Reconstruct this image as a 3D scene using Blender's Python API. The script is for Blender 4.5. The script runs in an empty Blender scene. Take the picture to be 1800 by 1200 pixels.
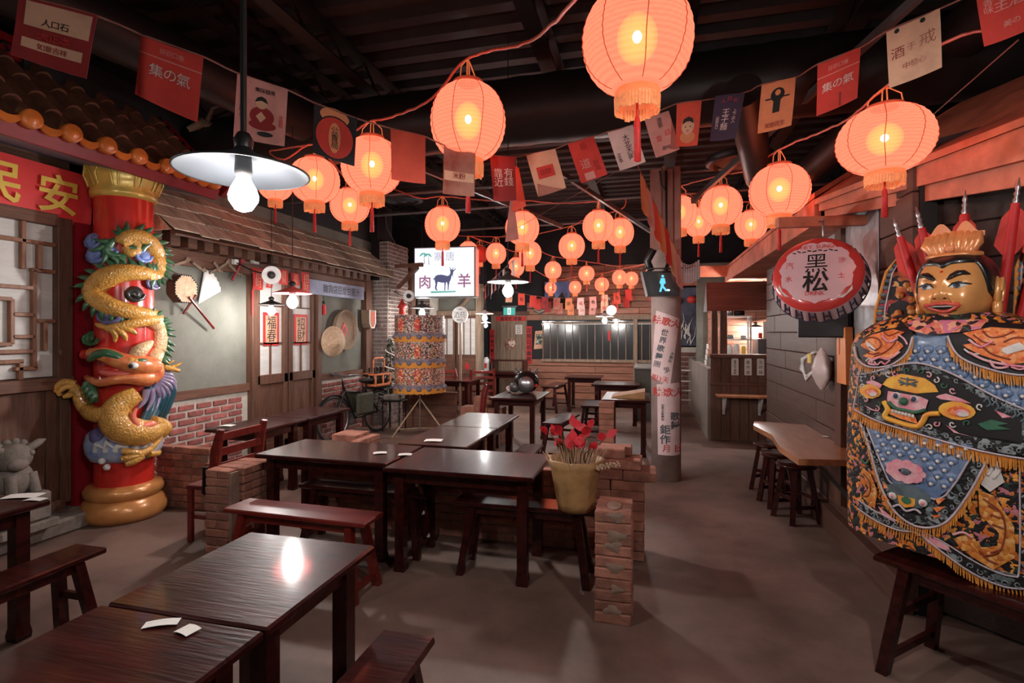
import bpy, math, random
from mathutils import Vector as V, Matrix
C = bpy.context.scene.collection
S = bpy.context.scene
R = random.Random(7)
PI = math.pi
# ---------------------------------------------------------------- camera, world, exposure
T14 = math.radians(14.4); FPX = 936.0; EYE = 1.65
SN, CS = math.sin(T14), math.cos(T14)
cd = bpy.data.cameras.new('camera'); cam = bpy.data.objects.new('camera', cd); C.objects.link(cam)
cam.location = (0, 0, EYE); cam.rotation_euler = (PI / 2, 0, T14)
cd.sensor_width = 36; cd.lens = 36 * FPX / 1800; cd.shift_y = -15 / 1800; cd.clip_start = .05
S.camera = cam
w = bpy.data.worlds.new('world'); S.world = w; w.use_nodes = True
w.node_tree.nodes['Background'].inputs[0].default_value = (.02, .02, .03, 1)
w.node_tree.nodes['Background'].inputs[1].default_value = 1
S.view_settings.view_transform = 'Standard'; S.view_settings.look = 'None'
S.view_settings.gamma = 1; S.view_settings.use_curve_mapping = False
S.view_settings.exposure = 0.55
try:
    S.cycles.use_denoising = True; S.cycles.max_bounces = 6; S.cycles.diffuse_bounces = 3
    S.cycles.glossy_bounces = 3; S.cycles.transmission_bounces = 3; S.cycles.transparent_max_bounces = 12
    S.cycles.caustics_reflective = False; S.cycles.caustics_refractive = False
    S.cycles.sample_clamp_indirect = 4
except Exception: pass
BULB = 420.0      # radiance of the bare pendant bulbs
LANT = .58        # radiance of the lantern paper
# ---------------------------------------------------------------- picture point -> place in the room
def atd(px, py, d):
    u = (px - 900) / FPX
    return V((d * (-SN + CS * u), d * (CS + SN * u), EYE - d * (py - 585) / FPX))
def fl(px, py, z=0.): return atd(px, py, (EYE - z) * FPX / (py - 585))
def atX(px, py, X): return atd(px, py, X / (-SN + CS * (px - 900) / FPX))
def atY(px, py, Y): return atd(px, py, Y / (CS + SN * (px - 900) / FPX))
# ---------------------------------------------------------------- mesh builder
class MB:
    def __init__(s): s.v = []; s.f = []; s.s = []
    def add(s, vs, fs, sm=False):
        n = len(s.v); s.v += [tuple(p) for p in vs]
        for f in fs: s.f.append([i + n for i in f]); s.s.append(sm)
        return s
    def hull(s, vs, fs, sm=False):          # convex: turn every face outward
        c = sum((V(p) for p in vs), V()) / len(vs); o = []
        for f in fs:
            a, b, d = V(vs[f[0]]), V(vs[f[1]]), V(vs[f[2]])
            o.append(f if (b - a).cross(d - a).dot(a - c) >= 0 else f[::-1])
        return s.add(vs, o, sm)
    def obox(s, c, ax, ay, az, ch=0.):      # centre and half-axis vectors
        c, ax, ay, az = V(c), V(ax), V(ay), V(az)
        if ch <= 0:
            vs = [c + i * ax + j * ay + k * az for i in (-1, 1) for j in (-1, 1) for k in (-1, 1)]
            return s.hull(vs, [[0, 1, 3, 2], [4, 5, 7, 6], [0, 1, 5, 4], [2, 3, 7, 6], [0, 2, 6, 4], [1, 3, 7, 5]])
        L = [ax.length, ay.length, az.length]; k = [1 - min(ch / max(l, 1e-6), .9) for l in L]
        vs = []; ix = {}
        for i in (-1, 1):
            for j in (-1, 1):
                for m in (-1, 1):
                    for q in range(3):
                        ix[i, j, m, q] = len(vs)
                        vs.append(c + ax * i * (1 if q == 0 else k[0]) + ay * j * (1 if q == 1 else k[1]) + az * m * (1 if q == 2 else k[2]))
        fs = []
        for g in (-1, 1):
            fs.append([ix[g, a, b, 0] for a, b in ((-1, -1), (1, -1), (1, 1), (-1, 1))])
            fs.append([ix[a, g, b, 1] for a, b in ((-1, -1), (1, -1), (1, 1), (-1, 1))])
            fs.append([ix[a, b, g, 2] for a, b in ((-1, -1), (1, -1), (1, 1), (-1, 1))])
        for a in (-1, 1):
            for b in (-1, 1):
                fs.append([ix[a, b, -1, 0], ix[a, b, -1, 1], ix[a, b, 1, 1], ix[a, b, 1, 0]])
                fs.append([ix[a, -1, b, 0], ix[a, -1, b, 2], ix[a, 1, b, 2], ix[a, 1, b, 0]])
                fs.append([ix[-1, a, b, 1], ix[-1, a, b, 2], ix[1, a, b, 2], ix[1, a, b, 1]])
                for m in (-1, 1): fs.append([ix[a, b, m, q] for q in range(3)])
        return s.hull(vs, fs)
    def box(s, x0, x1, y0, y1, z0, z1, ch=0.):
        return s.obox(((x0 + x1) / 2, (y0 + y1) / 2, (z0 + z1) / 2), (abs(x1 - x0) / 2, 0, 0), (0, abs(y1 - y0) / 2, 0), (0, 0, abs(z1 - z0) / 2), ch)
    def beam(s, p, q, w, h, up=(0, 0, 1), ch=0.):
        p, q = V(p), V(q); d = q - p; up = V(up); x = d.cross(up)
        if x.length < 1e-6: x = d.cross(V((0, 1, 0)))
        x.normalize(); u = x.cross(d).normalized()
        return s.obox((p + q) / 2, d / 2, x * w / 2, u * h / 2, ch)
    def tube(s, pts, r, n=8, closed=False, caps=True, sm=True, flat=1.):
        P = [V(p) for p in pts]; m = len(P)
        rr = r if isinstance(r, (list, tuple)) else [r] * m
        ts = []
        for i in range(m):
            a = P[(i - 1) % m] if (closed or i) else P[0]; b = P[(i + 1) % m] if (closed or i < m - 1) else P[-1]
            t = b - a; ts.append(t.normalized() if t.length > 1e-9 else V((0, 0, 1)))
        x = ts[0].orthogonal().normalized(); vs = []
        for i in range(m):
            x = (x - ts[i] * x.dot(ts[i])); x = x.normalized() if x.length > 1e-6 else ts[i].orthogonal().normalized()
            y = ts[i].cross(x)
            for k in range(n):
                a = 2 * PI * k / n; vs.append(P[i] + (x * math.cos(a) + y * math.sin(a) * flat) * rr[i])
        fs = []
        for i in range(m if closed else m - 1):
            j = (i + 1) % m
            for k in range(n): fs.append([i * n + k, i * n + (k + 1) % n, j * n + (k + 1) % n, j * n + k])
        s.add(vs, fs, sm)
        if caps and not closed:
            s.add(vs[:n], [list(range(n))[::-1]]); s.add(vs[-n:], [list(range(n))])
        return s
    def lathe(s, prof, n=24, c=(0, 0, 0), sm=True, mat=None, caps=True, wav=None):
        vs = []; c = V(c)
        for i, (r, z) in enumerate(prof):
            for k in range(n):
                a = 2 * PI * k / n; q = r * (wav(a, i) if wav else 1)
                p = V((q * math.cos(a), q * math.sin(a), z))
                vs.append(c + (mat @ p if mat else p))
        fs = [[i * n + k, i * n + (k + 1) % n, (i + 1) * n + (k + 1) % n, (i + 1) * n + k] for i in range(len(prof) - 1) for k in range(n)]
        s.add(vs, fs, sm)
        if caps:
            if prof[0][0] > 1e-4: s.add(vs[:n], [list(range(n))[::-1]])
            if prof[-1][0] > 1e-4: s.add(vs[-n:], [list(range(n))])
        return s
    def ball(s, c, r, n=12, m=8, mat=None):
        r = r if isinstance(r, (list, tuple)) else (r, r, r); c = V(c); vs = []
        for i in range(m + 1):
            e = -PI / 2 + PI * i / m
            for k in range(n):
                a = 2 * PI * k / n; p = V((r[0] * math.cos(e) * math.cos(a), r[1] * math.cos(e) * math.sin(a), r[2] * math.sin(e)))
                vs.append(c + (mat @ p if mat else p))
        return s.add(vs, [[i * n + k, i * n + (k + 1) % n, (i + 1) * n + (k + 1) % n, (i + 1) * n + k] for i in range(m) for k in range(n)], True)
    def prism(s, pts, th):                  # planar outline swept by th
        P = [V(p) for p in pts]; th = V(th); n = len(P)
        nn = V()
        for i in range(n): nn += (P[i] - P[0]).cross(P[(i + 1) % n] - P[0])
        a, b = list(range(n)), list(range(n, 2 * n))
        if nn.dot(th) > 0: f0, f1 = a[::-1], b
        else: f0, f1 = a, b[::-1]
        fs = [f0, f1]
        for i in range(n):
            j = (i + 1) % n; q = [i, j, n + j, n + i]; fs.append(q if nn.dot(th) > 0 else q[::-1])
        return s.add(P + [p + th for p in P], fs)
    def sheet(s, fn, nu, nv, th=None, sm=True):  # fn(u,v)->point on 0..1; th = thickness vector or function
        g = [V(fn(i / nu, j / nv)) for j in range(nv + 1) for i in range(nu + 1)]; w_ = nu + 1
        q = [[j * w_ + i, j * w_ + i + 1, (j + 1) * w_ + i + 1, (j + 1) * w_ + i] for j in range(nv) for i in range(nu)]
        s.add(g, q, sm)
        if th is not None:
            t = V(th); g2 = [p + t for p in g]; s.add(g2, [f[::-1] for f in q], sm)
            e = [i for i in range(w_)] + [j * w_ + nu for j in range(1, nv + 1)] + [nv * w_ + i for i in range(nu - 1, -1, -1)] + [j * w_ for j in range(nv - 1, 0, -1)]
            m = len(e); s.add([g[i] for i in e] + [g2[i] for i in e], [[(k + 1) % m, k, m + k, m + (k + 1) % m] for k in range(m)])
        return s
    def glyphs(s, txt, fn, x=0., y=0., size=1., vert=False, gap=1., bold=False):
        """flat letters: fn(x,y)->point on the sign; txt centred on x,y"""
        n = len(txt)
        if vert: pos = [(x, y + ((n - 1) / 2 - i) * size * gap) for i in range(n)]
        else:
            ws = [(.4 if ch == ' ' else GL[ch][2] if ord(ch) < 256 else 1.) * size * gap for ch in txt]; t = sum(ws); a = x - t / 2; pos = []
            for q in ws: pos.append((a + q / 2, y)); a += q
        for ch, (cx, cy) in zip(txt, pos):
            if ch == ' ': continue
            vs, fs, _ = (GB.get(ch) or GL[ch]) if bold else GL[ch]
            s.add([fn(cx + a * size, cy + b * size) for a, b in vs], fs)
        return s
    def mesh(s, name, mat, xf=None):
        me = bpy.data.meshes.new(name)
        me.from_pydata([xf @ V(p) for p in s.v] if xf else s.v, [], s.f)
        me.polygons.foreach_set('use_smooth', s.s)
        for m in (mat if isinstance(mat, list) else [mat]): me.materials.append(m)
        me.update(); return me
    def build(s, name, mat, parent=None, world=False, kind=None, label=None):
        xf = None
        if parent is not None and world: xf = wmat(parent).inverted()
        o = bpy.data.objects.new(name, s.mesh(name, mat, xf)); C.objects.link(o); o.parent = parent
        if kind: o['kind'] = kind
        if label: o['label'] = label
        return o
def wmat(o):
    m = Matrix.Identity(4)
    while o is not None:
        m = Matrix.LocRotScale(o.location, o.rotation_euler, o.scale) @ m; o = o.parent
    return m
def thing(name, label, cat, loc=(0, 0, 0), rz=0, group=None, scale=(1, 1, 1)):
    o = bpy.data.objects.new(name, None); C.objects.link(o); o.empty_display_size = .05
    o.location = loc; o.rotation_euler = (0, 0, rz); o.scale = scale
    o['label'] = label; o['category'] = cat
    if group: o['group'] = group
    return o
def solo(name, label, cat, mb, mat, group=None, kind=None):   # a thing that is one mesh, origin at its base
    n = len(mb.v); c = V((sum(p[0] for p in mb.v) / n, sum(p[1] for p in mb.v) / n, min(p[2] for p in mb.v)))
    o = bpy.data.objects.new(name, mb.mesh(name, mat, Matrix.Translation(-c))); C.objects.link(o); o.location = c
    o['label'] = label; o['category'] = cat
    if group: o['group'] = group
    if kind: o['kind'] = kind
    return o
def struct(name, mb, mat, parent=None):
    o = mb.build(name, mat, parent)
    if parent is None: o['kind'] = 'structure'
    return o
def children(o): return KIDS.get(o.name, None) or [c for c in o.children]
KIDS = {}
def copy_tree(o, loc=None, rz=None, label=None, parent=None, scale=None):
    c = o.copy(); C.objects.link(c)
    if parent is not None: c.parent = parent
    if loc is not None: c.location = loc
    if rz is not None: c.rotation_euler = (0, 0, rz)
    if scale is not None: c.scale = scale
    if label: c['label'] = label
    for ch in list(o.children): copy_tree(ch, parent=c)
    return c
# ---------------------------------------------------------------- letters (Blender's built-in font)
CHARS = ''.join(sorted(set('國泰民安羊肉寨唐黑松汽水沙士HEYSUNGDRINK集の氣有錢靠近天與北大九清茶話壹香王子麵戒于酒心發中主菸世界歌舞團今院限3天鉅作月日三陽春風慶不老花開明來富貴平安滿堂庭和臺式牛燴飯魯肉五妳財福招道糖果米粉炒花生好美味冰品公賣局豆漿甘蔗汁雜貨店號囍春滿福來吉祥如意芬口香ACDILMOPRTXVa12甲乙丙人口山石田上下出入正本電話白金剛' )))
def make_glyphs(chars, off):
    obs = []
    for ch in chars:
        c = bpy.data.curves.new('t', 'FONT'); c.body = ch; c.resolution_u = 2; c.offset = off
        o = bpy.data.objects.new('t', c); C.objects.link(o); obs.append((ch, o, c))
    bpy.context.view_layer.update(); dg = bpy.context.evaluated_depsgraph_get(); G = {}
    for ch, o, c in obs:
        m = bpy.data.meshes.new_from_object(o.evaluated_get(dg))
        vs = [(v.co.x, v.co.y) for v in m.vertices]
        if not vs: G[ch] = ([], [], .4); continue
        x0, x1 = min(a for a, b in vs), max(a for a, b in vs); y0, y1 = min(b for a, b in vs), max(b for a, b in vs)
        cjk = ord(ch) > 255; k = 1 / .92 if cjk else 1
        cx, cy = (x0 + x1) / 2, (y0 + y1) / 2 if cjk else .36
        G[ch] = ([((a - cx) * k, (b - cy) * k) for a, b in vs], [list(p.vertices) for p in m.polygons], (x1 - x0) * 1.18)
        bpy.data.meshes.remove(m)
    for ch, o, c in obs: bpy.data.objects.remove(o); bpy.data.curves.remove(c)
    return G
GL = make_glyphs(CHARS, 0.); GB = make_glyphs('國泰民安肉羊黑松酒菸世界歌舞團今鉅作大院三陽春風慶不老花開日明來富和庭滿有錢靠近集の氣', .017)
def gl_area(g): return sum(abs(sum(g[0][f[i]][0] * g[0][f[(i + 1) % len(f)]][1] - g[0][f[(i + 1) % len(f)]][0] * g[0][f[i]][1] for i in range(len(f)))) for f in g[1]) / 2
for ch_ in list(GB):
    if gl_area(GB[ch_]) < gl_area(GL[ch_]) * 1.03: del GB[ch_]
# ---------------------------------------------------------------- materials
def lin(c): return tuple(((x / 255 + .055) / 1.055) ** 2.4 if x > 10 else x / 255 / 12.92 for x in c)
def mat(name, col, rough=.6, var=.25, sc=6., st=(1, 1, 1), bump=0., bsc=None, metal=0., coat=0., emit=0., rnd=0., spec=.5, col2=None, alpha=None, detail=5.):
    m = bpy.data.materials.new(name); m.use_nodes = True; nt = m.node_tree; N = nt.nodes; L = nt.links
    b = N['Principled BSDF']; c = lin(col)
    b.inputs['Roughness'].default_value = rough; b.inputs['Metallic'].default_value = metal
    b.inputs['Specular IOR Level'].default_value = spec
    b.inputs['Coat Weight'].default_value = coat; b.inputs['Coat Roughness'].default_value = .09
    tc = N.new('ShaderNodeTexCoord'); mp = N.new('ShaderNodeMapping'); L.new(tc.outputs['Object'], mp.inputs[0])
    mp.inputs['Scale'].default_value = st
    oi = N.new('ShaderNodeObjectInfo')
    ad = N.new('ShaderNodeVectorMath'); ad.operation = 'ADD'; L.new(mp.outputs[0], ad.inputs[0])
    ml = N.new('ShaderNodeMath'); ml.operation = 'MULTIPLY'; ml.inputs[1].default_value = 31. if rnd else 0.; L.new(oi.outputs['Random'], ml.inputs[0]); L.new(ml.outputs[0], ad.inputs[1])
    nz = N.new('ShaderNodeTexNoise'); nz.inputs['Scale'].default_value = sc; nz.inputs['Detail'].default_value = detail; nz.inputs['Roughness'].default_value = .62
    L.new(ad.outputs[0], nz.inputs['Vector'])
    cr = N.new('ShaderNodeValToRGB'); L.new(nz.outputs['Fac'], cr.inputs[0])
    d = lin(col2) if col2 else tuple(x * (1 - var) for x in c); e = tuple(min(1, x * (1 + var * .6)) for x in c)
    cr.color_ramp.elements[0].position = .32; cr.color_ramp.elements[1].position = .68
    cr.color_ramp.elements[0].color = (*d, 1); cr.color_ramp.elements[1].color = (*e, 1)
    out = cr.outputs[0]
    if rnd:
        hs = N.new('ShaderNodeHueSaturation'); mr = N.new('ShaderNodeMapRange'); L.new(oi.outputs['Random'], mr.inputs[0])
        mr.inputs[3].default_value = 1 - rnd; mr.inputs[4].default_value = 1 + rnd; L.new(mr.outputs[0], hs.inputs['Value']); L.new(out, hs.inputs['Color']); out = hs.outputs[0]
    L.new(out, b.inputs['Base Color'])
    if bump:
        n2 = N.new('ShaderNodeTexNoise'); n2.inputs['Scale'].default_value = bsc or sc * 4; n2.inputs['Detail'].default_value = 4
        L.new(ad.outputs[0], n2.inputs['Vector'])
        bp = N.new('ShaderNodeBump'); bp.inputs['Strength'].default_value = bump; bp.inputs['Distance'].default_value = .01
        L.new(n2.outputs['Fac'], bp.inputs['Height']); L.new(bp.outputs[0], b.inputs['Normal'])
    if emit:
        L.new(out, b.inputs['Emission Color']); b.inputs['Emission Strength'].default_value = emit
    if alpha is not None: b.inputs['Alpha'].default_value = alpha
    return m
def glow(name, col, st):
    m = bpy.data.materials.new(name); m.use_nodes = True; nt = m.node_tree; nt.nodes.clear()
    e = nt.nodes.new('ShaderNodeEmission'); o = nt.nodes.new('ShaderNodeOutputMaterial'); nt.links.new(e.outputs[0], o.inputs[0])
    e.inputs[0].default_value = (*col, 1); e.inputs[1].default_value = st; return m
def cells(name, cols, sc=45., rough=.55, st=(1, 1, 1), bump=.5, warp=.35):
    """embroidery: warped cells of thread, each cell one of the thread colours"""
    m = bpy.data.materials.new(name); m.use_nodes = True; nt = m.node_tree; N = nt.nodes; L = nt.links; b = N['Principled BSDF']
    tc = N.new('ShaderNodeTexCoord'); mp = N.new('ShaderNodeMapping'); L.new(tc.outputs['Object'], mp.inputs[0]); mp.inputs['Scale'].default_value = st
    nz = N.new('ShaderNodeTexNoise'); nz.inputs['Scale'].default_value = sc * .45; L.new(mp.outputs[0], nz.inputs[0])
    mx = N.new('ShaderNodeMixRGB'); mx.blend_type = 'ADD'; mx.inputs[0].default_value = warp * 6 / sc; L.new(mp.outputs[0], mx.inputs[1]); L.new(nz.outputs['Color'], mx.inputs[2])
    vo = N.new('ShaderNodeTexVoronoi'); vo.inputs['Scale'].default_value = sc; L.new(mx.outputs[0], vo.inputs['Vector'])
    sp = N.new('ShaderNodeSeparateColor'); L.new(vo.outputs['Color'], sp.inputs[0])
    cr = N.new('ShaderNodeValToRGB'); cr.color_ramp.interpolation = 'CONSTANT'; L.new(sp.outputs[0], cr.inputs[0])
    el = cr.color_ramp.elements; n = len(cols)
    for i, c in enumerate(cols):
        e = el[i] if i < 2 else el.new(i / n)
        e.position = i / n; e.color = (*lin(c), 1)
    L.new(cr.outputs[0], b.inputs['Base Color']); b.inputs['Roughness'].default_value = rough
    bp = N.new('ShaderNodeBump'); bp.inputs['Strength'].default_value = bump; bp.inputs['Distance'].default_value = .006; bp.invert = True
    L.new(vo.outputs['Distance'], bp.inputs['Height']); L.new(bp.outputs[0], b.inputs['Normal'])
    return m
M = {}
M['concrete'] = mat('concrete_floor', (124, 100, 90), .55, .55, 1.1, bump=.15, bsc=30, detail=10, spec=.4)
M['deck'] = mat('steel_deck', (62, 58, 58), .55, .3, 3, spec=.3)
M['black'] = mat('matt_black', (24, 22, 23), .6, .3, 4)
M['blackwall'] = mat('dark_wall_paint', (40, 40, 44), .8, .25, 3)
M['duct'] = mat('painted_duct', (44, 38, 38), .45, .25, 5, metal=.2)
M['plaster'] = mat('grey_plaster', (116, 116, 107), .85, .3, 1.7, bump=.25, bsc=14, detail=8)
M['mortar'] = mat('pale_mortar', (196, 190, 180), .9, .2, 9, bump=.4)
M['mortar2'] = mat('brown_mortar', (150, 122, 106), .9, .3, 9, bump=.4)
M['brick'] = mat('red_brick', (158, 92, 86), .85, .4, 9, bump=.5, bsc=40, rnd=.3)
M['brick2'] = mat('orange_brick', (162, 108, 90), .9, .4, 7, bump=.6, bsc=40, rnd=.25)
M['brickgrey'] = mat('sooty_brick', (132, 114, 110), .85, .45, 7, bump=.5, rnd=.25)
M['brickwhite'] = mat('whitewashed_brick', (190, 186, 186), .8, .45, 5, bump=.5, col2=(70, 56, 54))
M['dark'] = mat('dark_lacquered_wood', (54, 16, 13), .4, .6, 3, (9, .8, 9), bump=.22, bsc=9, coat=.6, spec=.1)
M['dark2'] = mat('dark_lacquered_wood_long_y', (54, 16, 13), .4, .6, 3, (.8, 9, 9), bump=.22, bsc=9, coat=.6, spec=.1)
M['redwood'] = mat('red_varnished_wood', (112, 30, 24), .32, .4, 4, (1, 6, 6), coat=.4)
M['oldwood'] = mat('old_brown_wood', (104, 70, 54), .6, .4, 5, (8, 8, .8), bump=.2, rnd=.12)
M['oldwoodY'] = mat('old_brown_board', (112, 76, 60), .6, .4, 5, (8, .8, 8), bump=.2, rnd=.15)
M['nearplank'] = mat('brown_plank_eave_shade', (58, 38, 32), .6, .35, 5, (.8, 8, 8), bump=.2, rnd=.15)  # dark wood, with the shade under the eave put into its colour
M['oldwoodX'] = mat('old_brown_cross_board', (112, 76, 60), .6, .4, 5, (.8, 8, 8), bump=.2, rnd=.15)
M['plankback'] = mat('cedar_plank', (172, 116, 92), .55, .38, 4, (.7, 9, 9), bump=.15, rnd=.22)
M['plankdoor'] = mat('weathered_plank', (146, 124, 104), .65, .4, 4, (9, 9, .7), bump=.2, rnd=.2)
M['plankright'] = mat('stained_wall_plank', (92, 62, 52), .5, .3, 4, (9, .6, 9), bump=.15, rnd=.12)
M['siding'] = mat('red_brown_siding', (128, 74, 62), .5, .3, 4, (.7, 9, 9), rnd=.15)
M['fascia'] = mat('fascia_board', (204, 116, 88), .6, .35, 3, (2, 2, 2), bump=.1)
M['shingle'] = mat('split_shingle', (194, 182, 164), .8, .35, 3, (1.5, 4, 1.5), bump=.3, rnd=.34)
M['redpaint'] = mat('dark_red_paint', (146, 24, 36), .4, .2, 4)
M['signred'] = mat('sign_red', (232, 64, 66), .35, .1, 2)
M['gold'] = mat('gold_lacquer', (212, 144, 84), .3, .2, 8, metal=.2, coat=.4)
M['yellow'] = mat('letter_yellow', (240, 206, 90), .5, .1, 5)
M['vermilion'] = mat('vermilion_lacquer', (206, 48, 40), .25, .15, 5, coat=.6)
M['tile'] = mat('roof_tile_brown', (128, 88, 70), .45, .35, 8, bump=.2, rnd=.1)
M['tileend'] = mat('glazed_tile_end', (226, 128, 58), .3, .2, 8, coat=.5, rnd=.06)
M['frost'] = mat('crinkled_paper', (214, 212, 208), .55, .12, 4, (1, 1, 4), bump=.6, bsc=9)
M['lattice'] = mat('lattice_wood', (146, 98, 72), .5, .3, 5, (6, 6, 1))
M['white'] = mat('white_enamel', (226, 226, 224), .35, .08, 5)
M['paper'] = mat('white_paper', (226, 222, 216), .7, .08, 6)
M['ink'] = mat('black_ink', (26, 24, 24), .6, .1, 5)
M['redprint'] = mat('red_print', (212, 62, 52), .6, .1, 5)
M['redpaper'] = mat('red_couplet_paper', (206, 44, 44), .6, .15, 5)
M['steel'] = mat('bright_steel', (180, 180, 184), .3, .1, 6, metal=.9)
M['grey'] = mat('grey_metal', (120, 120, 122), .4, .15, 6, metal=.5)
M['blackmetal'] = mat('black_metal', (28, 27, 28), .35, .2, 6, metal=.3)
M['socket'] = mat('black_socket', (40, 38, 38), .4, .2, 6)
M['bulb'] = glow('bulb_light', (1, .96, .92), BULB); M['bulbdim'] = glow('dim_bulb_light', (1, .96, .92), BULB * .6)
M['straw'] = mat('straw', (206, 176, 146), .75, .3, 20, bump=.4)
M['rattan'] = mat('woven_rattan', (150, 126, 104), .75, .35, 40, bump=.5)
M['glass'] = mat('dark_window_glass', (58, 60, 62), .12, .2, 2, spec=.9)
M['card'] = mat('cardboard', (188, 140, 96), .7, .15, 6)
M['liveedge'] = mat('honey_counter_wood', (184, 122, 84), .3, .25, 3, (6, 1, 6), coat=.4)
M['birch'] = mat('birch_bark', (206, 202, 198), .7, .35, 5, (2, 2, 7), col2=(90, 84, 82), bump=.3)
M['foil'] = mat('silver_foil', (190, 190, 194), .35, .35, 5, bump=.9, bsc=9, metal=.4)
M['stone'] = mat('carved_stone', (128, 118, 110), .8, .35, 9, bump=.5)
M['leafgreen'] = mat('dark_green_leaf', (46, 66, 44), .5, .4, 8)
# ================================================================ SETTING
mb = MB(); mb.box(-6.4, 4.6, -3, 14, -.2, 0); struct('floor', mb, M['concrete'])
# ceiling: ribbed steel deck
mb = MB(); zc = 4.35; y = -3.; prof = []
while y < 14:
    prof += [(y, zc), (y + .12, zc), (y + .15, zc + .07), (y + .27, zc + .07)]; y += .3
for i in range(len(prof) - 1):
    (a, za), (b, zb) = prof[i], prof[i + 1]
    mb.add([(-6.4, a, za), (4.6, a, za), (4.6, b, zb), (-6.4, b, zb)], [[0, 3, 2, 1]])
mb.box(-6.4, 4.6, -3, 14, zc + .09, zc + .2); struct('ceiling', mb, M['deck'])
for i, x in enumerate((-4.9, -3.35, -2.75, -.9, .3, 1.6, 3.0)):
    mb = MB(); h = .26
    mb.box(x - .07, x + .07, -3, 13.9, zc - .02, zc); mb.box(x - .07, x + .07, -3, 13.9, zc - h, zc - h + .02)
    y = -3.
    while y < 13.6: mb.beam((x, y, zc - .02), (x, y + .3, zc - h + .02), .02, .02); mb.beam((x, y + .3, zc - h + .02), (x, y + .6, zc - .02), .02, .02); y += .6
    struct('trim_%d' % (i + 1), mb, M['black'])
# walls around
def slab(name, m, x0, x1, y0, y1, z0, z1):
    mb = MB(); mb.box(x0, x1, y0, y1, z0, z1); return struct(name, mb, m)
WL = -4.9
wall_left = slab('wall_left', M['plaster'], WL - .15, WL, 3.8, 8.75, 0, 3.3)
slab('wall_left_upper', M['blackwall'], WL - .16, WL - .01, 3.2, 9.6, 3.3, zc)
slab('wall_front', M['blackwall'], -6.4, 4.6, -3.15, -3, 0, zc)
slab('wall_right_outer', M['blackwall'], 4.45, 4.6, -3, 14, 0, zc)
slab('wall_left_outer', M['blackwall'], -6.4, -6.25, -3, 14, 0, zc)
wall_back = slab('wall_back', M['blackwall'], -6.25, 4.45, 13.25, 13.4, 0, zc)
slab('wall_back_left', M['plaster'], -6.25, -3.64, 11.5, 11.6, 0, 2.75)
slab('wall_back_left_upper', M['blackwall'], -6.25, -3.64, 11.5, 11.6, 2.75, zc)
# ---- brick laying
BR = {}
def brick_meshes(key, l, d, h, m, n=4):
    out = []
    for i in range(n):
        b = MB(); b.obox((0, 0, 0), (l / 2, 0, 0), (0, d / 2, 0), (0, 0, h / 2), .006)
        b.v = [(x + R.uniform(-.003, .003), y + R.uniform(-.003, .003), z + R.uniform(-.0025, .0025)) for x, y, z in b.v]
        out.append(b.mesh('brick', m))
    BR[key] = out
brick_meshes('wall', .203, .05, .056, M['brick']); brick_meshes('wallh', .09, .05, .056, M['brick'])
brick_meshes('low', .2, .1, .055, M['brick2']); brick_meshes('lowh', .1, .1, .055, M['brick2'])
brick_meshes('post', .2, .1, .058, M['brick2'])
def lay(parent, key, loc, rz=0., j=.004):
    o = bpy.data.objects.new('brick', R.choice(BR[key])); C.objects.link(o); o.parent = parent
    o.location = V(loc) + V((R.uniform(-j, j), R.uniform(-j, j), R.uniform(-.0015, .0015))); o.rotation_euler = (0, 0, rz + R.uniform(-.012, .012)); return o
def wainscot(y0, y1, z1):
    k = 0; z = .045
    while z < z1 - .03:
        y = y0 + (.12 if k % 2 else 0.)
        if k % 2: lay(wall_left, 'wallh', (WL + .012, y0 + .05, z), PI / 2, .003)
        while y + .215 <= y1 + .01:
            lay(wall_left, 'wall', (WL + .012, y + .1075, z), PI / 2, .003); y += .235
        if y + .11 < y1: lay(wall_left, 'wallh', (WL + .012, y + .05, z), PI / 2, .003)
        z += .079; k += 1
m_ = MB(); m_.box(WL, WL + .02, 3.9, 5.66, 0, .93); m_.box(WL, WL + .02, 7.12, 8.45, 0, .93); m_.build('mortar', M['mortar'], wall_left)
wainscot(3.92, 5.64, .93); wainscot(7.13, 8.45, .93)
slab('baseboard_left', M['oldwoodY'], WL - .01, WL + .055, 3.9, 5.67, .93, 1.02)
slab('baseboard_left_far', M['oldwoodY'], WL - .01, WL + .055, 7.12, 8.45, .93, 1.02)
slab('trim_8', M['oldwoodY'], WL - .01, WL + .08, 3.9, 8.5, 2.38, 2.54)       # lintel beam under rafter ends
slab('trim_9', M['oldwood'], WL - .01, WL + .1, 8.42, 8.62, 0, 2.6)           # corner post
# rafter ends
y = 4.2; raf = MB()
while y < 8.4:
    r_ = MB(); r_.box(WL - .01, WL + .22, y - .06, y + .06, 2.545, 2.74, .006); r_.build('rafter_end', M['oldwoodY'], wall_left); y += .215
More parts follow.
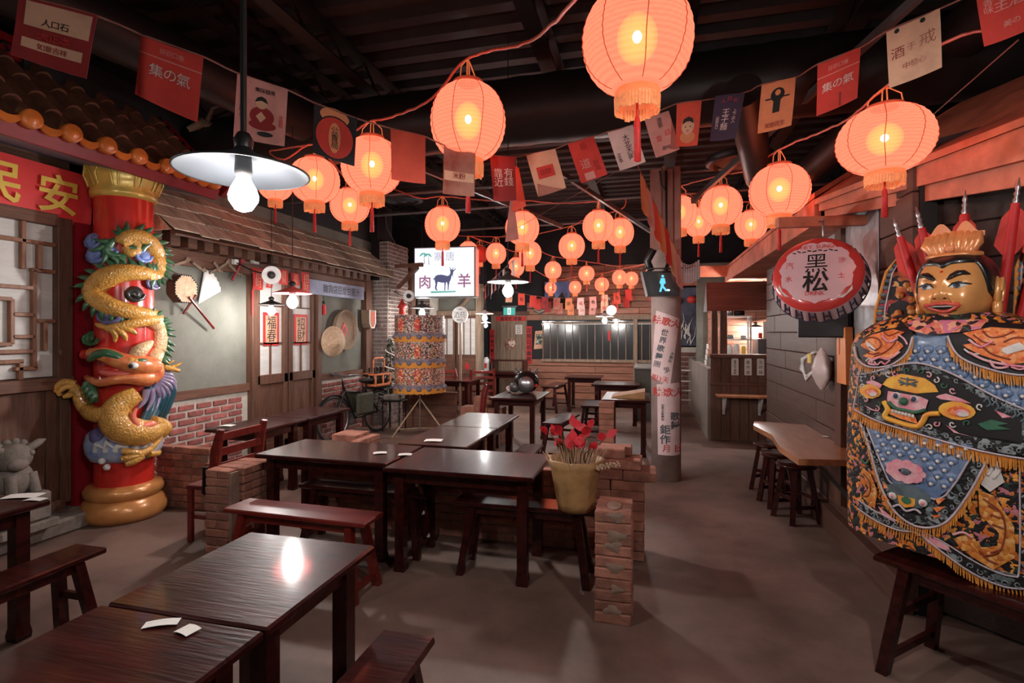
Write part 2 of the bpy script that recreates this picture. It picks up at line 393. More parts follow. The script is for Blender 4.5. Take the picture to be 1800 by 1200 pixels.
# shingle eave : a run of rows
eave = thing('shingle_eave', 'lean-to eave of overlapping split grey-brown shingles over the plaster wall', 'roof', (WL + .02, 4.1, 2.62))
e0, e1 = V((-4.33, 0, 2.62)), V((-4.97, 0, 3.2)); sd = (e1 - e0)
mb = MB(); mb.obox((e0 + e1) / 2 + V((-.02, 6.27, -.03)), sd / 2, (0, 2.17, 0), (-.007, 0, -.008)); mb.build('backing_board', M['oldwoodY'], eave, True)
rows = 4; nrm = V((sd.z, 0, -sd.x)).normalized() * 1
if nrm.z < 0: nrm = -nrm
for r in range(rows):
    y = 4.06 - (r % 2) * .09
    while y < 8.42:
        wd = R.uniform(.22, .36); a = e0 + sd * (r / rows - .01 + R.uniform(-.025, .01)); b = e0 + sd * min((r + 1.25) / rows, 1.03)
        a = a + V((0, y, 0)) + nrm * (.022 + R.uniform(0, .012)); b = b + V((0, y, 0)) + nrm * .006
        ww = V((0, wd - .016, 0)); b2 = MB()
        b2.prism([a, a + ww, b + ww, b], -nrm * .013); b2.build('shingle', M['shingle'], eave, True)
        y += wd
b2 = MB(); b2.prism([e0 + V((0, 4.04, .0)), e1 + V((0, 4.04, 0)), V((-4.97, 4.04, 2.62))], (0, -.02, 0)); b2.build('gable_board', M['straw'], eave, True)
# brick pilaster, bricks too small to pick apart
def brickfield(parent, o, ux, nu, z1, key, l=.22, h=.07, m=None, dep=.03, z0=.0, mort=None):
    o = V(o); ux = V(ux).normalized(); n = V((ux.y, -ux.x, 0)); b = MB(); z = z0; k = 0
    while z + h <= z1:
        x = 0. if k % 2 == 0 else -l / 2
        while x < nu - .02:
            a, c = max(x, 0) + .008, min(x + l, nu) - .008
            if c - a > .02: b.obox(o + ux * (a + c) / 2 + V((0, 0, z + h / 2)) + n * R.uniform(.0, .006), ux * (c - a) / 2, n * dep / 2, (0, 0, h / 2 - .009), .004)
            x += l
        z += h; k += 1
    return b.build('brick_facing', m, parent, False, 'stuff')
pil = slab('trim_10', M['mortar'], -5.0, -4.55, 8.75, 9.55, 0, 3.3)
brickfield(pil, (-4.99, 8.75, 0), (1, 0, 0), .44, 3.3, 0, m=M['brickgrey']); brickfield(pil, (-4.55, 8.75, 0), (0, 1, 0), .8, 3.3, 0, m=M['brickgrey'])
slab('trim_11', M['black'], -4.85, -4.72, 8.66, 8.745, 2.6, 4.3)
pil = slab('trim_12', M['mortar'], -5.0, -4.7, 11.0, 11.48, 0, 3.2)
brickfield(pil, (-4.99, 11.0, 0), (1, 0, 0), .29, 3.2, 0, m=M['brickgrey'])
slab('trim_13', M['oldwood'], -4.68, -4.5, 9.62, 9.8, 0, 3.0)
# ---- left shop front: window with lattice, sill, red post
XW = -4.92
slab('wall_left_shop', M['oldwoodY'], XW - .16, XW - .06, -.5, 3.6, 0, 3.3)
mb = MB(); mb.box(XW - .05, XW - .03, 1.6, 3.5, 1.28, 2.6); win1 = struct('window_1', mb, M['frost'])
def bar(y0, y1, z0, z1, w_=.035, nm='lattice_bar', x=XW, par=None):
    b = MB(); b.box(x - .03, x + .015, y0, y1, z0, z1, .004); b.build(nm, M['lattice'], par or win1)
def hb(y0, y1, z, w_=.032): bar(y0, y1, z - w_ / 2, z + w_ / 2)
def vb(y, z0, z1, w_=.032): bar(y - w_ / 2, y + w_ / 2, z0, z1)
b = MB(); b.box(XW - .04, XW + .04, 3.44, 3.56, 1.2, 2.64, .005); b.build('window_stile', M['oldwood'], win1)
b = MB(); b.box(XW - .04, XW + .04, 1.5, 3.44, 2.56, 2.66, .005); b.build('window_rail', M['oldwoodY'], win1)
b = MB(); b.box(XW - .04, XW + .06, 1.5, 3.56, 1.17, 1.27, .005); b.build('window_rail', M['oldwoodY'], win1)
for (ya, yb, z) in ((2.6, 3.44, 2.4), (2.6, 3.02, 2.24), (3.26, 3.44, 2.17), (2.6, 3.28, 2.02), (2.6, 2.8, 1.86), (2.85, 3.12, 1.92), (3.12, 3.28, 1.8), (2.6, 2.85, 1.74), (3.12, 3.28, 1.62), (2.85, 3.12, 1.56), (2.6, 2.85, 1.6), (2.6, 3.28, 1.5), (2.9, 3.2, 1.42), (3.3, 3.44, 1.75), (3.14, 3.3, 1.36), (2.6, 2.9, 1.37)): hb(ya, yb, z)
for (y, za, zb) in ((2.87, 2.24, 2.56), (3.2, 2.17, 2.56), (3.28, 1.36, 2.17), (2.72, 1.37, 2.24), (2.98, 1.92, 2.02), (2.85, 1.56, 1.92), (3.12, 1.56, 1.92), (2.98, 1.5, 1.56), (2.9, 1.27, 1.42), (3.18, 1.27, 1.42), (3.32, 2.17, 2.4), (3.36, 1.5, 1.75)): vb(y, za, zb)
b = MB(); b.box(XW - .05, XW, 1.5, 3.5, .2, 1.17); b.box(XW - .03, XW + .02, 3.36, 3.44, .18, 1.17, .004); b.box(XW - .03, XW + .02, 3.47, 3.56, .18, 1.17, .004); b.box(XW - .03, XW + .03, 1.5, 3.5, .12, .22, .004); struct('trim_14', b, M['oldwood'])
slab('trim_15', M['redpaint'], XW - .06, XW + .06, 3.57, 3.74, 0.12, 2.62)
b = MB(); b.box(XW - .1, XW + .3, 1.0, 3.75, 0, .13, .02); struct('trim_16', b, M['stone'])
# ---- double door
DX = WL + .01
b = MB()
for y in (5.7, 7.06): b.box(DX - .05, DX + .09, y - .05, y + .05, 0, 2.4, .006)
door1 = struct('door_1', b, M['oldwood'])
for k, (ya, yb) in enumerate(((5.76, 6.37), (6.41, 7.0))):
    b = MB(); b.box(DX - .03, DX + .05, ya, ya + .07, .05, 2.38, .004); b.box(DX - .03, DX + .05, yb - .07, yb, .05, 2.38, .004); b.box(DX - .03, DX + .05, ya, yb, .98, 1.1, .004); b.box(DX - .03, DX + .05, ya, yb, .05, .2, .004)
    lf = b.build('door_leaf', M['oldwood'], door1)
    b = MB(); b.box(DX - .02, DX, ya + .05, yb - .05, 1.08, 2.38); b.build('paper_pane', M['frost'], lf)
    b = MB(); b.box(DX - .02, DX + .02, ya + .06, yb - .06, .18, 1.0); b.build('door_panel', M['oldwood'], lf)
    b = MB(); ym = (ya + yb) / 2
    b.box(DX - .02, DX + .02, ya + .05, yb - .05, 1.5, 1.525); b.box(DX - .02, DX + .02, ya + .05, yb - .05, 2.0, 2.02); b.box(DX - .02, DX + .02, ym - .012, ym + .012, 1.1, 1.5)
    if k: b.box(DX - .02, DX + .02, ym - .012, ym + .012, 2.0, 2.38)
    b.build('muntin', M['oldwood'], lf)
# ---- back wall boards and window
YB = 13.25
z = .02
def plank(parent, x0, x1, z0, z1, m, y=YB, th=.03):
    b = MB(); b.box(x0, x1, y - th + R.uniform(-.008, .008), y + .01, z0 + .004, z1 - .004, .006); return b.build('plank', m, parent)
for z0 in [i * .165 for i in range(6)]:
    x = -3.0
    while x < .35:
        l = R.uniform(1.0, 1.9); plank(wall_back, x, min(x + l, .4) - .004, z0, z0 + .161, M['plankback']); x += l
for z0 in [1.97 + i * .15 for i in range(9)]:
    x = -3.0 if z0 < 2.3 else -2.45
    while x < .35:
        l = R.uniform(1.0, 1.9); plank(wall_back, x, min(x + l, .4) - .004, z0, z0 + .146, M['plankback']); x += l
x = -3.95
while x < -3.02:
    wd = R.uniform(.1, .17); b = MB(); b.box(x, min(x + wd, -3.0) - .004, YB - .05, YB - .005, 0, 2.1, .005); b.build('plank', M['plankdoor'], wall_back); x += wd
slab('trim_17', M['oldwoodX'], -4.05, -2.95, YB - .07, YB - .01, 2.1, 2.2)
slab('trim_18', M['oldwood'], -4.3, -4.15, YB - 1.2, YB - 1.05, 0, 2.75)
b = MB(); b.box(-2.6, .05, YB - .04, YB - .02, 1.0, 1.95); win2 = struct('window_2', b, M['glass'])
for i in range(15):
    x = -2.58 + i * .186; b = MB(); b.box(x - .011, x + .011, YB - .07, YB - .02, 1.0, 1.9, .003); b.build('window_bar', M['plankdoor'], win2)
for a, c in ((.93, 1.0), (1.88, 1.92), (1.97, 2.08)):
    b = MB(); b.box(-2.62, .08, YB - .1, YB - .02, a, c, .004); b.build('window_rail', M['plankdoor'], win2)
b = MB(); b.box(-2.62, .05, YB - .12, YB - .06, 1.86, 1.875); b.build('light_rail', M['white'], win2)
b = MB(); b.box(-.36, -.26, YB - .14, YB - .02, 0.3, 2.0, .004); b.build('window_post', M['plankdoor'], win2)
# ---- aisle end: painted wall over white brick
b = MB(); b.box(.42, 1.35, 12.95, 13.0, 1.35, 2.7); mural = struct('wall_back_aisle', b, mat('mural_paint', (84, 88, 104), .7, .5, 2.2, col2=(44, 46, 60)))
b = MB(); b.box(.4, 1.35, 12.9, 12.95, 0, 1.32); wb = struct('wall_back_brick', b, M['mortar']); brickfield(wb, (.4, 12.9, 0), (1, 0, 0), .95, 1.32, 0, l=.3, h=.11, m=mat('bare_brick', (112, 74, 66), .8, .4, 6, rnd=0))
b = MB()
for i in range(26):
    p = V((R.uniform(.5, .95), 12.94, R.uniform(1.35, 1.75))); q = p + V((R.uniform(-.12, .12), 0, R.uniform(.15, .45)))
    b.tube([p, (p + q) / 2 + V((R.uniform(-.05, .05), 0, 0)), q], [.012, .009, .003], 5)
b.build('painted_branch', M['paper'], mural)
b = MB(); b.lathe([(0, -.09), (.09, -.07), (.13, 0), (.09, .07), (0, .09)], 14, (.62, 12.93, 2.38)); b.lathe([(0, -.09), (.09, -.07), (.13, 0), (.09, .07), (0, .09)], 14, (.98, 12.93, 2.42)); b.build('painted_lantern', M['redprint'], mural)
slab('trim_19', M['fascia'], .2, 1.4, 12.6, 12.7, 2.72, 3.0)
# ---- right: plank wall of the hut, two runs
RX = 1.5
b = MB(); b.box(RX + .03, RX + .12, 3.6, 7.6, 0, 2.75); wall_right = struct('wall_right', b, M['black'])
for k in range(13):
    y = 3.6; z0 = .02 + k * .205
    while y < 7.55:
        l = R.uniform(1.2, 2.2); y2 = min(y + l, 7.58)
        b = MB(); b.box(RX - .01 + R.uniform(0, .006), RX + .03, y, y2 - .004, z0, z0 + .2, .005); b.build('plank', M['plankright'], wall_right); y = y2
sg0, sg1 = V((RX + .12, 3.7, 0)), V((RX + 1.87, 3.7 - 1.9, 0)); sdir = (sg1 - sg0).normalized(); snr = V((sdir.y, -sdir.x, 0))
if snr.x > 0: snr = -snr
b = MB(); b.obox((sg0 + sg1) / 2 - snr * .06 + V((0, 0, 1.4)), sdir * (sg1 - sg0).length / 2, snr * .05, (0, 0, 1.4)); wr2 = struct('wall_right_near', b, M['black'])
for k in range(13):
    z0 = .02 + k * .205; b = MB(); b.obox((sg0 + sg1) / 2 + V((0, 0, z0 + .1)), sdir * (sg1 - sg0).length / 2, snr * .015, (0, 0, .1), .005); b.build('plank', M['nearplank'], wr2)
slab('trim_20', M['oldwood'], RX - .05, RX + .05, 4.66, 4.8, .3, 2.7)      # wall stud beside the counter
slab('baseboard_right', M['plankright'], RX - .07, RX, 3.6, 7.5, 0, .2)
b = MB(); b.sheet(lambda u, v: (RX - .016, 4.05 + u * .6, 1.38 + v * 1.2), 1, 1); b.box(RX - .018, RX - .012, 4.05, 4.65, 1.38, 2.58); b.build('foil_lining', M['foil'], wall_right)
b = MB(); b.box(RX - .018, RX - .012, 4.82, 5.3, 1.9, 2.58); b.build('foil_lining', M['foil'], wall_right)
# posts at the far end of the plank wall
for nm, px, d, r, m in (('birch_post', 1372, 7.35, .1, 'birch'), ('log_post', 1408, 6.9, .1, 'oldwood')):
    p = atd(px, 600, d); b = MB(); n = 10; pts = [(p.x + .01 * math.sin(i), p.y, 0.02 + 2.6 * i / n) for i in range(n + 1)]
    b.tube(pts, [r * (1 + .08 * math.sin(i * 2.1)) for i in range(n + 1)], 12)
    solo(nm, 'peeling white birch trunk post at the end of the plank wall' if nm[0] == 'b' else 'brown stripped log post beside the white birch trunk', 'post', b, M[m])
# eaves of the right hut
f0, f1, fe = V((1.24, 4.45, 2.57)), V((2.05, 1.94, 2.57)), V((1.22, 9.2, 2.57))
def eaves(name, a, b_, inn):
    o = MB(); d = (b_ - a).normalized(); inn = V(inn).normalized()
    o.beam(a, b_, .05, .2, ch=.004); struct(name, o, M['fascia'])
b = MB(); z_ = lambda p, z: V((p.x, p.y, z)); b.prism([z_(f0, 2.565), z_(f1, 2.385), z_(f1, 2.62), z_(f0, 2.625)], (.03, .01, 0)); o = struct('trim_21', b, M['fascia']); b = MB(); b.prism([z_(f0, 2.52) + V((.04, .01, 0)), z_(f1, 2.215) + V((.04, .01, 0)), z_(f1, 2.40) + V((.04, .01, 0)), z_(f0, 2.575) + V((.04, .01, 0))], (.03, .01, 0)); b.build('lower_fascia_board', M['fascia'], o); eaves('trim_22', f0 + V((0, .03, 0)), fe, (1, 0, 0))
b = MB(); b.prism([f0 + V((-.03, 0, .045)), f1 + V((-.03, 0, .04)), f1 + V((1.2, .5, .75)), f0 + V((1.0, .2, .75))], (0, 0, .04)); b.prism([f0 + V((-.03, 0, .1)), fe + V((-.03, 0, .1)), fe + V((1.0, 0, .75)), f0 + V((1.0, .2, .75))], (0, 0, .04)); b.prism([f0 + V((.06, 0, .0)), f1 + V((.06, 0, -.15)), f1 + V((1.2, .5, -.1)), f0 + V((.9, .2, .0))], (0, 0, .02)); b.prism([f0 + V((0, 0, -.1)), fe + V((0, 0, -.1)), fe + V((1.0, 0, -.12)), f0 + V((.9, .2, -.12))], (0, 0, .02)); struct('trim_23', b, M['fascia'])
b = MB(); b.beam((1.36, 5.0, 2.5), (RX + .2, 5.0, 2.5), .07, .07); b.beam(atd(1366, 392, 3.8), atd(1562, 386, 3.75), .06, .07); struct('trim_24', b, M['fascia'])
b = MB(); p, q = atd(1490, 405, 4.5), atd(1556, 462, 4.3); b.beam(p, q, .06, .07); struct('trim_25', b, M['fascia'])
b = MB(); p = atd(1563, 390, 4.05); b.box(p.x - .04, p.x + .05, p.y - .05, p.y + .05, 2.08, 2.62, .004); struct('trim_26', b, M['fascia'])
# ---- bar hut at the back of the aisle
HY = 8.65; hut = MB(); hut.box(.92, 3.2, HY, HY + .08, 0, 1.3); hutw = struct('wall_right_bar', hut, M['oldwoodX'])
x = .94
while x < 1.9:
    b = MB(); b.box(x, x + .125, HY - .02, HY, .02, 1.28, .004); b.build('plank', M['oldwood'], hutw); x += .13
b = MB(); b.box(.88, .96, HY + .05, 12.8, 0, 1.1); b2 = struct('wall_right_aisle', b, mat('grey_panel', (132, 122, 116), .6, .2, 3))
b = MB(); b.box(.9, 1.9, HY - .06, HY + .1, 1.27, 1.33, .006); b.box(.9, 1.9, HY - .05, HY, .86, .9, .004); struct('trim_27', b, M['oldwoodX'])
b = MB(); b.box(.93, 1.02, HY - .03, HY + .08, 1.3, 2.2, .005); b.box(1.06, 1.16, HY + .02, HY + .12, 1.3, 2.2, .005); struct('trim_28', b, M['oldwood'])
b = MB(); roofm = struct('trim_29', b.obox((1.9, HY - .05, 2.1), (1.05, 0, 0), (0, .02, 0), (0, .02, .02)), M['siding'])
for k in range(5):
    b = MB(); zz = 1.98 + k * .088; yy = HY - .12 + k * .03; b.obox((1.55, yy, zz + .045), (.7, 0, 0), (0, .01, 0), (0, .012, .046), .003); b.build('siding_board', M['siding'], roofm)
b = MB(); b.prism([(.86, HY - .12, 1.98), (.86, HY + .1, 2.42), (.86, HY + .5, 1.98)], (.03, 0, 0)); struct('trim_30', b, M['black'])
b = MB(); b.box(.9, 3.2, 10.9, 10.95, 0, 3.0); kw = struct('wall_right_kitchen', b, M['plaster'])
for k in range(9):
    b = MB(); b.box(1.1, 2.4, 10.87, 10.9, 1.2 + k * .12, 1.315 + k * .12, .004); b.build('plank', M['plankback'], kw)
slab('trim_31', M['fascia'], .8, 2.6, 9.0, 9.1, 2.55, 2.72)
# ---- ceiling services
def ductline(label, p, q, r, rings=True, n=20):
    p, q = V(p), V(q); o = MB(); L = (q - p).length; k = int(L / .12); pts = [p + (q - p) * i / k for i in range(k + 1)]
    o.tube(pts, [r * (1.025 if i % 3 == 0 else 1) for i in range(k + 1)], n)
    return solo('air_duct', label, 'duct', o, M['duct'])
ductline('widest round black duct crossing the ceiling behind the two biggest lanterns', (-6.2, 5.0, 3.72), (4.4, 4.7, 3.72), .3)
ductline('dark ribbed round duct above the tiled gate roof', (-4.6, -1.0, 3.9), (-3.3, 4.6, 3.75), .2)
ductline('dark round duct hung along the ceiling over the bar eave', (2.6, -2.5, 3.9), (1.9, 9, 3.7), .17)
ductline('short dark round branch duct rising between the bunting and the bar', (.62, 3.9, 3.3), (1.0, 5.4, 3.1), .12)
for i, (a, b_) in enumerate((((-6, 6.4, 3.45), (1.4, 6.2, 3.45)), ((-4.4, 7.6, 3.5), (4, 7.3, 3.5)), ((-4, 9.3, 3.55), (4, 9.0, 3.55)))):
    o = MB(); o.tube([a, b_], .022, 8); solo('steel_conduit', ['nearest thin conduit spanning the ceiling beyond the wide duct', 'thin conduit spanning the ceiling over the concrete pillar', 'farthest thin conduit spanning the ceiling towards the back wall'][i], 'pipe', o, M['grey'])
for i, (a, b_) in enumerate((((-2.9, 4.4, 3.55), (-1.3, 8.2, 3.3)), ((-1.2, 5.8, 3.6), (.1, 9.5, 3.35)), ((1.7, 3.2, 3.7), (.5, 6.6, 3.2)))):
    o = MB(); o.beam(a, b_, .04, .06); solo('ceiling_strut', ['slanting grey steel strut behind the round red flag', 'slanting grey strut above the middle lanterns', 'slanting grey strut beside the right lantern cord'][i], 'strut', o, M['grey'])
o = MB(); p = atd(707, 352, 7.6); o.lathe([(.28, .02), (.3, 0), (.22, -.02), (.21, .01), (.13, -.03), (.12, 0), (.05, -.03), (0, -.03)], 28, p); solo('ceiling_vent', 'round ringed ceiling air vent above the goat light box', 'vent', o, M['duct'])
o = MB(); p = atd(1300, 285, 5.6)
o.lathe([(.33, .06), (.34, 0), (.27, -.03), (.26, .02), (.15, -.04), (0, -.02)], 28, p); solo('ceiling_vent', 'round ringed ceiling air vent behind the right-hand lantern cord', 'vent', o, M['duct'])
# ================================================================ FURNITURE
def table(label, x0, x1, y0, y1, z=.73, inset=.07, rz=0., group=None, longy=None, cat='table', m=None):
    cx, cy = (x0 + x1) / 2, (y0 + y1) / 2; hx, hy = (x1 - x0) / 2, (y1 - y0) / 2
    t = thing('dining_table', label, cat, (cx, cy, 0), rz, group)
    m = m or (M['dark2'] if hy > hx else M['dark']); ix = min(inset, .06)
    b = MB(); b.box(-hx, hx, -hy, hy, z - .032, z, .008); b.build('tabletop', m, t)
    b = MB(); a, c = z - .115, z - .032
    b.box(-hx + ix, hx - ix, -hy + inset + .012, -hy + inset + .03, a, c); b.box(-hx + ix, hx - ix, hy - inset - .03, hy - inset - .012, a, c)
    b.box(-hx + ix + .012, -hx + ix + .03, -hy + inset, hy - inset, a, c); b.box(hx - ix - .03, hx - ix - .012, -hy + inset, hy - inset, a, c); b.build('apron', m, t)
    for sx in (-1, 1):
        for sy in (-1, 1):
            px, py = sx * (hx - ix - .03), sy * (hy - inset - .03); b = MB(); k = .033
            vs = []
            for zz, q in ((0, k * 1.12), (.03, k * 1.2), (.07, k), (z - .032, k)): vs += [(px - q, py - q, zz), (px + q, py - q, zz), (px + q, py + q, zz), (px - q, py + q, zz)]
            fs = [[3, 2, 1, 0], [12, 13, 14, 15]] + [[i * 4 + j, i * 4 + (j + 1) % 4, i * 4 + 4 + (j + 1) % 4, i * 4 + 4 + j] for i in range(3) for j in range(4)]
            b.add(vs, fs); b.build('leg', M['dark'], t)
    return t
def bench(label, p, length, rz, wid=.25, h=.49, group=None, name='bench', m=None):
    t = thing(name, label, 'bench', (p[0], p[1], 0), rz, group); hl, hw = length / 2, wid / 2; m = m or M['dark']
    b = MB(); b.box(-hl, hl, -hw, hw, h - .03, h, .007); b.build('seat', m, t)
    b = MB(); b.box(-hl + .1, hl - .1, -hw + .04, -hw + .055, h - .085, h - .03); b.box(-hl + .1, hl - .1, hw - .055, hw - .04, h - .085, h - .03); b.build('apron', m, t)
    for sx in (-1, 1):
        q = []
        for sy in (-1, 1):
            a, c = V((sx * (hl - .13), sy * (hw - .045), h - .03)), V((sx * (hl - .06), sy * (hw + .02), 0))
            b = MB(); k = .024
            vs = [c + V(d) * k for d in ((-1, -1, 0), (1, -1, 0), (1, 1, 0), (-1, 1, 0))] + [a + V(d) * k for d in ((-1, -1, 0), (1, -1, 0), (1, 1, 0), (-1, 1, 0))]
            b.hull(vs, [[0, 1, 2, 3], [4, 5, 6, 7], [0, 1, 5, 4], [1, 2, 6, 5], [2, 3, 7, 6], [3, 0, 4, 7]]); b.build('leg', m, t); q.append((a, c))
        for f in (.42, .84):
            b = MB(); b.beam(q[0][0].lerp(q[0][1], f), q[1][0].lerp(q[1][1], f), .022, .035); b.build('stretcher', m, t)
    return t
def stool(label, p, h=.5, r=.17, group=None, rz=.4):
    t = thing('round_stool', label, 'stool', (p[0], p[1], 0), rz, group)
    b = MB(); b.lathe([(0, h - .03), (r - .02, h - .03), (r, h - .022), (r, h - .006), (r - .012, h), (0, h)], 28); b.build('seat', M['dark'], t)
    L = []
    for k in range(4):
        a = k * PI / 2 + PI / 4; u = V((math.cos(a), math.sin(a), 0)); n = V((-u.y, u.x, 0)); b = MB(); top, bot = u * (r * .62) + V((0, 0, h - .03)), u * (r * 1.12); q = .021
        vs = [bot + (u * i + n * j) * q for i, j in ((-1, -1), (1, -1), (1, 1), (-1, 1))] + [top + (u * i + n * j) * q for i, j in ((-1, -1), (1, -1), (1, 1), (-1, 1))]
        b.hull(vs, [[0, 1, 2, 3], [4, 5, 6, 7], [0, 1, 5, 4], [1, 2, 6, 5], [2, 3, 7, 6], [3, 0, 4, 7]]); b.build('leg', M['dark'], t); L.append((top, bot))
    for k in range(4):
        f = .55 if k % 2 else .7; b = MB(); b.beam(L[k][0].lerp(L[k][1], f), L[(k + 1) % 4][0].lerp(L[(k + 1) % 4][1], f), .02, .03); b.build('stretcher', M['dark'], t)
    return t
G = 'dark lacquered tables'
table('dark lacquered table at the bottom left corner, closest to the camera, with napkins on it', -1.8, -1.15, .5, 1.405, group=G)
table('dark red table with a lamp glare streak, abutting the closest table', -1.79, -1.15, 1.415, 2.09, group=G)
table('dark table with bluish window sheen in the middle, beside the red-leaved plant', -1.76, -.71, 3.3, 3.99, group=G)
table('dark reddish table left of the bluish sheened table, behind the red bench', -2.9, -1.79, 3.42, 4.03, rz=-.02, group=G)
table('nearer half of the long glossy table pair running back from the middle', -2.03, -1.42, 4.06, 4.94, inset=.2, group=G)
table('farther half of the long glossy table pair running back from the middle', -2.03, -1.42, 4.95, 5.85, group=G)
table('square dark table carrying the round metal bell-like ornament', -2.2, -1.5, 7.25, 8.25, group=G)
table('nearer wall table at the left brick wall behind the slatted chair', -4.12, -3.55, 4.2, 5.0, inset=.1, group=G)
table('farther wall table at the left in front of the panelled double door', -4.1, -3.55, 5.02, 5.85, group=G)
table('dark table at the left edge of the picture with menus on its corner', -3.85, -3.2, .9, 2.22, group=G)
table('dark table half hidden behind the embroidered parasol drum', -4.3, -3.3, 9.6, 10.5, group=G)
table('small dark table by the cedar wall under the barred window, farther one', -1.7, -.95, 11.0, 11.8, group=G)
table('small dark table near the bar end, in front of the farther wall table', -1.0, -.15, 9.6, 10.3, group=G)
table('dark table against the planked back door with a low box shelf', -3.6, -2.7, 11.7, 12.4, group=G)
t = table('dark side table beside the concrete pillar, carrying a cardboard box', -.62, .02, 7.2, 8.2, z=.76, group=G)
B = 'dark wooden benches'
bench('dark bench carrying the pot of red leaves in front of the low brick wall', (-.82, 3.57), .98, 0, .22, group=B)
bench('red-brown bench in front of the left middle table', (-2.2, 3.04), 1.06, -.03, .24, m=M['redwood'], group=B)
bench('dark bench behind the middle tables, seen under the table tops', (-2.12, 3.72), 1.1, -.03, .2, h=.46, group=B)
bench('dark bench cut off by the bottom edge of the picture', (-.9, 1.42), .96, PI / 2, .22, group=B)
bench('dark bench at the left edge beside the menu table', (-2.95, 1.55), 1.4, PI / 2, .22, group=B)
bench('dark bench right of the ornament table in the aisle', (-1.15, 7.2), .9, PI / 2 - .15, .26, group=B)
bench('tall narrow bench under the barred window against the cedar wall', (-1.95, 11.3), 1.1, PI / 2 - .1, .3, h=.55, group=B)
bench('dark bench between the bar-end table and the brick pier', (-.9, 8.9), .8, PI / 2, .3, group=B)
bench('dark bench left of the glossy table pair, near the brick blocks', (-2.35, 6.6), 1.0, PI / 2, .24, group=B)
bench('dark bench under the farther left wall table', (-3.3, 5.2), 1.0, PI / 2, .2, h=.46, group=B)
bench('dark bench right of the glossy table pair, half hidden by the table', (-1.2, 5.0), 1.2, PI / 2, .22, h=.46, group=B)
st = 'round dark stools along the bar'
p = fl(1405, 920); stool('nearest round stool under the counter on the right', (p.x, p.y + .1), group=st, r=.165)
p = fl(1372, 893); stool('middle round stool of the three under the right counter', (p.x, p.y + .1), group=st, r=.16, rz=.2)
p = fl(1357, 868); stool('farthest round stool of the three under the right counter', (p.x, p.y + .1), group=st, r=.16, rz=.6)
p = fl(1300, 768); stool('round dark stool under the small bar shelf at the back', (p.x, p.y), h=.6, group=st, r=.16)
# right live-edge counter
t = thing('wall_counter', 'honey-coloured live-edge wooden counter fixed to the right plank wall above stools', 'counter', (RX, 5.0, .7))
pts = [(1.03, 4.17), (1.485, 4.25), (1.485, 5.75), (1.04, 5.86), (.985, 5.6), (1.05, 5.1), (1.0, 4.6)]
b = MB(); b.prism([(x, y, .71) for x, y in pts], (0, 0, .045)); b.build('counter_slab', M['liveedge'], t, True)
for y in (4.5, 5.5):
    b = MB(); b.beam((1.47, y, .4), (1.2, y, .7), .03, .03); b.beam((1.47, y, .38), (1.47, y, .7), .03, .02); b.beam((1.48, y, .695), (1.15, y, .695), .03, .02); b.build('bracket', M['grey'], t, True)
t = thing('bar_shelf', 'narrow wooden shelf on two white brackets under the bar opening', 'shelf', (1.35, HY - .2, .7))
b = MB(); b.box(.98, 1.78, HY - .32, HY - .02, .7, .735, .005); b.build('shelf_board', M['liveedge'], t, True)
for x in (1.1, 1.6):
    b = MB(); b.beam((x, HY - .03, .42), (x, HY - .03, .7), .03, .02); b.beam((x, HY - .03, .45), (x, HY - .25, .69), .03, .02); b.build('bracket', M['white'], t, True)
# puppet table
ca = -math.radians(47.5)
E1 = V((.675, -.738, 0)); N1 = V((.738, .675, 0)); c0 = V((1.1, 3.0, 0)) + E1 * .6 + N1 * .2
bench('broad dark splay-legged table under the deity puppet at the right edge', (c0.x, c0.y), 1.25, ca, .42, h=.55, name='low_table')
bpy.data.objects['low_table']['category'] = 'table'
# slat-backed chair
t = thing('slat_back_chair', 'red-brown armchair with a three-slat back beside the brick pier', 'chair', (-3.5, 3.66, 0))
def P_(nm, *a, m='redwood', **k): b = MB(); b.beam(*a, **k); return b.build(nm, M[m], t, True)
for y in (3.44, 3.92):
    b = MB(); b.tube([(-3.27, y, 0), (-3.27, y, .45), (-3.25, y, .7), (-3.21, y, .9)], [.026, .028, .028, .024], 8); b.build('back_post', M['redwood'], t, True)
    b = MB(); b.beam((-3.5, y, 0), (-3.5, y, .43), .04, .04, ch=.006); b.build('front_leg', M['redwood'], t, True)
    b = MB(); b.prism([(-3.2, y - .015, .86), (-3.24, y - .015, .9), (-3.3, y - .015, .74), (-3.32, y - .015, .5), (-3.24, y - .015, .5)], (0, .03, 0)); b.build('back_cheek', M['redwood'], t, True)
for z in (.84, .72, .6): P_('slat', (-3.225 - (.84 - z) * .12, 3.45, z), (-3.225 - (.84 - z) * .12, 3.91, z), .02, .06, ch=.004)
b = MB(); b.box(-3.53, -3.26, 3.42, 3.94, .42, .455, .006); b.build('seat', M['redwood'], t, True)
b = MB(); b.beam((-3.27, 3.46, .2), (-3.5, 3.46, .2), .03, .03); b.beam((-3.27, 3.9, .2), (-3.5, 3.9, .2), .03, .03); b.build('stretcher', M['redwood'], t, True)
ch0 = t
for lab, px, py, d, rz in (('dark slat-back chair left of the low brick block, behind the glossy table pair', 822, 752, 7.9, .3), ('slat-back chair half hidden behind the parasol drum', 800, 690, 10.9, 2.6), ('slat-back chair turned to the planks beside the extinguisher', 845, 690, 11.3, -1.2)):
    p = atd(px, py, d); copy_tree(ch0, (p.x, p.y, 0), rz, lab)
b = MB()
for i in range(14):
    x = -3.3 + R.uniform(-.02, .02); y = 3.38 + R.uniform(-.015, .01); b.tube([(x, y, .62), (x + R.uniform(-.02, .02), y, .4 + R.uniform(0, .05))], .007, 5)
solo('black_tassel', 'black string tassel hanging from the slat-backed chair by the brick pier', 'tassel', b, M['blackmetal'])
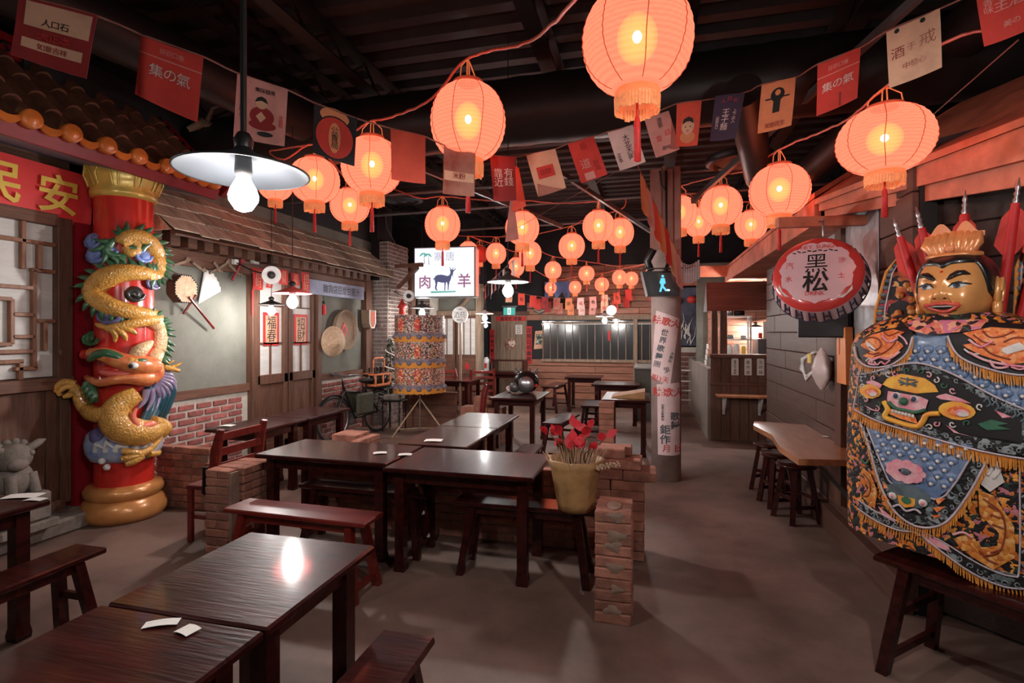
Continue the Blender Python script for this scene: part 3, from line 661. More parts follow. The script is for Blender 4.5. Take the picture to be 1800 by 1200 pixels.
# ---- low brick walls
def lowwall(label, p, q, z1, th=.1, key='low', l=.2, h=.058, cap=True, name='low_brick_wall', skip=0.):
    p, q = V((*p, 0)), V((*q, 0)); d = q - p; L = d.length; d.normalize(); a = math.atan2(d.y, d.x)
    t = thing(name, label, 'brick wall', (p + q) / 2, a)
    b = MB(); b.box(-L / 2 + .01, L / 2 - .01, -th / 2 + .012, th / 2 - .012, 0, z1 - .02); b.build('mortar', M['mortar2'], t)
    pitch = h + .008; n = int(round(z1 / pitch)); pitch = z1 / n
    for r in range(n):
        z = (r + .5) * pitch; x = -L / 2
        if r % 2:
            lay(t, key + 'h' if key + 'h' in BR else key, (x + .05, 0, z)); x += .1 + .008
        while x + l <= L / 2 + .02:
            lay(t, key, (x + l / 2, 0, z)); x += l + .008
        if x + .09 <= L / 2 + .01: lay(t, key + 'h', (x + .05, 0, z))
    return t
lowwall('long low brick wall running behind the middle tables', (-2.9, 4.1), (-.5, 4.1), .6)
lowwall('low brick wall at the left between dragon column and chair', (-4.55, 4.12), (-3.95, 4.12), .58)
t = lowwall('square brick pier beside the slat-backed chair', (-3.22, 3.34), (-2.98, 3.34), .63, name='brick_pier'); 
for dy in (.105, .21, .315):
    for r in range(10): sh_ = .05 * (r % 2); lay(t, 'low', (-.02 - sh_ * .0, dy, (r + .5) * .063)); lay(t, 'lowh', (.082, dy, (r + .5) * .063), j=.002)
lowwall('low brick wall seen under the left middle table', (-2.9, 4.15), (-2.9, 5.3), .55)
# stepped stack of loose bricks at the right end
t = thing('brick_stack', 'stepped stack of red bricks at the end of the low wall beside the pot', 'brick stack', (-.27, 4.0, 0))
brick_meshes('big', .235, .115, .07, M['brick2']); brick_meshes('bigh', .115, .115, .07, M['brick2'])
for r in range(8):
    for k in range(2): lay(t, 'big' if True else '', (.0 + (k - .5) * .24, .0, .036 + r * .072), j=.003); lay(t, 'big', ((k - .5) * .24, .12, .036 + r * .072), j=.003)
for k in range(3): lay(t, 'big', (-.24 + k * .24 - .03, .0, .036 + 8 * .072)); lay(t, 'big', (-.24 + k * .24 - .03, .12, .036 + 8 * .072))
for k in range(2): lay(t, 'big', (-.1 + k * .2, .03, .036 + 9 * .072)); lay(t, 'big', (-.1 + k * .2, .15, .036 + 9 * .072))
lay(t, 'big', (-.02, .05, .036 + 10 * .072)); lay(t, 'big', (.03, .16, .036 + 10 * .072))
# free-standing brick post in front
t = thing('brick_post', 'free-standing square brick post with smeared mortar in front of the pot', 'brick post', (-.195, 3.16, 0))
b = MB(); b.box(-.092, .092, -.09, .18, 0, .63); b.build('mortar', M['mortar2'], t)
brick_meshes('pst', .205, .1, .058, M['brick2'])
for r in range(10):
    lay(t, 'pst', (0, -.05, .033 + r * .0635), j=.003); lay(t, 'pst', (0, .055, .033 + r * .0635), j=.003); lay(t, 'pst', (0, .155, .033 + r * .0635), j=.003)
for z, wd in ((.61, .05), (.5, .055), (.44, .05), (.32, .05), (.2, .04), (.08, .05)):
    b = MB(); b.lathe([(wd, 0), (wd * .8, .004), (0, .005)], 16, (R.uniform(-.01, .02), -.1, z), mat=Matrix(((1, 0, 0), (0, 0, -1), (0, .6, 0))), caps=False, wav=lambda a, i: 1 + .25 * math.sin(a * 3 + z * 40) + .12 * math.sin(a * 7 + z * 9)); b.build('mortar_smear', M['mortar2'], t)
b = MB(); b.ball((.0, .03, .636), (.045, .09, .003), 14, 6); b.build('mortar_smear', M['mortar2'], t)
# piers and blocks farther back
def pier(label, px, py, d, wx, wy, z1, name='brick_pier'):
    p = atd(px, py, d); t = thing(name, label, 'brick pier', (p.x, p.y, 0)); b = MB(); b.box(-wx / 2 + .01, wx / 2 - .01, -wy / 2 + .01, wy / 2 - .01, 0, z1 - .01); b.build('mortar', M['mortar2'], t)
    n = int(z1 / .075); h = z1 / n
    for r in range(n):
        k = max(1, int(round(wx / .2)))
        for i in range(k):
            b = MB(); x0 = -wx / 2 + i * wx / k; b.box(x0 + .003, x0 + wx / k - .003, -wy / 2 + R.uniform(-.004, .004), wy / 2, r * h + .003, (r + 1) * h - .003, .005); b.build('brick', M['brick2'], t)
    return t
pier('brick pier left of the side table by the concrete pillar', 1068, 720, 7.1, .2, .4, .75)
pier('low brick block with stacked bricks left of the ornament table', 850, 690, 8.0, .65, .25, .55)
pier('small upper step of bricks on the low block by the ornament table', 852, 680, 8.0, .3, .2, .7)
pier('low brick wall section behind the glossy table pair', 838, 705, 7.4, .5, .2, .5)
pier('brick stub with a pale top behind the left middle table', 617, 770, 5.9, .3, .3, .55)
p = atd(752, 728, 9.2); b = MB(); b.box(p.x - .45, p.x + .5, p.y, p.y + .05, 0, .6, .006)
t = thing('wooden_partition', 'low brown boarded partition behind the parasol stand', 'partition', (p.x, p.y, 0))
for k in range(3):
    b = MB(); b.box(p.x - .48, p.x + .52, p.y, p.y + .04, k * .2 + .01, k * .2 + .207, .005); b.build('board', M['oldwoodX'], t, True)
b = MB(); b.box(p.x - .5, p.x + .54, p.y - .01, p.y + .05, .61, .64, .005); b.build('top_rail', M['oldwoodX'], t, True)
# bar end
p = atd(1131, 690, 10.0); t = thing('service_counter', 'dark grey-green service counter end left of the pillar', 'counter', (p.x, p.y, 0))
b = MB(); b.box(-.16, .16, -.02, .02, 0, .97); b.box(-.16, .16, 0, 1.3, 0, .97, .005); b.build('cabinet', mat('dark_green_panel', (74, 72, 66), .5, .25, 4), t)
b = MB(); b.box(-.18, .19, -.05, 1.35, .97, 1.0, .005); b.build('counter_top', mat('grey_top', (128, 128, 124), .3, .2, 4), t)
b = MB(); p = atd(1110, 695, 7.0); b.prism([(-.25, -.2, .0), (.2, -.2, 0), (.2, -.2, .1), (-.22, -.2, .02)], (0, .45, 0)); b.v = [(x - .25, y + 7.6, z + .76) for x, y, z in b.v]
solo('cardboard_box', 'open sloping cardboard box on the side table beside the pillar', 'box', b, M['card'])
# plant pot
p = fl(1012, 893, .49); t = thing('potted_plant', 'tan wrapped pot of bright red leaves and straw on the dark bench', 'plant', (p.x, p.y, .49))
b = MB(); b.lathe([(.0, 0), (.115, 0), (.125, .05), (.165, .28), (.185, .33), (.17, .335), (.15, .27), (0, .26)], 40, wav=lambda a, i: 1 + (.02 * math.sin(a * 13) if i in (2, 3) else .05 * math.sin(a * 7) if i in (4, 5) else 0)); b.build('pot', mat('tan_crepe_paper', (186, 142, 92), .6, .3, 8, bump=.4), t)
b = MB()
for i in range(110):
    a, r = R.uniform(0, 2 * PI), R.uniform(.02, .16); q = V((r * math.cos(a), r * math.sin(a), .26)); e = V((q.x * 1.35 + R.uniform(-.03, .03), q.y * 1.35 + R.uniform(-.03, .03), .32 + R.uniform(.02, .12))); b.tube([q, e], [.005, .003], 4)
b.build('straw_filling', M['straw'], t, kind='stuff')
lm = mat('bright_red_leaf', (226, 52, 66), .5, .15, 9, rnd=.12); sm = mat('twig', (110, 92, 60), .7, .3, 9)
for i in range(16):
    a = i * 2.4; e = V((.23 * math.cos(a) * (.35 + .65 * i / 15), .16 * math.sin(a), .4 + .17 * R.random()))
    b = MB(); b.tube([(e.x * .3, e.y * .3, .25), e * .6 + V((0, 0, .12)), e], [.005, .004, .002], 5); sg = b.build('twig', sm, t)
    for k in range(2):
        d = V((R.uniform(-1, 1), R.uniform(-1, .4), R.uniform(-.2, 1))).normalized(); s_ = d.cross(V((0, -1, .3))).normalized(); l = R.uniform(.07, .1); w_ = l * .3; n_ = d.cross(s_)
        b = MB(); o = e
        for j in range(6):
            f0_, f1_ = j / 6, (j + 1) / 6; W = lambda f: w_ * math.sin(PI * min(1, f ** .8)) ; Z = lambda f: n_ * (-.02 * f * f)
            b.add([o + d * l * f0_ - s_ * W(f0_) + Z(f0_), o + d * l * f0_ + s_ * W(f0_) + Z(f0_), o + d * l * f1_ + s_ * W(f1_) + Z(f1_), o + d * l * f1_ - s_ * W(f1_) + Z(f1_)], [[0, 1, 2, 3]])
        b.build('leaf', lm, sg)
tr = MB()
for i in range(26):
    x = .14 + i * .006; tr.ball((x, -.1 - .01 * math.sin(i), .3 + .012 * math.sin(i * 1.7) + i * .0014), .012 - i * .0002, 6, 4)
tr.build('berry_spray', M['straw'], t)
# ================================================================ LAMPS, LANTERNS, BUNTING
def lampshade_mb(r, h):
    b = MB(); b.lathe([(.0, h), (r * .1, h), (r * .16, h * .75), (r * .5, h * .42), (r, .0), (r, -.006), (r * .96, -.004), (r * .5, h * .36), (r * .14, h * .6), (0, h * .6)], 40); return b
def pendant(label, px, py, d, wpx, top=None, m='grey', rod=.004, grp='bare-bulb pendant lamps', tilt=None, zc_=4.37, bm='bulb'):
    p = atd(px, py, d); r = wpx * d / FPX / 2; t = thing('pendant_lamp', label, 'lamp', p, 0, grp)
    lampshade_mb(r, r * .42).build('lamp_shade', [M[m]], t)
    b = MB(); b.lathe([(.0, r * .3), (.026, r * .3), (.03, -.0), (.024, -.02), (0, -.02)], 16); b.build('socket', M['socket'], t)
    rb = min(.05, r * .3); b = MB(); b.lathe([(0, -.02 - rb * 2.5), (rb * .55, -.02 - rb * 2.3), (rb * .95, -.02 - rb * 1.7), (rb, -.02 - rb * 1.3), (rb * .85, -.02 - rb * .8), (rb * .5, -.02 - rb * .2), (rb * .45, -.02)], 18); b.build('bulb', M[bm], t)
    b = MB(); b.tube([(0, 0, r * .4), (0, 0, (top if top else zc_) - p.z)], rod, 8); b.build('cord', M['socket'], t)
    b = MB(); b.lathe([(.03, r * .38), (.034, r * .5), (.02, r * .62), (0, r * .62)], 14); b.build('cap', M['socket'], t)
    return t
M['shadegrey'] = mat('dull_grey_enamel', (46, 48, 52), .5, .2, 6); M['shadered'] = mat('red_enamel', (206, 96, 96), .4, .15, 5)
pendant('large grey enamel pendant lamp closest to the camera at upper left', 428, 302, 1.9, 220, m='shadegrey', rod=.011, bm='bulbdim')
pendant('red-topped pendant lamp in front of the left double door', 514, 515, 5.0, 66, m='shadered')
pendant('dark pendant lamp left of the red-topped one', 477, 535, 6.3, 44, m='socket')
pendant('dark pendant lamp hanging above the glossy table pair in the middle', 893, 495, 4.9, 74, m='grey')
pendant('pendant lamp above the embroidered parasol drum', 742, 541, 9.3, 42, m='grey', bm='bulbdim')
pendant('small pendant lamp left of the green exit sign', 852, 551, 10.4, 32, m='white')
pendant('smallest pendant lamp just below the exit-side lamp', 854, 567, 11.0, 18, m='white', bm='bulbdim')
pendant('small pendant lamp over the left part of the barred window', 963, 568, 11.6, 18, m='white', bm='bulbdim')
pendant('pendant lamp in front of the barred window by the pillar', 1063, 556, 10.6, 32, m='white', bm='bulbdim')
pendant('little pendant lamp right of the window lamp', 1083, 562, 11.6, 14, m='white', bm='bulbdim')
pendant('pendant lamp inside the bar kitchen opening', 1328, 574, 9.8, 26, m='grey')
# added fill lamps out of view, built like the visible pendants
for i, (x, y) in enumerate(((-3.3, 1.0), (.3, -1.3), (.95, 1.05))):
    q = pendant(['added unseen fill lamp outside the picture at the left', 'added unseen fill lamp behind the camera', 'added unseen fill lamp outside the picture over the near aisle'][i], 900, 585, 1, (200, 200, 400)[i], bm=('bulb', 'bulbdim', 'bulb')[i]); q.location = (x, y, 2.45)
    for c in q.children:
        if c.name.startswith('cord'): c.scale.z = .7
def clip(label, px, py, d, wpx, dirv, bulb=True, wall=None):
    p = atd(px, py, d); r = wpx * d / FPX / 2; t = thing('clip_lamp', label, 'lamp', p); q = V(dirv).normalized().to_track_quat('Z', 'Y').to_matrix()
    b = MB(); b.lathe([(r * .2, -.1 * r), (r * .22, 0), (r, r * .25), (r, r * .28), (r * .95, r * .27), (r * .2, r * .05), (0, r * .05)], 28, mat=q); b.build('lamp_shade', M['white'], t)
    b = MB(); b.ball(q @ V((0, 0, r * .3)), r * .42, 14, 10); b.build('bulb', M['bulb'] if bulb else M['socket'], t)
    if wall:
        e = V(wall) - p; b = MB(); b.tube([(0, 0, 0), e * .5 + V((0, 0, -.03)), e], .008, 6); b.build('arm', M['blackmetal'], t)
        b = MB(); b.obox(e, (.03, 0, 0), (0, .03, 0), (0, 0, .03), .005); b.build('clamp', M['white'], t)
    return t
clip('white clip lamp clamped under the shingle eave at the left', 478, 484, 6.2, 32, (.5, -.9, .05), False, (WL + .1, 5.35, 2.5))
clip('white clip lamp on the pilaster bracket left of the goat light box', 719, 520, 8.6, 20, (.2, -1, -.05), False, (-4.52, 8.85, 2.42))
clip('white clip lamp with lit bulb over the bar siding', 1320, 515, 8.1, 30, (-.75, -.4, -.35), True, tuple(atd(1347, 488, 8.3)))
clip('bright round lamp in front of the cedar wall above the window', 1075, 545, 11.4, 17, (0, -1, -.1), True, tuple(atd(1070, 525, 12.6)))
# ---- lanterns
def lantern_mats():
    m = bpy.data.materials.new('lantern_paper'); m.use_nodes = True; nt = m.node_tree; nt.nodes.clear(); N = nt.nodes; L = nt.links
    o = N.new('ShaderNodeOutputMaterial'); e = N.new('ShaderNodeEmission'); tr = N.new('ShaderNodeBsdfTransparent'); mx = N.new('ShaderNodeMixShader'); mx.inputs[0].default_value = .3
    tc = N.new('ShaderNodeTexCoord'); wv = N.new('ShaderNodeTexWave'); wv.bands_direction = 'Z'; wv.inputs['Scale'].default_value = 6.5; L.new(tc.outputs['Object'], wv.inputs[0])
    mc = N.new('ShaderNodeMixRGB'); mc.inputs[1].default_value = (2.6, .37, .2, 1); mc.inputs[2].default_value = (2.8, .46, .25, 1); L.new(wv.outputs['Fac'], mc.inputs[0]); L.new(mc.outputs[0], e.inputs[0]); e.inputs[1].default_value = LANT
    L.new(e.outputs[0], mx.inputs[1]); L.new(tr.outputs[0], mx.inputs[2]); L.new(mx.outputs[0], o.inputs[0]); return m
def vol_glow(name, col, st):
    m = bpy.data.materials.new(name); m.use_nodes = True; nt = m.node_tree; nt.nodes.clear(); e = nt.nodes.new('ShaderNodeEmission'); o = nt.nodes.new('ShaderNodeOutputMaterial'); nt.links.new(e.outputs[0], o.inputs['Volume'])
    e.inputs[0].default_value = (*col, 1); e.inputs[1].default_value = st; return m
M['lantern'] = lantern_mats(); M['lbulb'] = vol_glow('lantern_bulb_glow', (1, .62, .03), 7.5); M['lbulb2'] = glow('lantern_bulb_core', (1, 1, .8), 3.0)
M['lrib'] = mat('lantern_seam', (170, 70, 45), .7, .2, 9, emit=.35); M['lcap'] = mat('lantern_orange_cap', (240, 130, 80), .5, .2, 9, emit=.35); M['lfringe'] = mat('gold_fringe', (246, 150, 96), .6, .3, 30, emit=.25); M['tassel'] = mat('red_tassel', (214, 48, 44), .6, .2, 20)
M['lunlit'] = mat('unlit_red_paper_glow', (206, 58, 44), .6, .2, 6, emit=.1)  # lantern is off; a faint glow is put into its paper
def lantern_proto():
    t = thing('paper_lantern', 'x', 'lantern')
    pr = []; n = 33
    for i in range(n):
        e = -PI / 2 + PI * i / (n - 1); e = e * .86; r = .5 * math.cos(e) ** .8 * (1.0 if i % 2 else .982); pr.append((r, .5 * math.sin(e) / math.sin(PI / 2 * .86)))
    b = MB(); b.lathe(pr, 40, caps=False); b.build('lantern_shade', M['lantern'], t)
    for k in range(8):
        a = k * PI / 4 + .2; b = MB(); b.tube([((r + .004) * math.cos(a + .02 * math.sin(z * 9)), (r + .004) * math.sin(a + .02 * math.sin(z * 9)), z) for r, z in pr[2:-2]], .0045, 5); b.build('seam', M['lrib'], t)
    b = MB(); b.lathe([(.17, .49), (.2, .5), (.2, .535), (.17, .54)], 28, caps=False); b.build('top_ring', M['lrib'], t)
    b = MB()
    for s_ in (-1, 1):
        b.tube([(s_ * .18, 0, .52), (s_ * .16, 0, .68), (s_ * .05, 0, .8), (0, 0, .83)], .008, 6); b.tube([(s_ * .03, 0, .5), (s_ * .02, 0, .82)], .009, 6)
    b.build('hanger', M['lcap'], t)
    b = MB(); b.lathe([(.15, -.48), (.2, -.5), (.21, -.58), (.2, -.6), (0, -.59)], 28, caps=False); b.build('bottom_cap', M['lcap'], t)
    b = MB()
    for k in range(44):
        a = 2 * PI * k / 44; u = V((math.cos(a), math.sin(a), 0)); b.beam(u * .205 + V((0, 0, -.57)), u * .2 + V((0, 0, -.7 - R.uniform(0, .03))), .024, .008, up=u)
    b.build('fringe', M['lfringe'], t)
    b = MB(); b.tube([(0, 0, -.58), (0, 0, -.78)], .012, 6); b.lathe([(.02, -.76), (.03, -.82), (.036, -1.2), (0, -1.21)], 10); b.build('tassel', M['tassel'], t)
    b = MB(); b.ball((0, 0, .02), (.19, .19, .25), 18, 14); b.build('bulb_glow', M['lbulb'], t)
    b = MB(); b.ball((0, 0, .04), (.045, .045, .06), 12, 8); b.build('bulb_core', M['lbulb2'], t)
    return t
LP = lantern_proto(); first = [True]
LL = [(1120, 72, 192, 176, 2.2, 'biggest glowing paper lantern at the top, nearest the camera'), (823, 215, 132, 132, 3.2, 'large round lantern hung from the thick cord left of the biggest one'), (1555, 247, 150, 112, 2.85, 'wide flattened lantern over the right eave'), (1370, 335, 100, 87, 4.2, 'oblate lantern above the bottle-cap sign'), (553, 317, 86, 76, 4.9, 'lantern right beside the large enamel pendant lamp'), (654, 292, 106, 96, 4.0, 'lantern partly hidden by two bunting flags, left of the plain flag'), (615, 362, 68, 58, 6.2, 'lantern under the flag-covered one, above the shingles'), (484, 322, 60, 58, 6.0, 'lantern mostly hidden behind the bulb of the large pendant lamp'), (778, 395, 62, 60, 6.8, 'lantern hanging directly over the goat light box'), (823, 442, 34, 34, 10.2, 'small lantern overlapping the top corner of the goat light box'), (872, 446, 36, 36, 10, 'small lantern right of the goat light box'), (918, 401, 60, 56, 7.3, 'lantern cut by a dangling folded flag in the middle'), (932, 446, 40, 42, 9.4, 'lantern just below the one cut by the folded flag'), (907, 469, 30, 32, 10.6, 'small lantern above the middle pendant shade'), (972, 475, 30, 30, 11.2, 'small lantern in the middle, fifth from the goat box'), (1005, 433, 46, 44, 8.8, 'lantern alone in the middle over the back room'), (1052, 398, 56, 54, 7.4, 'left lantern of the overlapping pair left of the pillar'), (1090, 409, 48, 48, 8.2, 'right lantern of the overlapping pair left of the pillar'), (1031, 481, 28, 26, 11.4, 'small lantern over the barred window, left of the far pair'), (968, 506, 21, 20, 12.2, 'tiny lantern before the blue poster, left one'), (1011, 505, 22, 22, 12.2, 'tiny lantern before the back bunting, beside the blue poster'), (1058, 500, 25, 24, 11.8, 'tiny lantern above the right half of the barred window'), (1089, 488, 26, 26, 11.4, 'left one of the far small pair beside the walking-man signal'), (1110, 490, 24, 24, 11.7, 'right one of the far small pair beside the walking-man signal'), (1195, 374, 58, 57, 7.0, 'lantern just right of the concrete pillar top'), (1228, 391, 48, 50, 7.8, 'lantern tucked behind its two neighbours right of the pillar'), (1267, 363, 72, 67, 5.9, 'front lantern of the trio right of the pillar'), (1320, 396, 54, 50, 7.0, 'lantern between the trio and the bottle-cap sign'), (1390, 390, 46, 40, 7.6, 'lantern half hidden behind the eave above the cap sign'), (1143, 490, 26, 34, 9.8, 'lantern peeking out behind the walking-man signal')]
lz = {}
for i, (px, py, wd, hh, d, lab) in enumerate(LL):
    p = atd(px, py, d); k = d / FPX; sc = (wd * k, wd * k, hh * k); o = LP if first[0] else copy_tree(LP)
    first[0] = False; o.location = p; o.scale = sc; o.rotation_euler = (0, 0, i * 1.3); o['label'] = lab; o['group'] = 'glowing paper lanterns'; lz[i] = p + V((0, 0, .83 * sc[2]))
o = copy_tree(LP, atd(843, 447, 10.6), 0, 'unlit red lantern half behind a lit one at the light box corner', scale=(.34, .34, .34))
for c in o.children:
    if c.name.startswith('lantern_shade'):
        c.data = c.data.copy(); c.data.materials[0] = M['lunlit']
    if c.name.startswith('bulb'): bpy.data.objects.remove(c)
# cords
M['cordred'] = mat('clear_red_cord', (226, 120, 104), .4, .2, 20); M['string'] = mat('bunting_string', (150, 96, 84), .7, .2, 9)
def cord(label, pts, r, m='cordred', name='lantern_cord', cat='cord', wob=.004):
    P = [p if isinstance(p, V) else atd(*p) for p in pts]; Q = []
    for i in range(len(P) - 1):
        n = max(2, int((P[i + 1] - P[i]).length / .06))
        for k in range(n):
            f = k / n; a = P[i - 1] if i else P[i]; dd = P[i + 2] if i + 2 < len(P) else P[i + 1]; b_, c_ = P[i], P[i + 1]
            q = .5 * ((2 * b_) + (c_ - a) * f + (2 * a - 5 * b_ + 4 * c_ - dd) * f * f + (3 * b_ - a - 3 * c_ + dd) * f ** 3)
            Q.append(q + V((R.uniform(-wob, wob), R.uniform(-wob, wob), R.uniform(-wob, wob))))
    Q.append(P[-1]); b = MB(); b.tube(Q, r, 6); return solo(name, label, cat, b, M[m])
cord('thick red cord carrying the two biggest lanterns at the top', [(1040, -40, 1.95), (940, 68, 2.6), lz[1] + V((0, 0, .01)), (760, 172, 3.5), (690, 205, 3.8), lz[5], (625, 229, 4.2)], .009)
cord('looped cord holding the lanterns beside the large pendant lamp', [(552, 254, 4.9), (510, 260, 5), (474, 266, 5.2), (500, 280, 5.0), lz[4], (600, 305, 5.4), lz[6], (695, 334, 6.4), (740, 348, 6.7), lz[8], (860, 352, 7), lz[11] + V((0, 0, .02)), (990, 357, 7.3), lz[16], (1095, 347, 7.8), (1099, 360, 8.0), lz[17]], .009)
cord('pale red cord of the middle far lanterns', [lz[17], (1028, 386, 8.6), lz[15], (945, 411, 9.3), lz[12], (890, 415, 9.8), lz[10], (805, 414, 10.2)], .009)
cord('cord sagging across the far lanterns before the back wall', [lz[9], lz[13], (940, 438, 10.8), lz[14], lz[18], (1080, 467, 11), lz[22], lz[23], (1140, 462, 10.8)], .01)
cord('lowest far cord above the back bunting', [(905, 450, 11.5), lz[19], lz[20], lz[21], lz[29], (1150, 470, 9.6)], .01)
cord('red cord on the right rising from the pillar towards the top right corner', [(1175, 333, 6.9), (1200, 326, 6.8), lz[26], (1310, 300, 5.1), lz[3], (1480, 215, 3.4), lz[2], (1660, 75, 2.5), (1740, 52, 2.3), (1830, 40, 2.1)], .008)
cord('second red cord right of the pillar running to the eave', [(1175, 333, 6.9), lz[24], lz[25], lz[27], (1350, 355, 7.2), (1400, 361, 7.6), lz[28], (1440, 380, 7.8)], .009)
# ---- bunting
def fmat(n, c, c2=None, e=0): return mat(n, c, .75, .25, 5, col2=c2, bump=.1, emit=e)
FM = {'red': fmat('flag_red', (206, 60, 50)), 'dred': fmat('flag_dark_red', (150, 40, 40)), 'white': fmat('flag_white', (226, 196, 188)), 'pink': fmat('flag_pink', (216, 150, 140)), 'black': fmat('flag_black', (38, 30, 34)), 'orange': fmat('flag_orange', (226, 140, 96)), 'navy': fmat('flag_navy', (66, 48, 70)), 'rust': fmat('flag_rust', (140, 62, 50), (190, 140, 120)), 'plain': fmat('flag_vermilion', (226, 84, 62)), 'cream': fmat('flag_cream', (222, 170, 140))}
def bil(c, wav=.012, n=None):
    A, B_, Cc, D = c; n = n or (B_ - A).cross(D - A).normalized()
    def f(x, y, off=0.): return (A * (1 - x) + B_ * x) * y + (D * (1 - x) + Cc * x) * (1 - y) + n * (wav * math.sin(3.1 * x + 2 * y) * (1 - y * .6) + off)
    return f
def flag(label, corners, m, prints=(), shapes=(), name='bunting_flag', group='bunting flags under the ceiling'):
    """corners: tl,tr,br,bl points; prints: (text,x,y,size,vert,material)"""
    A, B_, Cc, D = corners; f = bil(corners); t = None
    W, H = ((B_ - A).length + (Cc - D).length) / 2, ((D - A).length + (Cc - B_).length) / 2
    n = (B_ - A).cross(D - A).normalized(); sgn = 1 if n.dot(cam.location - A) > 0 else -1
    t = thing(name, label, 'flag', (A + B_) / 2, 0, group)
    b = MB(); b.sheet(lambda u, v: f(u, v), 8, 8, n * -.002 * sgn); b.build('cloth', m, t, True)
    for (tx, x, y, s_, vert, mm) in prints:
        b = MB(); b.glyphs(tx, lambda a, c: f(x + a / W, y + c / H, .0055 * sgn), 0, 0, s_ * W, vert); b.build('lettering', mm, t, True)
    for (nm, pts, mm) in shapes:
        b = MB(); k_ = len(pts); cx, cy = sum(x for x, _ in pts) / k_, sum(y for _, y in pts) / k_; off_ = (.0022 + .0004 * shapes.index((nm, pts, mm))) * sgn
        P2 = [(pts[i][0] + (pts[(i + 1) % k_][0] - pts[i][0]) * j / 3, pts[i][1] + (pts[(i + 1) % k_][1] - pts[i][1]) * j / 3) for i in range(k_) for j in range(3)]; n_ = len(P2)
        b.add([f(cx + (x - cx) * r_ / 4, cy + (y - cy) * r_ / 4, off_) for r_ in range(5) for x, y in P2], [[r_ * n_ + i, r_ * n_ + (i + 1) % n_, (r_ + 1) * n_ + (i + 1) % n_, (r_ + 1) * n_ + i] for r_ in range(4) for i in range(n_)]); b.build(nm, mm, t, True)
    return t
def C4(q, d, d2=None): d2 = d2 or d; return [atd(*q[0], d), atd(*q[1], d2), atd(*q[2], d2), atd(*q[3], d)]
def ell(cx, cy, rx, ry, n=24): return [(cx + rx * math.cos(2 * PI * i / n), cy + ry * math.sin(2 * PI * i / n)) for i in range(n)]
def rect(x0, x1, y0, y1): return [(x0, y0), (x1, y0), (x1, y1), (x0, y1)]
mp, mi, mr, mo = M['paper'], M['ink'], M['redprint'], FM['cream']
flag('large red and cream banded flag with small characters at top left', C4(((32, -10), (172, 28), (152, 138), (18, 95)), 2.0, 2.1), FM['dred'], (('人口石', .5, .66, .12, False, mi), ('大正本', .5, .45, .14, False, FM['red']), ('如意吉祥', .5, .27, .1, False, FM['dred'])), (('print_band', rect(.1, .95, .56, .95), FM['cream']), ('print_band', rect(.1, .9, .2, .36), FM['cream'])))
flag('red flag with white characters at upper left, second from the left', C4(((248, 60), (358, 100), (347, 215), (237, 165)), 2.2, 2.3), FM['red'], (('集の氣', .5, .52, .22, False, FM['white']), ('芬芬口香', .5, .84, .1, False, FM['pink'])), (('print_band', rect(.0, 1, .72, .735), FM['pink']),))
flag('pale flag with a seated figure print behind the lamp rod', C4(((417, 128), (506, 158), (500, 257), (410, 240)), 2.5, 2.6), FM['pink'], (('美味糖果', .56, .84, .1, False, mi), ('甲乙丙人', .12, .5, .09, True, mi), ('本電話', .9, .4, .09, True, mr)), (('print_figure', ell(.52, .42, .24, .16), FM['dred']), ('print_lap', ell(.54, .28, .27, .08), FM['dred']), ('print_head', ell(.5, .62, .11, .08), FM['cream']), ('print_hair', [(.37, .64), (.42, .72), (.5, .745), (.58, .72), (.63, .64), (.5, .675)], mi), ('print_diamond', [(.5, .5), (.6, .41), (.5, .32), (.4, .41)], FM['cream']), ('print_shadow', ell(.6, .14, .16, .04), mi)))
flag('black flag with a round red emblem beside the flag-hidden lantern', C4(((552, 180), (628, 208), (623, 292), (549, 268)), 2.75, 2.8), FM['black'], (('公賣局', .5, .44, .17, True, mi),), (('print_disc', ell(.48, .86, .34, .16), FM['orange']), ('print_ring', ell(.5, .45, .46, .42), mi), ('print_disc', ell(.5, .44, .44, .4), FM['red']), ('print_oval', ell(.5, .44, .14, .3), FM['orange'])))
flag('plain vermilion flag left of the large round lantern', C4(((686, 225), (748, 240), (748, 323), (688, 315)), 3.0), FM['plain'])
flag('worn rust and pale flag hanging in front of the large round lantern', C4(((780, 255), (836, 270), (834, 345), (778, 340)), 3.1), FM['rust'], (('米粉', .5, .42, .2, False, FM['dred']),), (('print_band', rect(.03, .97, .3, .5), FM['cream']),))
flag('dark red flag reading in two columns right of the large lantern', C4(((861, 273), (905, 276), (908, 352), (868, 353)), 3.3), FM['dred'], (('有錢', .71, .53, .37, True, FM['white']), ('靠近', .28, .52, .37, True, FM['white'])))
flag('folded pink flag dangling edge-on below the two-column flag', C4(((906, 290), (912, 296), (925, 362), (900, 372)), 3.5), FM['plain'])
flag('long twisted pinkish flag strip hanging over a far lantern', C4(((897, 345), (904, 360), (912, 420), (888, 425)), 4.4), FM['pink'])
flag('cream flag with a diagonal fold and red box print', C4(((925, 272), (976, 262), (995, 330), (946, 346)), 3.4), FM['cream'], (('店號', .48, .52, .2, False, FM['dred']),), (('print_box', rect(.2, .78, .38, .66), FM['red']), ('print_corner', [(0, 0), (.9, 0), (.1, .3)], FM['rust'])))
flag('red flag tilted with pale block characters in the middle', C4(((998, 252), (1043, 240), (1068, 306), (1022, 322)), 3.4), FM['red'], (('道', .38, .42, .36, False, FM['pink']), ('財福', .75, .3, .2, True, FM['dred']), ('招', .5, .83, .25, False, FM['dred'])), (('print_block', rect(.22, .58, .02, .2), FM['pink']),))
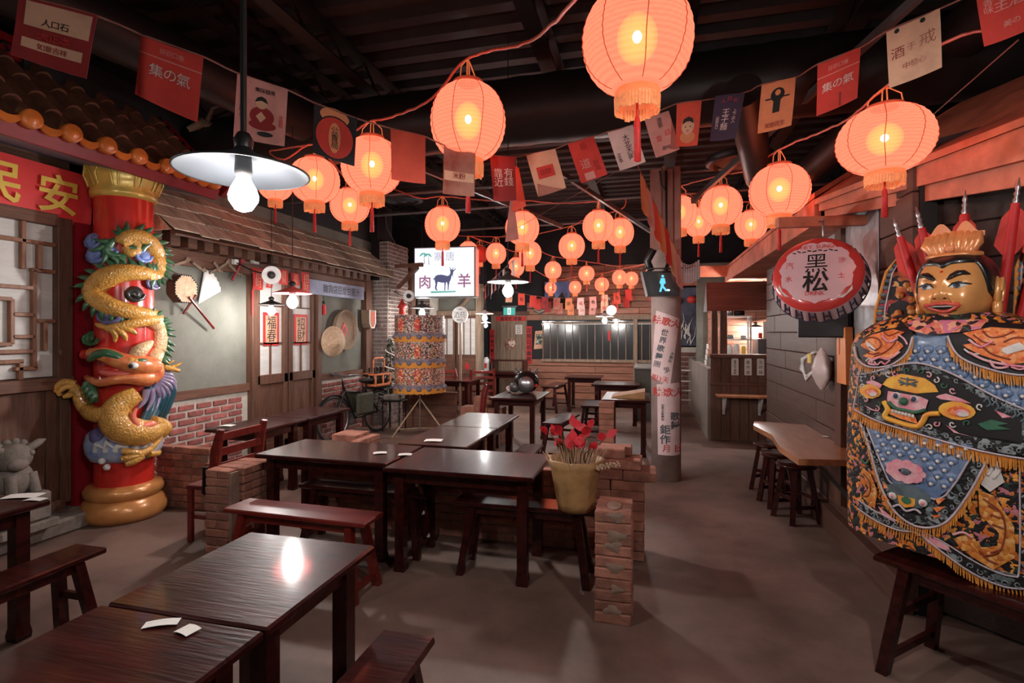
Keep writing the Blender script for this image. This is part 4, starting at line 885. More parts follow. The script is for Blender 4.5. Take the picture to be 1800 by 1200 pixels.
flag('lilac-white flag with brush characters behind the biggest tassel', C4(((1068, 232), (1112, 220), (1135, 284), (1090, 300)), 3.4), FM['white'], (('大北天與', .58, .5, .24, True, mi), ('正本', .15, .3, .18, True, mi)))
flag('pale flag with two red seal squares right of the biggest lantern tassel', C4(((1133, 208), (1175, 195), (1195, 262), (1153, 277)), 3.4), FM['pink'], (('清茶', .52, .78, .2, True, mi), ('話', .72, .5, .24, False, mr), ('壹', .34, .42, .24, False, mr), ('香味', .52, .16, .16, False, mi)))
flag('orange-red flag with a smiling child face print', C4(((1190, 182), (1233, 177), (1226, 255), (1189, 257)), 3.3), FM['plain'], (), (('print_body', ell(.5, .2, .34, .13), FM['orange']), ('print_face', ell(.5, .45, .27, .19), FM['cream']), ('print_hair', [(.25, .5), (.32, .62), (.5, .67), (.68, .62), (.75, .5), (.6, .58), (.5, .55), (.4, .58)], mi), ('print_eye', ell(.4, .44, .03, .015, 8), mi), ('print_eye', ell(.6, .44, .03, .015, 8), mi), ('print_mouth', ell(.5, .35, .05, .015, 8), mr)))
flag('dark navy flag with an arch of small characters', C4(((1258, 168), (1309, 163), (1293, 243), (1248, 248)), 3.2), FM['navy'], (('王子麵', .45, .45, .26, True, FM['white']), ('上下出入', .75, .5, .13, True, FM['white']), ('山田石口', .18, .4, .12, True, FM['white']), ('人', .3, .86, .14, False, FM['red']), ('口', .5, .9, .14, False, FM['red']), ('山', .7, .86, .14, False, FM['red'])))
flag('orange flag with a dark standing figure print', C4(((1340, 148), (1398, 136), (1391, 220), (1332, 235)), 3.0), FM['orange'], (('如意花生', .5, .12, .15, False, FM['dred']),), (('print_figure', ell(.5, .72, .2, .14), mi), ('print_figure', rect(.4, .6, .36, .7), mi), ('print_figure', rect(.15, .85, .64, .67), mi), ('print_face', ell(.5, .76, .08, .06), FM['orange'])))
flag('red flag with white characters at the right, fourth from the right', C4(((1437, 113), (1513, 83), (1507, 172), (1435, 204)), 2.7, 2.6), FM['red'], (('集の氣', .5, .48, .25, False, FM['white']), ('芬芬口香', .5, .82, .12, False, FM['pink'])), (('print_band', rect(0, 1, .7, .715), FM['pink']), ('print_mark', rect(.55, .6, .02, .28), FM['dred'])))
flag('peach flag with brown brush characters above the right lantern', C4(((1558, 55), (1652, 15), (1656, 118), (1563, 155)), 2.4, 2.3), FM['cream'], (('酒', .2, .55, .26, False, FM['rust']), ('于', .46, .57, .16, False, FM['rust']), ('戒', .76, .6, .3, False, FM['rust']), ('中發心', .5, .28, .15, False, FM['rust'])), (('print_spot', ell(.2, .93, .05, .04), mi), ('print_spot', ell(.68, .92, .05, .04), mi)))
flag('deep red flag with pale print cut by the top right corner', C4(((1715, -12), (1812, -50), (1808, 52), (1730, 82)), 2.2, 2.1), FM['red'], (('主酒', .6, .62, .3, False, FM['pink']), ('香味', .2, .68, .2, True, FM['pink']), ('美の', .65, .26, .18, False, FM['pink'])))
cord('string of the large bunting across the ceiling', [(-30, -30, 1.9), (32, -10, 2.0), (172, 28, 2.1), (248, 60, 2.2), (358, 100, 2.3), (417, 128, 2.5), (506, 158, 2.6), (552, 180, 2.75), (628, 208, 2.8), (686, 225, 3), (748, 240, 3), (780, 255, 3.1), (861, 273, 3.3), (905, 276, 3.3), (925, 272, 3.4), (976, 262, 3.4), (998, 252, 3.4), (1043, 240, 3.4), (1068, 232, 3.4), (1112, 220, 3.4), (1133, 208, 3.4), (1190, 182, 3.3), (1233, 177, 3.3), (1308, 163, 3.2), (1340, 148, 3.0), (1398, 136, 3), (1437, 113, 2.7), (1513, 83, 2.6), (1558, 55, 2.4), (1652, 15, 2.3), (1715, -12, 2.2), (1812, -50, 2.1)], .004, 'string', 'bunting_string', 'string', .001)
cord('thin wire crossing diagonally from the right cord to the far flag strip', [(1790, 70, 2.6), (1625, 215, 3.6)], .004, 'string', 'thin_wire', 'wire', .001)
cord('thin wire slanting across the middle lanterns', [(1130, 275, 4.5), (910, 400, 7.0), (800, 460, 9.5)], .003, 'string', 'thin_wire', 'wire', .001)
cord('thin rope hanging across the ceiling behind the middle lanterns', [(895, 228, 5.5), (1020, 225, 5.6), (1180, 193, 5.6)], .006, 'string', 'thin_wire', 'wire', .001)
cord('short string holding the folded flags under the bunting', [(905, 276, 3.3), (908, 292, 3.5), (900, 350, 4.4)], .004, 'string', 'bunting_string', 'string', .001)
# bunting going back beside the pillar
a, b_ = atd(1125, 300, 4.8), atd(1196, 455, 5.3)
for i in range(7):
    p = a.lerp(b_, i / 7 + .02); q = a.lerp(b_, i / 7 + .11); h = V((.01, 0, -.33))
    flag(['orange flag edge-on beside the pillar top, nearest of its string', 'second flag of the string beside the pillar', 'third flag of the string beside the pillar', 'fourth flag of the string beside the pillar', 'fifth flag of the string beside the pillar', 'sixth flag of the string beside the pillar', 'last flag of the string beside the pillar, above the signal'][i], [p, q, q + h + V((.03, .05, 0)), p + h], FM[('orange', 'pink', 'plain', 'orange', 'red', 'cream', 'pink')[i]], group='flags beside the pillar')
cord('bunting string beside the pillar', [(1117, 283, 4.7), (1125, 300, 4.8), (1196, 455, 5.3), (1212, 470, 5.5), (1229, 457, 5.6)], .004, 'string', 'bunting_string', 'string', .001)
for i in range(9):
    p = atd(1194 + i * 4.2, 457 + 8 * math.sin(i / 8 * PI), 5.55); b = MB(); b.obox(p + V((0, 0, -.1)), (.01, .003, 0), (0, .0015, 0), (.002, 0, .1)); solo('tinsel_strip', 'shiny red-white strip of the short fringe right of the pillar signal', 'strip', b, M['foil'], 'strips of the short fringe right of the pillar')
# small bunting rows on the back wall, and the striped pennants by the light box
cols = ['pink', 'red', 'orange', 'cream', 'dred', 'white', 'plain', 'rust']
def row(n, a, b_, sag, wd, ht, group, lab, mids):
    A, B_ = atd(*a), atd(*b_); pts = []
    for i in range(n):
        f = (i + .5) / n; p = A.lerp(B_, f) + V((0, 0, -sag * 4 * f * (1 - f))); d = (B_ - A).normalized(); d = V((d.x, d.y, 0)).normalized() * wd / 2; tl = R.uniform(-.02, .02)
        flag(lab % mids[i], [p - d, p + d, p + d + V((tl, 0, -ht)), p - d + V((tl, 0, -ht))], FM[cols[(i * 3 + n) % 8]], ((('福', '春', '財', '吉', '酒', '茶')[i % 6], .5, .5, .6, False, M['ink'] if i % 2 else M['redprint']),), group=group)
        pts.append(p)
    cord('string of ' + group, [A] + pts + [B_], .004, 'string', 'bunting_string', 'string', .001)
O = ['first', 'second', 'third', 'fourth', 'fifth', 'sixth', 'seventh', 'eighth', 'ninth', 'tenth', 'eleventh', 'twelfth']
row(11, (885, 508, 12.0), (1115, 505, 12.0), .22, .15, .26, 'small flags of the upper back row', '%s flag from the left in the upper back row', O)
row(9, (935, 522, 12.7), (1110, 518, 12.7), .2, .15, .26, 'small flags of the lower back row', '%s flag from the left in the lower back row', O)
a, b_ = atd(905, 455, 6.6), atd(850, 505, 9.5)
for i in range(8):
    p = a.lerp(b_, i / 8); q = a.lerp(b_, i / 8 + .075); h = V((0, 0, -.3)); flag('%s striped pennant from the front on the string beside the goat light box' % O[i], [p, q, q + h * (.8 + .2 * (i % 2)), p + h * .7], FM[('white', 'navy', 'white', 'navy', 'pink', 'white', 'navy', 'red')[i]], group='striped pennants by the light box')
cord('string of the striped pennants by the light box', [a, a.lerp(b_, .25), a.lerp(b_, .5), a.lerp(b_, .75), b_], .005, 'string', 'bunting_string', 'string', .001)
# ================================================================ LEFT SIDE
# ---- tiled gate roof
t = thing('tiled_gate_roof', 'temple-style gate roof of brown tiles with orange glazed eave ends over the red sign', 'roof', (-4.6, 3.0, 3.1))
ye, xe, ze, xr, zr = 4.5, -4.2, 3.12, -5.02, 3.9
sl = V((xr - xe, 0, zr - ze)); ls = sl.length; su = sl.normalized(); sn = V((-su.z, 0, su.x)); sn = sn if sn.z > 0 else -sn
b = MB(); b.sheet(lambda u, v: V((xe, 0.6 + u * (ye - .6), ze)) + sl * v + sn * (-.03), 2, 2, sn * -.03); b.build('roof_board', M['redpaint'], t, True)
ty = 4.38; cnt = 0
while ty > .6:
    for r in range(5):                       # barrel tiles, one row over another
        b = MB(); a = V((xe, ty, ze)) + su * (ls * r / 5); c = a + su * (ls / 5 + .03); n = 8; vs = []
        for P_0, rr in ((a + sn * .012, .062), (c, .055)):
            for k in range(n + 1):
                q = PI * k / n; vs.append(P_0 + V((0, math.cos(q) * rr, 0)) + sn * math.sin(q) * rr)
        b.add(vs, [[k, k + 1, n + 2 + k, n + 1 + k] for k in range(n)], True); b.add([vs[k] for k in range(n + 1)], [list(range(n + 1))]); b.build('barrel_tile', M['tile'], t, True)
        b = MB(); vs = []
        for P_0 in (a + sn * .006, c):
            for k in range(7):
                q = k / 6 * 2 - 1; vs.append(P_0 + V((0, -.135 + q * .09, 0)) + sn * (-.02 + .03 * q * q))
        b.add(vs, [[k, k + 1, 8 + k, 7 + k] for k in range(6)], True); b.build('pan_tile', M['tile'], t, True)
    e = V((xe, ty, ze)) - su * .0
    m3 = Matrix(((0, 0, 1), (1, 0, 0), (0, 1, 0)))
    b = MB(); b.lathe([(0, .05), (.03, .048), (.045, .035), (.062, .04), (.068, .02), (.068, -.03), (0, -.03)], 20, e + V((.02, 0, .02)), mat=m3); b.build('tile_end_disc', M['tileend'], t, True)
    b = MB(); pts = []
    for k in range(13):
        q = k / 12 * 2 - 1; pts.append(e + V((.03, -.135 + q * .085, -.01 - .055 * (1 - q * q) + .012)))
    for k in range(12, -1, -1):
        q = k / 12 * 2 - 1; pts.append(e + V((.03, -.135 + q * .085, .035 - .03 * (1 - q * q))))
    b.prism(pts, (-.02, 0, 0)); b.build('drip_tile', M['tileend'], t, True)
    ty -= .27
b = MB(); b.prism([(xe - .02, .6, ze - .02), (xe - .02, ye, ze - .02), (xe - .06, ye, ze - .115), (xe - .06, .6, ze - .115)], (-.03, 0, 0)); b.build('red_fascia', M['redpaint'], t, True)
b = MB(); b.prism([(xe - .06, .6, ze - .11), (xe - .06, ye, ze - .11), (XW, ye - .3, ze + .02), (XW, .6, ze + .02)], (0, 0, .02)); b.build('soffit', mat('blue_grey_soffit', (112, 122, 146), .6, .15, 3), t, True)
b = MB(); b.beam((xr, .6, zr), (xr + .05, ye, zr), .1, .1); b.beam((xr, ye, zr), (xe - .05, ye + .12, ze - .02), .07, .12); b.beam((xr + .06, .6, zr + .1), (xr + .06, ye, zr + .1), .05, .06); b.build('red_ridge', M['redpaint'], t, True)
b = MB()
for i in range(14):
    y = 2.6 + i * .14; b.tube([(xr + .09, y, zr), (xr + .09, y + .05, zr + .05), (xr + .09, y + .09, zr + .0), (xr + .09, y + .05, zr - .03)], .012, 5)
for i in range(9):
    f = i / 9; p = V((xr, ye - .04, zr)).lerp(V((xe - .05, ye + .06, ze)), f); b.tube([p + V((.02, -.05, .03)), p + V((.05, -.05, .06)), p + V((.07, -.05, .0))], .01, 5)
b.build('black_scrollwork', M['black'], t, True)
b = MB(); p = V((xr + .3, ye + .1, zr - .1))
b.tube([p, p + V((.1, .1, .1)), p + V((.25, .15, .02)), p + V((.4, .18, -.15))], [.03, .06, .05, .02], 8); b.tube([p + V((.15, .1, .1)), p + V((.2, .12, .25)), p + V((.3, .14, .28))], [.03, .02, .008], 6); b.build('ridge_ornament', M['rattan'], t, True)
# ---- name board
t = thing('name_board', 'red sign board with yellow characters under the gate roof', 'sign', (XW + .05, 2.7, 2.6))
b = MB(); b.prism([(XW + .03, .9, 2.6), (XW + .03, 3.72, 2.6), (XW + .07, 3.72, 3.05), (XW + .07, .9, 3.05)], (-.03, 0, 0)); b.build('board', M['signred'], t, True)
f = lambda x, y: V((XW + .075 + y * .09 - .02, x, 2.6 + y))
b = MB(); [b.glyphs(c_, f, y_, .225, .31, bold=True) for c_, y_ in zip('安民泰國', (3.42, 2.99, 2.56, 2.13))]; b.build('lettering', M['yellow'], t, True)
# ---- dragon column
cc = V((-4.6, 3.8, 0)); CR = .225; dv = V((-cc.x, -cc.y, 0)).normalized(); NL = dv; LL_ = V((-dv.y, dv.x, 0))
DCOL = (cc.x * -SN + cc.y * CS); KP = DCOL / FPX; LAT = LL_ if LL_.x > 0 else -LL_
AX0 = 217.
def D(px, py, off=0.):
    l = (px - AX0) * KP; z = EYE - (py - 585) * KP * .985; d = math.sqrt(max(CR * CR - l * l, 0))
    a = math.asin(max(-1, min(1, l / CR))) if abs(l) < CR else (PI / 2 if l > 0 else -PI / 2)
    return cc + LAT * (l + math.sin(a) * off * .4) + NL * (d + off * math.cos(a) + off * .35 * abs(math.sin(a))) + V((0, 0, z))
t = thing('dragon_column', 'red column wound by a carved painted dragon with a gold lotus capital', 'column', cc)
b = MB(); b.lathe([(CR, .2), (CR, 2.86)], 40, cc); b.build('shaft', M['vermilion'], t, True)
b = MB(); b.lathe([(0, 0), (.3, 0), (.33, .05), (.335, .1), (.3, .17), (.275, .19)], 44, cc); b.build('base_ring', M['gold'], t, True)
b = MB(); b.lathe([(.27, .19), (.3, .22), (.305, .26), (.28, .3), (CR, .31)], 44, cc, caps=False); b.build('base_ring', M['gold'], t, True)
mg = mat('pale_gold', (222, 190, 96), .3, .2, 10, metal=.25, coat=.4, bump=.25)
b = MB(); b.lathe([(CR, 2.84), (.25, 2.85), (.255, 2.89), (.24, 2.92), (.265, 2.98), (.285, 3.06), (.27, 3.14), (.25, 3.2), (0, 3.2)], 64, cc, wav=lambda a, i: 1 + (.03 * abs(math.sin(a * 5)) if 3 <= i <= 6 else 0)); cap = b.build('lotus_capital', mg, t, True)
b = MB()
for k in range(10):
    a = 2 * PI * k / 10; u = V((math.cos(a), math.sin(a), 0)); s_ = V((-u.y, u.x, 0))
    b.tube([cc + u * .25 - s_ * .06 + V((0, 0, 2.93)), cc + u * .285 - s_ * .065 + V((0, 0, 3.02)), cc + u * .29 - s_ * .02 + V((0, 0, 3.1)), cc + u * .275 + V((0, 0, 3.14)), cc + u * .29 + s_ * .02 + V((0, 0, 3.1)), cc + u * .285 + s_ * .065 + V((0, 0, 3.02)), cc + u * .25 + s_ * .06 + V((0, 0, 2.93))], .009, 6)
b.build('petal_rim', mg, cap, True)
body = mat('dragon_gold', (222, 166, 82), .3, .25, 14, bump=.3, bsc=60, coat=.5); fin = mat('dragon_green', (62, 108, 74), .3, .35, 10, coat=.5); belly = mat('dragon_cream', (232, 196, 150), .35, .2, 12, coat=.4)
def scaly(m, sc):
    nt = m.node_tree; b_ = nt.nodes['Principled BSDF']; tc = nt.nodes.new('ShaderNodeTexCoord'); vo = nt.nodes.new('ShaderNodeTexVoronoi'); vo.inputs['Scale'].default_value = sc; nt.links.new(tc.outputs['Object'], vo.inputs['Vector'])
    bp = nt.nodes.new('ShaderNodeBump'); bp.inputs['Strength'].default_value = .55; bp.inputs['Distance'].default_value = .012; bp.invert = True; nt.links.new(vo.outputs['Distance'], bp.inputs['Height']); nt.links.new(bp.outputs[0], b_.inputs['Normal'])
scaly(body, 55); scaly(belly, 45)
def smooth(pts, n=6):
    out = []
    for i in range(len(pts) - 1):
        a = pts[max(i - 1, 0)]; b_ = pts[i]; c = pts[i + 1]; d = pts[min(i + 2, len(pts) - 1)]
        for k in range(n):
            f = k / n; out.append(tuple(.5 * ((2 * b_[j]) + (c[j] - a[j]) * f + (2 * a[j] - 5 * b_[j] + 4 * c[j] - d[j]) * f * f + (3 * b_[j] - a[j] - 3 * c[j] + d[j]) * f ** 3) for j in range(len(b_))))
    return out + [tuple(pts[-1])]
def coil(nm, pts, m, off=.03, fins=0, cen=(217, 500), fm=None, n=10):
    q = smooth(pts); P = [D(a, b_, off) for a, b_, r in q]; b = MB(); b.tube(P, [r * KP for a, b_, r in q], n); o = b.build(nm, m, t, True)
    if fins:
        g = MB(); acc = 0
        for i in range(2, len(P) - 2):
            acc += (P[i] - P[i - 1]).length
            if acc < .04: continue
            acc = 0; ta = (P[i + 1] - P[i - 1]).normalized(); nr = NL; sd_ = ta.cross(nr).normalized(); sd_ = sd_ if sd_.dot(P[i] - D(*cen, off)) > 0 else -sd_; r = q[i][2] * KP
            base = P[i] + sd_ * r * .7; g.tube([base - ta * .012 + nr * .01, base + sd_ * r * .5 + nr * .02 + ta * .012, base + sd_ * fins + ta * .04], [.03, .022, .002], 6)
        f_ = g.build('dorsal_fins', fm or fin, t, True)
    return o
coil('upper_coil', [(218, 437, 7), (224, 446, 9), (234, 440, 9), (228, 425, 10), (214, 430, 12), (228, 418, 13), (250, 424, 15), (263, 448, 15), (262, 476, 13), (246, 486, 10)], body, .02, .085, (236, 458))
coil('middle_coil', [(266, 484, 9), (240, 480, 13), (206, 484, 17), (182, 503, 18), (180, 523, 18), (200, 541, 16), (232, 550, 13), (266, 552, 9)], body, .02, .085, (232, 517))
coil('lower_coil', [(240, 558, 9), (258, 566, 14), (266, 588, 14), (264, 612, 15), (256, 636, 14)], belly, .02, .085, (222, 600))
coil('tail_fin', [(205, 425, 4), (196, 440, 9), (200, 452, 8), (220, 455, 4)], fin, .03, .1, (228, 432))
coil('fore_leg', [(262, 560, 11), (236, 566, 9), (212, 574, 8), (196, 578, 7)], body, .05)
for i, q in enumerate((((200, 577, 5), (206, 588, 5), (205, 600, 2)), ((206, 575, 5), (216, 588, 5), (219, 598, 2)), ((208, 573, 5), (224, 580, 5), (232, 587, 2)), ((196, 577, 5), (186, 572, 4), (182, 570, 2)))): coil('claw', list(q), body, .06)
coil('chest', [(232, 690, 14), (212, 706, 20), (206, 728, 24), (216, 748, 25), (240, 758, 22), (262, 756, 15)], body, .06, n=14)
g = MB(); q = smooth([(215, 690, 1), (196, 704, 1), (186, 722, 1), (190, 744, 1), (206, 762, 1), (236, 772, 1)], 4)
for a, b_, _ in q: g.ball(D(a, b_, .075), (.018, .018, .013), 8, 6)
g.build('belly_plates', mat('plate_pink', (176, 104, 106), .35, .2, 8, coat=.4), t, True)
coil('hind_leg', [(250, 742, 12), (270, 758, 11), (268, 768, 9), (258, 778, 6), (246, 790, 6), (232, 793, 8)], body, .08)
for q in (((236, 792, 6), (222, 786, 6), (213, 784, 4)), ((236, 794, 6), (221, 796, 6), (213, 797, 4)), ((238, 797, 6), (226, 804, 6), (218, 806, 4)), ((246, 796, 5), (256, 800, 5), (260, 800, 3))): coil('toe', list(q), body, .1)
coil('raised_arm', [(206, 716, 13), (186, 722, 13), (172, 716, 12), (164, 700, 11), (160, 686, 9), (152, 678, 10)], body, .08)
for q in (((158, 672, 6), (144, 668, 6), (133, 676, 5), (134, 684, 3)), ((158, 676, 6), (146, 676, 5), (137, 684, 4), (139, 690, 3)), ((160, 684, 5), (150, 690, 5), (142, 693, 3))): coil('claw', list(q), body, .1)
# head
hm = mat('dragon_face', (224, 150, 88), .3, .25, 12, coat=.5, col2=(206, 92, 60))
coil('upper_jaw', [(252, 645, 17), (232, 640, 17), (212, 632, 14), (194, 622, 12), (178, 619, 9)], hm, .08)
coil('snout_ridge', [(214, 628, 7), (198, 620, 8), (186, 622, 8), (178, 630, 5)], fin, .11)
coil('lower_jaw', [(246, 664, 15), (222, 662, 10), (204, 664, 8), (188, 668, 7), (172, 662, 5)], hm, .08)
coil('cheek', [(248, 636, 14), (252, 654, 18), (246, 668, 14)], hm, .07); coil('mouth_red', [(238, 652, 11), (214, 649, 9), (192, 646, 6)], M['vermilion'], .04); coil('tongue', [(224, 655, 6), (204, 654, 6), (190, 650, 4)], mat('tongue_pink', (230, 110, 100), .3, .1, 8, coat=.5), .08)
coil('beard', [(176, 662, 5), (178, 676, 7), (182, 690, 5), (184, 702, 2)], fin, .08, .05, (200, 680))
coil('horn', [(222, 632, 7), (246, 640, 8), (268, 648, 6), (290, 656, 3)], body, .12)
coil('horn_branch', [(258, 644, 4), (272, 640, 3), (281, 636, 1.5)], body, .12); coil('horn_branch', [(272, 650, 4), (284, 646, 3), (293, 640, 1.5)], body, .12)
coil('crest', [(224, 632, 6), (234, 618, 12), (246, 606, 8), (252, 600, 3)], belly, .06)
coil('brow', [(224, 634, 4), (236, 633, 5), (248, 636, 3)], fin, .13)
coil('nose_tip', [(164, 620, 5), (170, 622, 9), (176, 626, 5)], M['vermilion'], .1)
g = MB(); g.ball(D(226, 640, .17), (.038, .038, .03), 12, 8); ey = g.build('eye', M['white'], t, True); g = MB(); g.ball(D(223, 640, .2), .018, 10, 8); g.build('pupil', M['ink'], t, True)
g = MB()
for a, b_ in ((182, 666), (190, 663), (222, 660), (200, 634), (190, 630)): g.tube([D(a, b_, .1), D(a - 1, b_ - 6, .11)], [.012, .002], 6)
g.build('teeth', M['white'], t, True)
pu = mat('mane_purple', (150, 136, 168), .3, .3, 10, coat=.4); tl_ = mat('mane_teal', (44, 84, 100), .3, .3, 10, coat=.4)
for i in range(11):
    a = -1.45 + i * .3; x, y = 236 + 20 * math.cos(a) + 12, 672 + 14 * math.sin(a); L = 30
    coil('mane_lock', [(x - 4, y - 2, 6), (x + L * .5 * math.cos(a + .55), y + L * .5 * math.sin(a + .55) + 4, 5), (x + L * .8 * math.cos(a + .75), y + L * math.sin(a + .75) + 8, 1.5)], pu, .07, n=7)
for i in range(7):
    x = 286 - i * 6; coil('hair_lock', [(x - 8, 660 + i * 4, 6), (x, 690 + i * 3, 7), (x - 8, 724 + i * 2, 6), (x - 16, 746, 2)], tl_, .03, n=7)
fl_ = mat('flame_coral', (232, 120, 92), .35, .2, 8, coat=.3)
for q in (((226, 744, 6), (214, 734, 6), (216, 718, 2)), ((232, 746, 6), (226, 728, 5), (230, 712, 2)), ((226, 748, 5), (246, 744, 6), (256, 748, 2))): coil('flame', list(q), fl_, .13)
# clouds and waves
def curl(nm, x, y, s_, m, off=.03):
    pts = [(x + s_ * (1 - i / 16) * math.cos(i * .62), y + s_ * (1 - i / 16) * math.sin(i * .62), s_ * .26) for i in range(15)]
    g = MB(); g.ball(D(x, y, off - s_ * KP * .75), s_ * KP * 1.15, 14, 8); g.tube([D(a, b_, off + .012) for a, b_, r in pts], [r * KP for a, b_, r in pts], 8); return g.build(nm, m, t, True)
bl = mat('cloud_blue', (122, 146, 206), .3, .25, 8, coat=.4); bp_ = mat('cloud_violet', (110, 106, 152), .3, .4, 10, coat=.4); bk = mat('cloud_black', (52, 52, 52), .3, .4, 10, coat=.4)
for x, y, s_, m in ((176, 428, 13, bl), (180, 452, 15, bl), (198, 446, 10, bl), (241, 450, 12, bl), (196, 554, 17, bp_), (254, 496, 11, bp_), (230, 518, 13, bk), (172, 595, 12, fin), (184, 762, 15, bp_), (196, 772, 12, bp_), (178, 776, 9, bp_)): curl('cloud_scroll', x, y, s_, m)
wm = mat('wave_blue', (86, 116, 178), .35, .4, 7, (1, 1, 1), coat=.4, col2=(196, 204, 214))
b = MB(); b.lathe([(CR, .52), (.26, .54), (.285, .6), (.29, .68), (.27, .76), (CR, .8)], 44, cc, caps=False, wav=lambda a, i: 1 + .03 * math.sin(a * 7 + i)); b.build('wave_band', wm, t, True)
g = MB()
for i in range(9): g.tube([D(170 + i * 12, 784, .05), D(172 + i * 12, 776 - (i % 3) * 4, .07), D(180 + i * 12, 778, .06)], [.03, .024, .012], 7)
for a, b_ in ((190, 800), (196, 810), (250, 784)): g.ball(D(a, b_, .07), .028, 10, 8)
g.build('wave_foam', M['white'], t, True)
# ---- stone guardian and step
p = atX(82, 900, -4.5); t = thing('stone_lion', 'small weathered stone guardian lion on a block by the shop front', 'statue', (-4.72, 2.98, .0))
b = MB(); b.box(-4.92, -4.52, 2.8, 3.2, .13, .2, .01); b.box(-4.9, -4.54, 2.84, 3.16, .2, .42, .02); b.build('plinth', M['stone'], t, True)
b = MB(); q = V((-4.72, 3.0, .42)); b.ball(q + V((0, 0, .1)), (.12, .13, .14), 16, 12); b.ball(q + V((.03, -.02, .28)), (.12, .12, .11), 16, 12); b.ball(q + V((.12, -.04, .24)), (.05, .07, .05), 12, 8)
for s_ in (-1, 1):
    b.tube([q + V((.04, s_ * .08, .33)), q + V((.05, s_ * .15, .37)), q + V((.04, s_ * .2, .38))], [.03, .03, .008], 8); b.ball(q + V((.12, s_ * .05, .31)), .022, 8, 6); b.tube([q + V((.08, s_ * .07, .15)), q + V((.12, s_ * .08, .0))], [.04, .035], 8)
for i in range(14):
    a = i * .45; b.ball(q + V((-.02, .13 * math.cos(a), .29 + .1 * math.sin(a))), .032, 8, 6)
b.build('lion', M['stone'], t, True)
# ---- things on the plaster wall
def onwall(px, py, X=WL + .03): return atX(px, py, X)
fw = lambda o: (lambda x, y, off=0.: V((o.x + off, o.y + x, o.z + y)))
p = onwall(316, 508); t = thing('hand_drum', 'octagonal hand drum hung on the grey plaster wall', 'drum', p); b = MB(); o8 = [(p.x, p.y + .15 * math.cos(a), p.z + .155 * math.sin(a)) for a in [PI / 8 + i * PI / 4 for i in range(8)]]
b.prism([V(q) - V((.02, 0, 0)) for q in o8], (.1, 0, 0)); b.build('drum_frame', M['oldwood'], t, True)
b = MB(); b.prism([V(q) * 1 + V((.08, 0, 0)) for q in o8], (.008, 0, 0)); b.build('drum_skin', M['straw'], t, True)
b = MB()
for i in range(8):
    for k in range(4): b.ball(V(o8[i]).lerp(V(o8[(i + 1) % 8]), k / 4) + V((.086, 0, 0)), .009, 6, 4)
b.build('tacks', M['ink'], t, True)
p = onwall(358, 500); b = MB(); n = 12; pts = [(p.x, p.y - .08, p.z - .22)] + [(p.x + .01 * (i % 2), p.y + .22 * math.cos(1.65 - i * .115) + .02, p.z - .14 + .3 * math.sin(1.65 - i * .115) + (.012 if i % 2 else 0)) for i in range(13)]
b.prism(pts, (.012, 0, 0)); solo('feather_fan', 'white feather fan fixed to the plaster wall beside the hand drum', 'fan', b, M['white'])
for lab, a, c, r in (('long dark red stick crossing under the fan', (332, 522), (376, 577), .014), ('shorter dark stick crossing under the hand drum', (345, 518), (322, 552), .014)):
    b = MB(); b.tube([onwall(*a, WL + .13), onwall(*c, WL + .06)], r, 8); solo('wooden_stick', lab, 'stick', b, M['redwood'])
for i, (a, c) in enumerate((((305, 466), (328, 459)), ((338, 461), (358, 476)), ((368, 480), (398, 463)), ((376, 460), (387, 478)), ((402, 465), (422, 484)), ((408, 492), (424, 462)))):
    b = MB(); a, c = onwall(*a, WL + .12), onwall(*c, WL + .11); b.beam(a, c, .02, .03, ch=.004); b.beam(c, c + (c - a) * .1 + V((.01, 0, .03)), .03, .04); solo('hanging_tool', ['first old wooden hand tool from the left under the lintel', 'second old wooden tool under the lintel, slanting down', 'third tool under the lintel, slanting up', 'fourth tool under the lintel, crossing the third', 'fifth tool under the lintel, thin and pointed', 'sixth tool under the lintel with a red handle'][i], 'tool', b, M['redpaint'] if i == 5 else M['plankdoor'])
b = MB(); p = onwall(448, 460, WL + .1); b.box(p.x - .03, p.x + .03, p.y - .05, p.y + .05, p.z - .03, p.z + .03, .006); solo('junction_box', 'small white electrical box under the shingle eave', 'box', b, M['white'])
# ---- paper banners over the door, posters
bl_ = [(453, 490, 14, 34), (473, 497, 9, 16), (498, 487, 13, 24), (519, 491, 12, 20), (537, 497, 12, 34)]
for i, (px, py, a, c) in enumerate(bl_):
    p = onwall(px, py, WL + .16); d = (p - V((0, 0, EYE))).length; k = d / FPX * 1.0; W, H = a * k * 1.6, c * k
    t = thing('red_banner', '%s little red paper banner from the left above the double door' % O[i], 'banner', p, 0, 'red banners above the double door'); f = fw(p)
    b = MB(); b.sheet(lambda u, v: f((u - .5) * W, (v - .5) * H, .01 * math.sin(v * 4)), 3, 6, (-.003, 0, 0)); b.build('paper', M['redpaper'], t, True)
    b = MB(); b.glyphs('招財', lambda x, y: f(x, y, .012), 0, 0, min(W * .7, H * .4), True); b.build('lettering', FM['cream'], t, True)
for i, (px, py) in enumerate(((477, 578), (529, 579))):
    p = onwall(px, py, DX + .02); t = thing('door_poster', ['red-bordered paper poster on the left leaf of the double door', 'red-bordered paper poster on the right leaf of the double door'][i], 'poster', p); f = fw(p)
    b = MB(); b.box(p.x - .006, p.x, p.y - .15, p.y + .15, p.z - .22, p.z + .22); b.build('red_border', M['redpaper'], t, True)
    b = MB(); b.box(p.x, p.x + .003, p.y - .11, p.y + .11, p.z - .18, p.z + .18); b.build('gold_field', FM['cream'], t, True)
    b = MB(); b.glyphs('招財' if i else '福春', lambda x, y: f(x, y, .005), 0, 0, .17, True); b.build('lettering', M['ink'], t, True)
p0, p1 = onwall(542, 492, WL + .12), onwall(640, 512, WL + .12); t = thing('blue_board', 'long pale blue painted board with dark brush marks under the eave', 'board', p0)
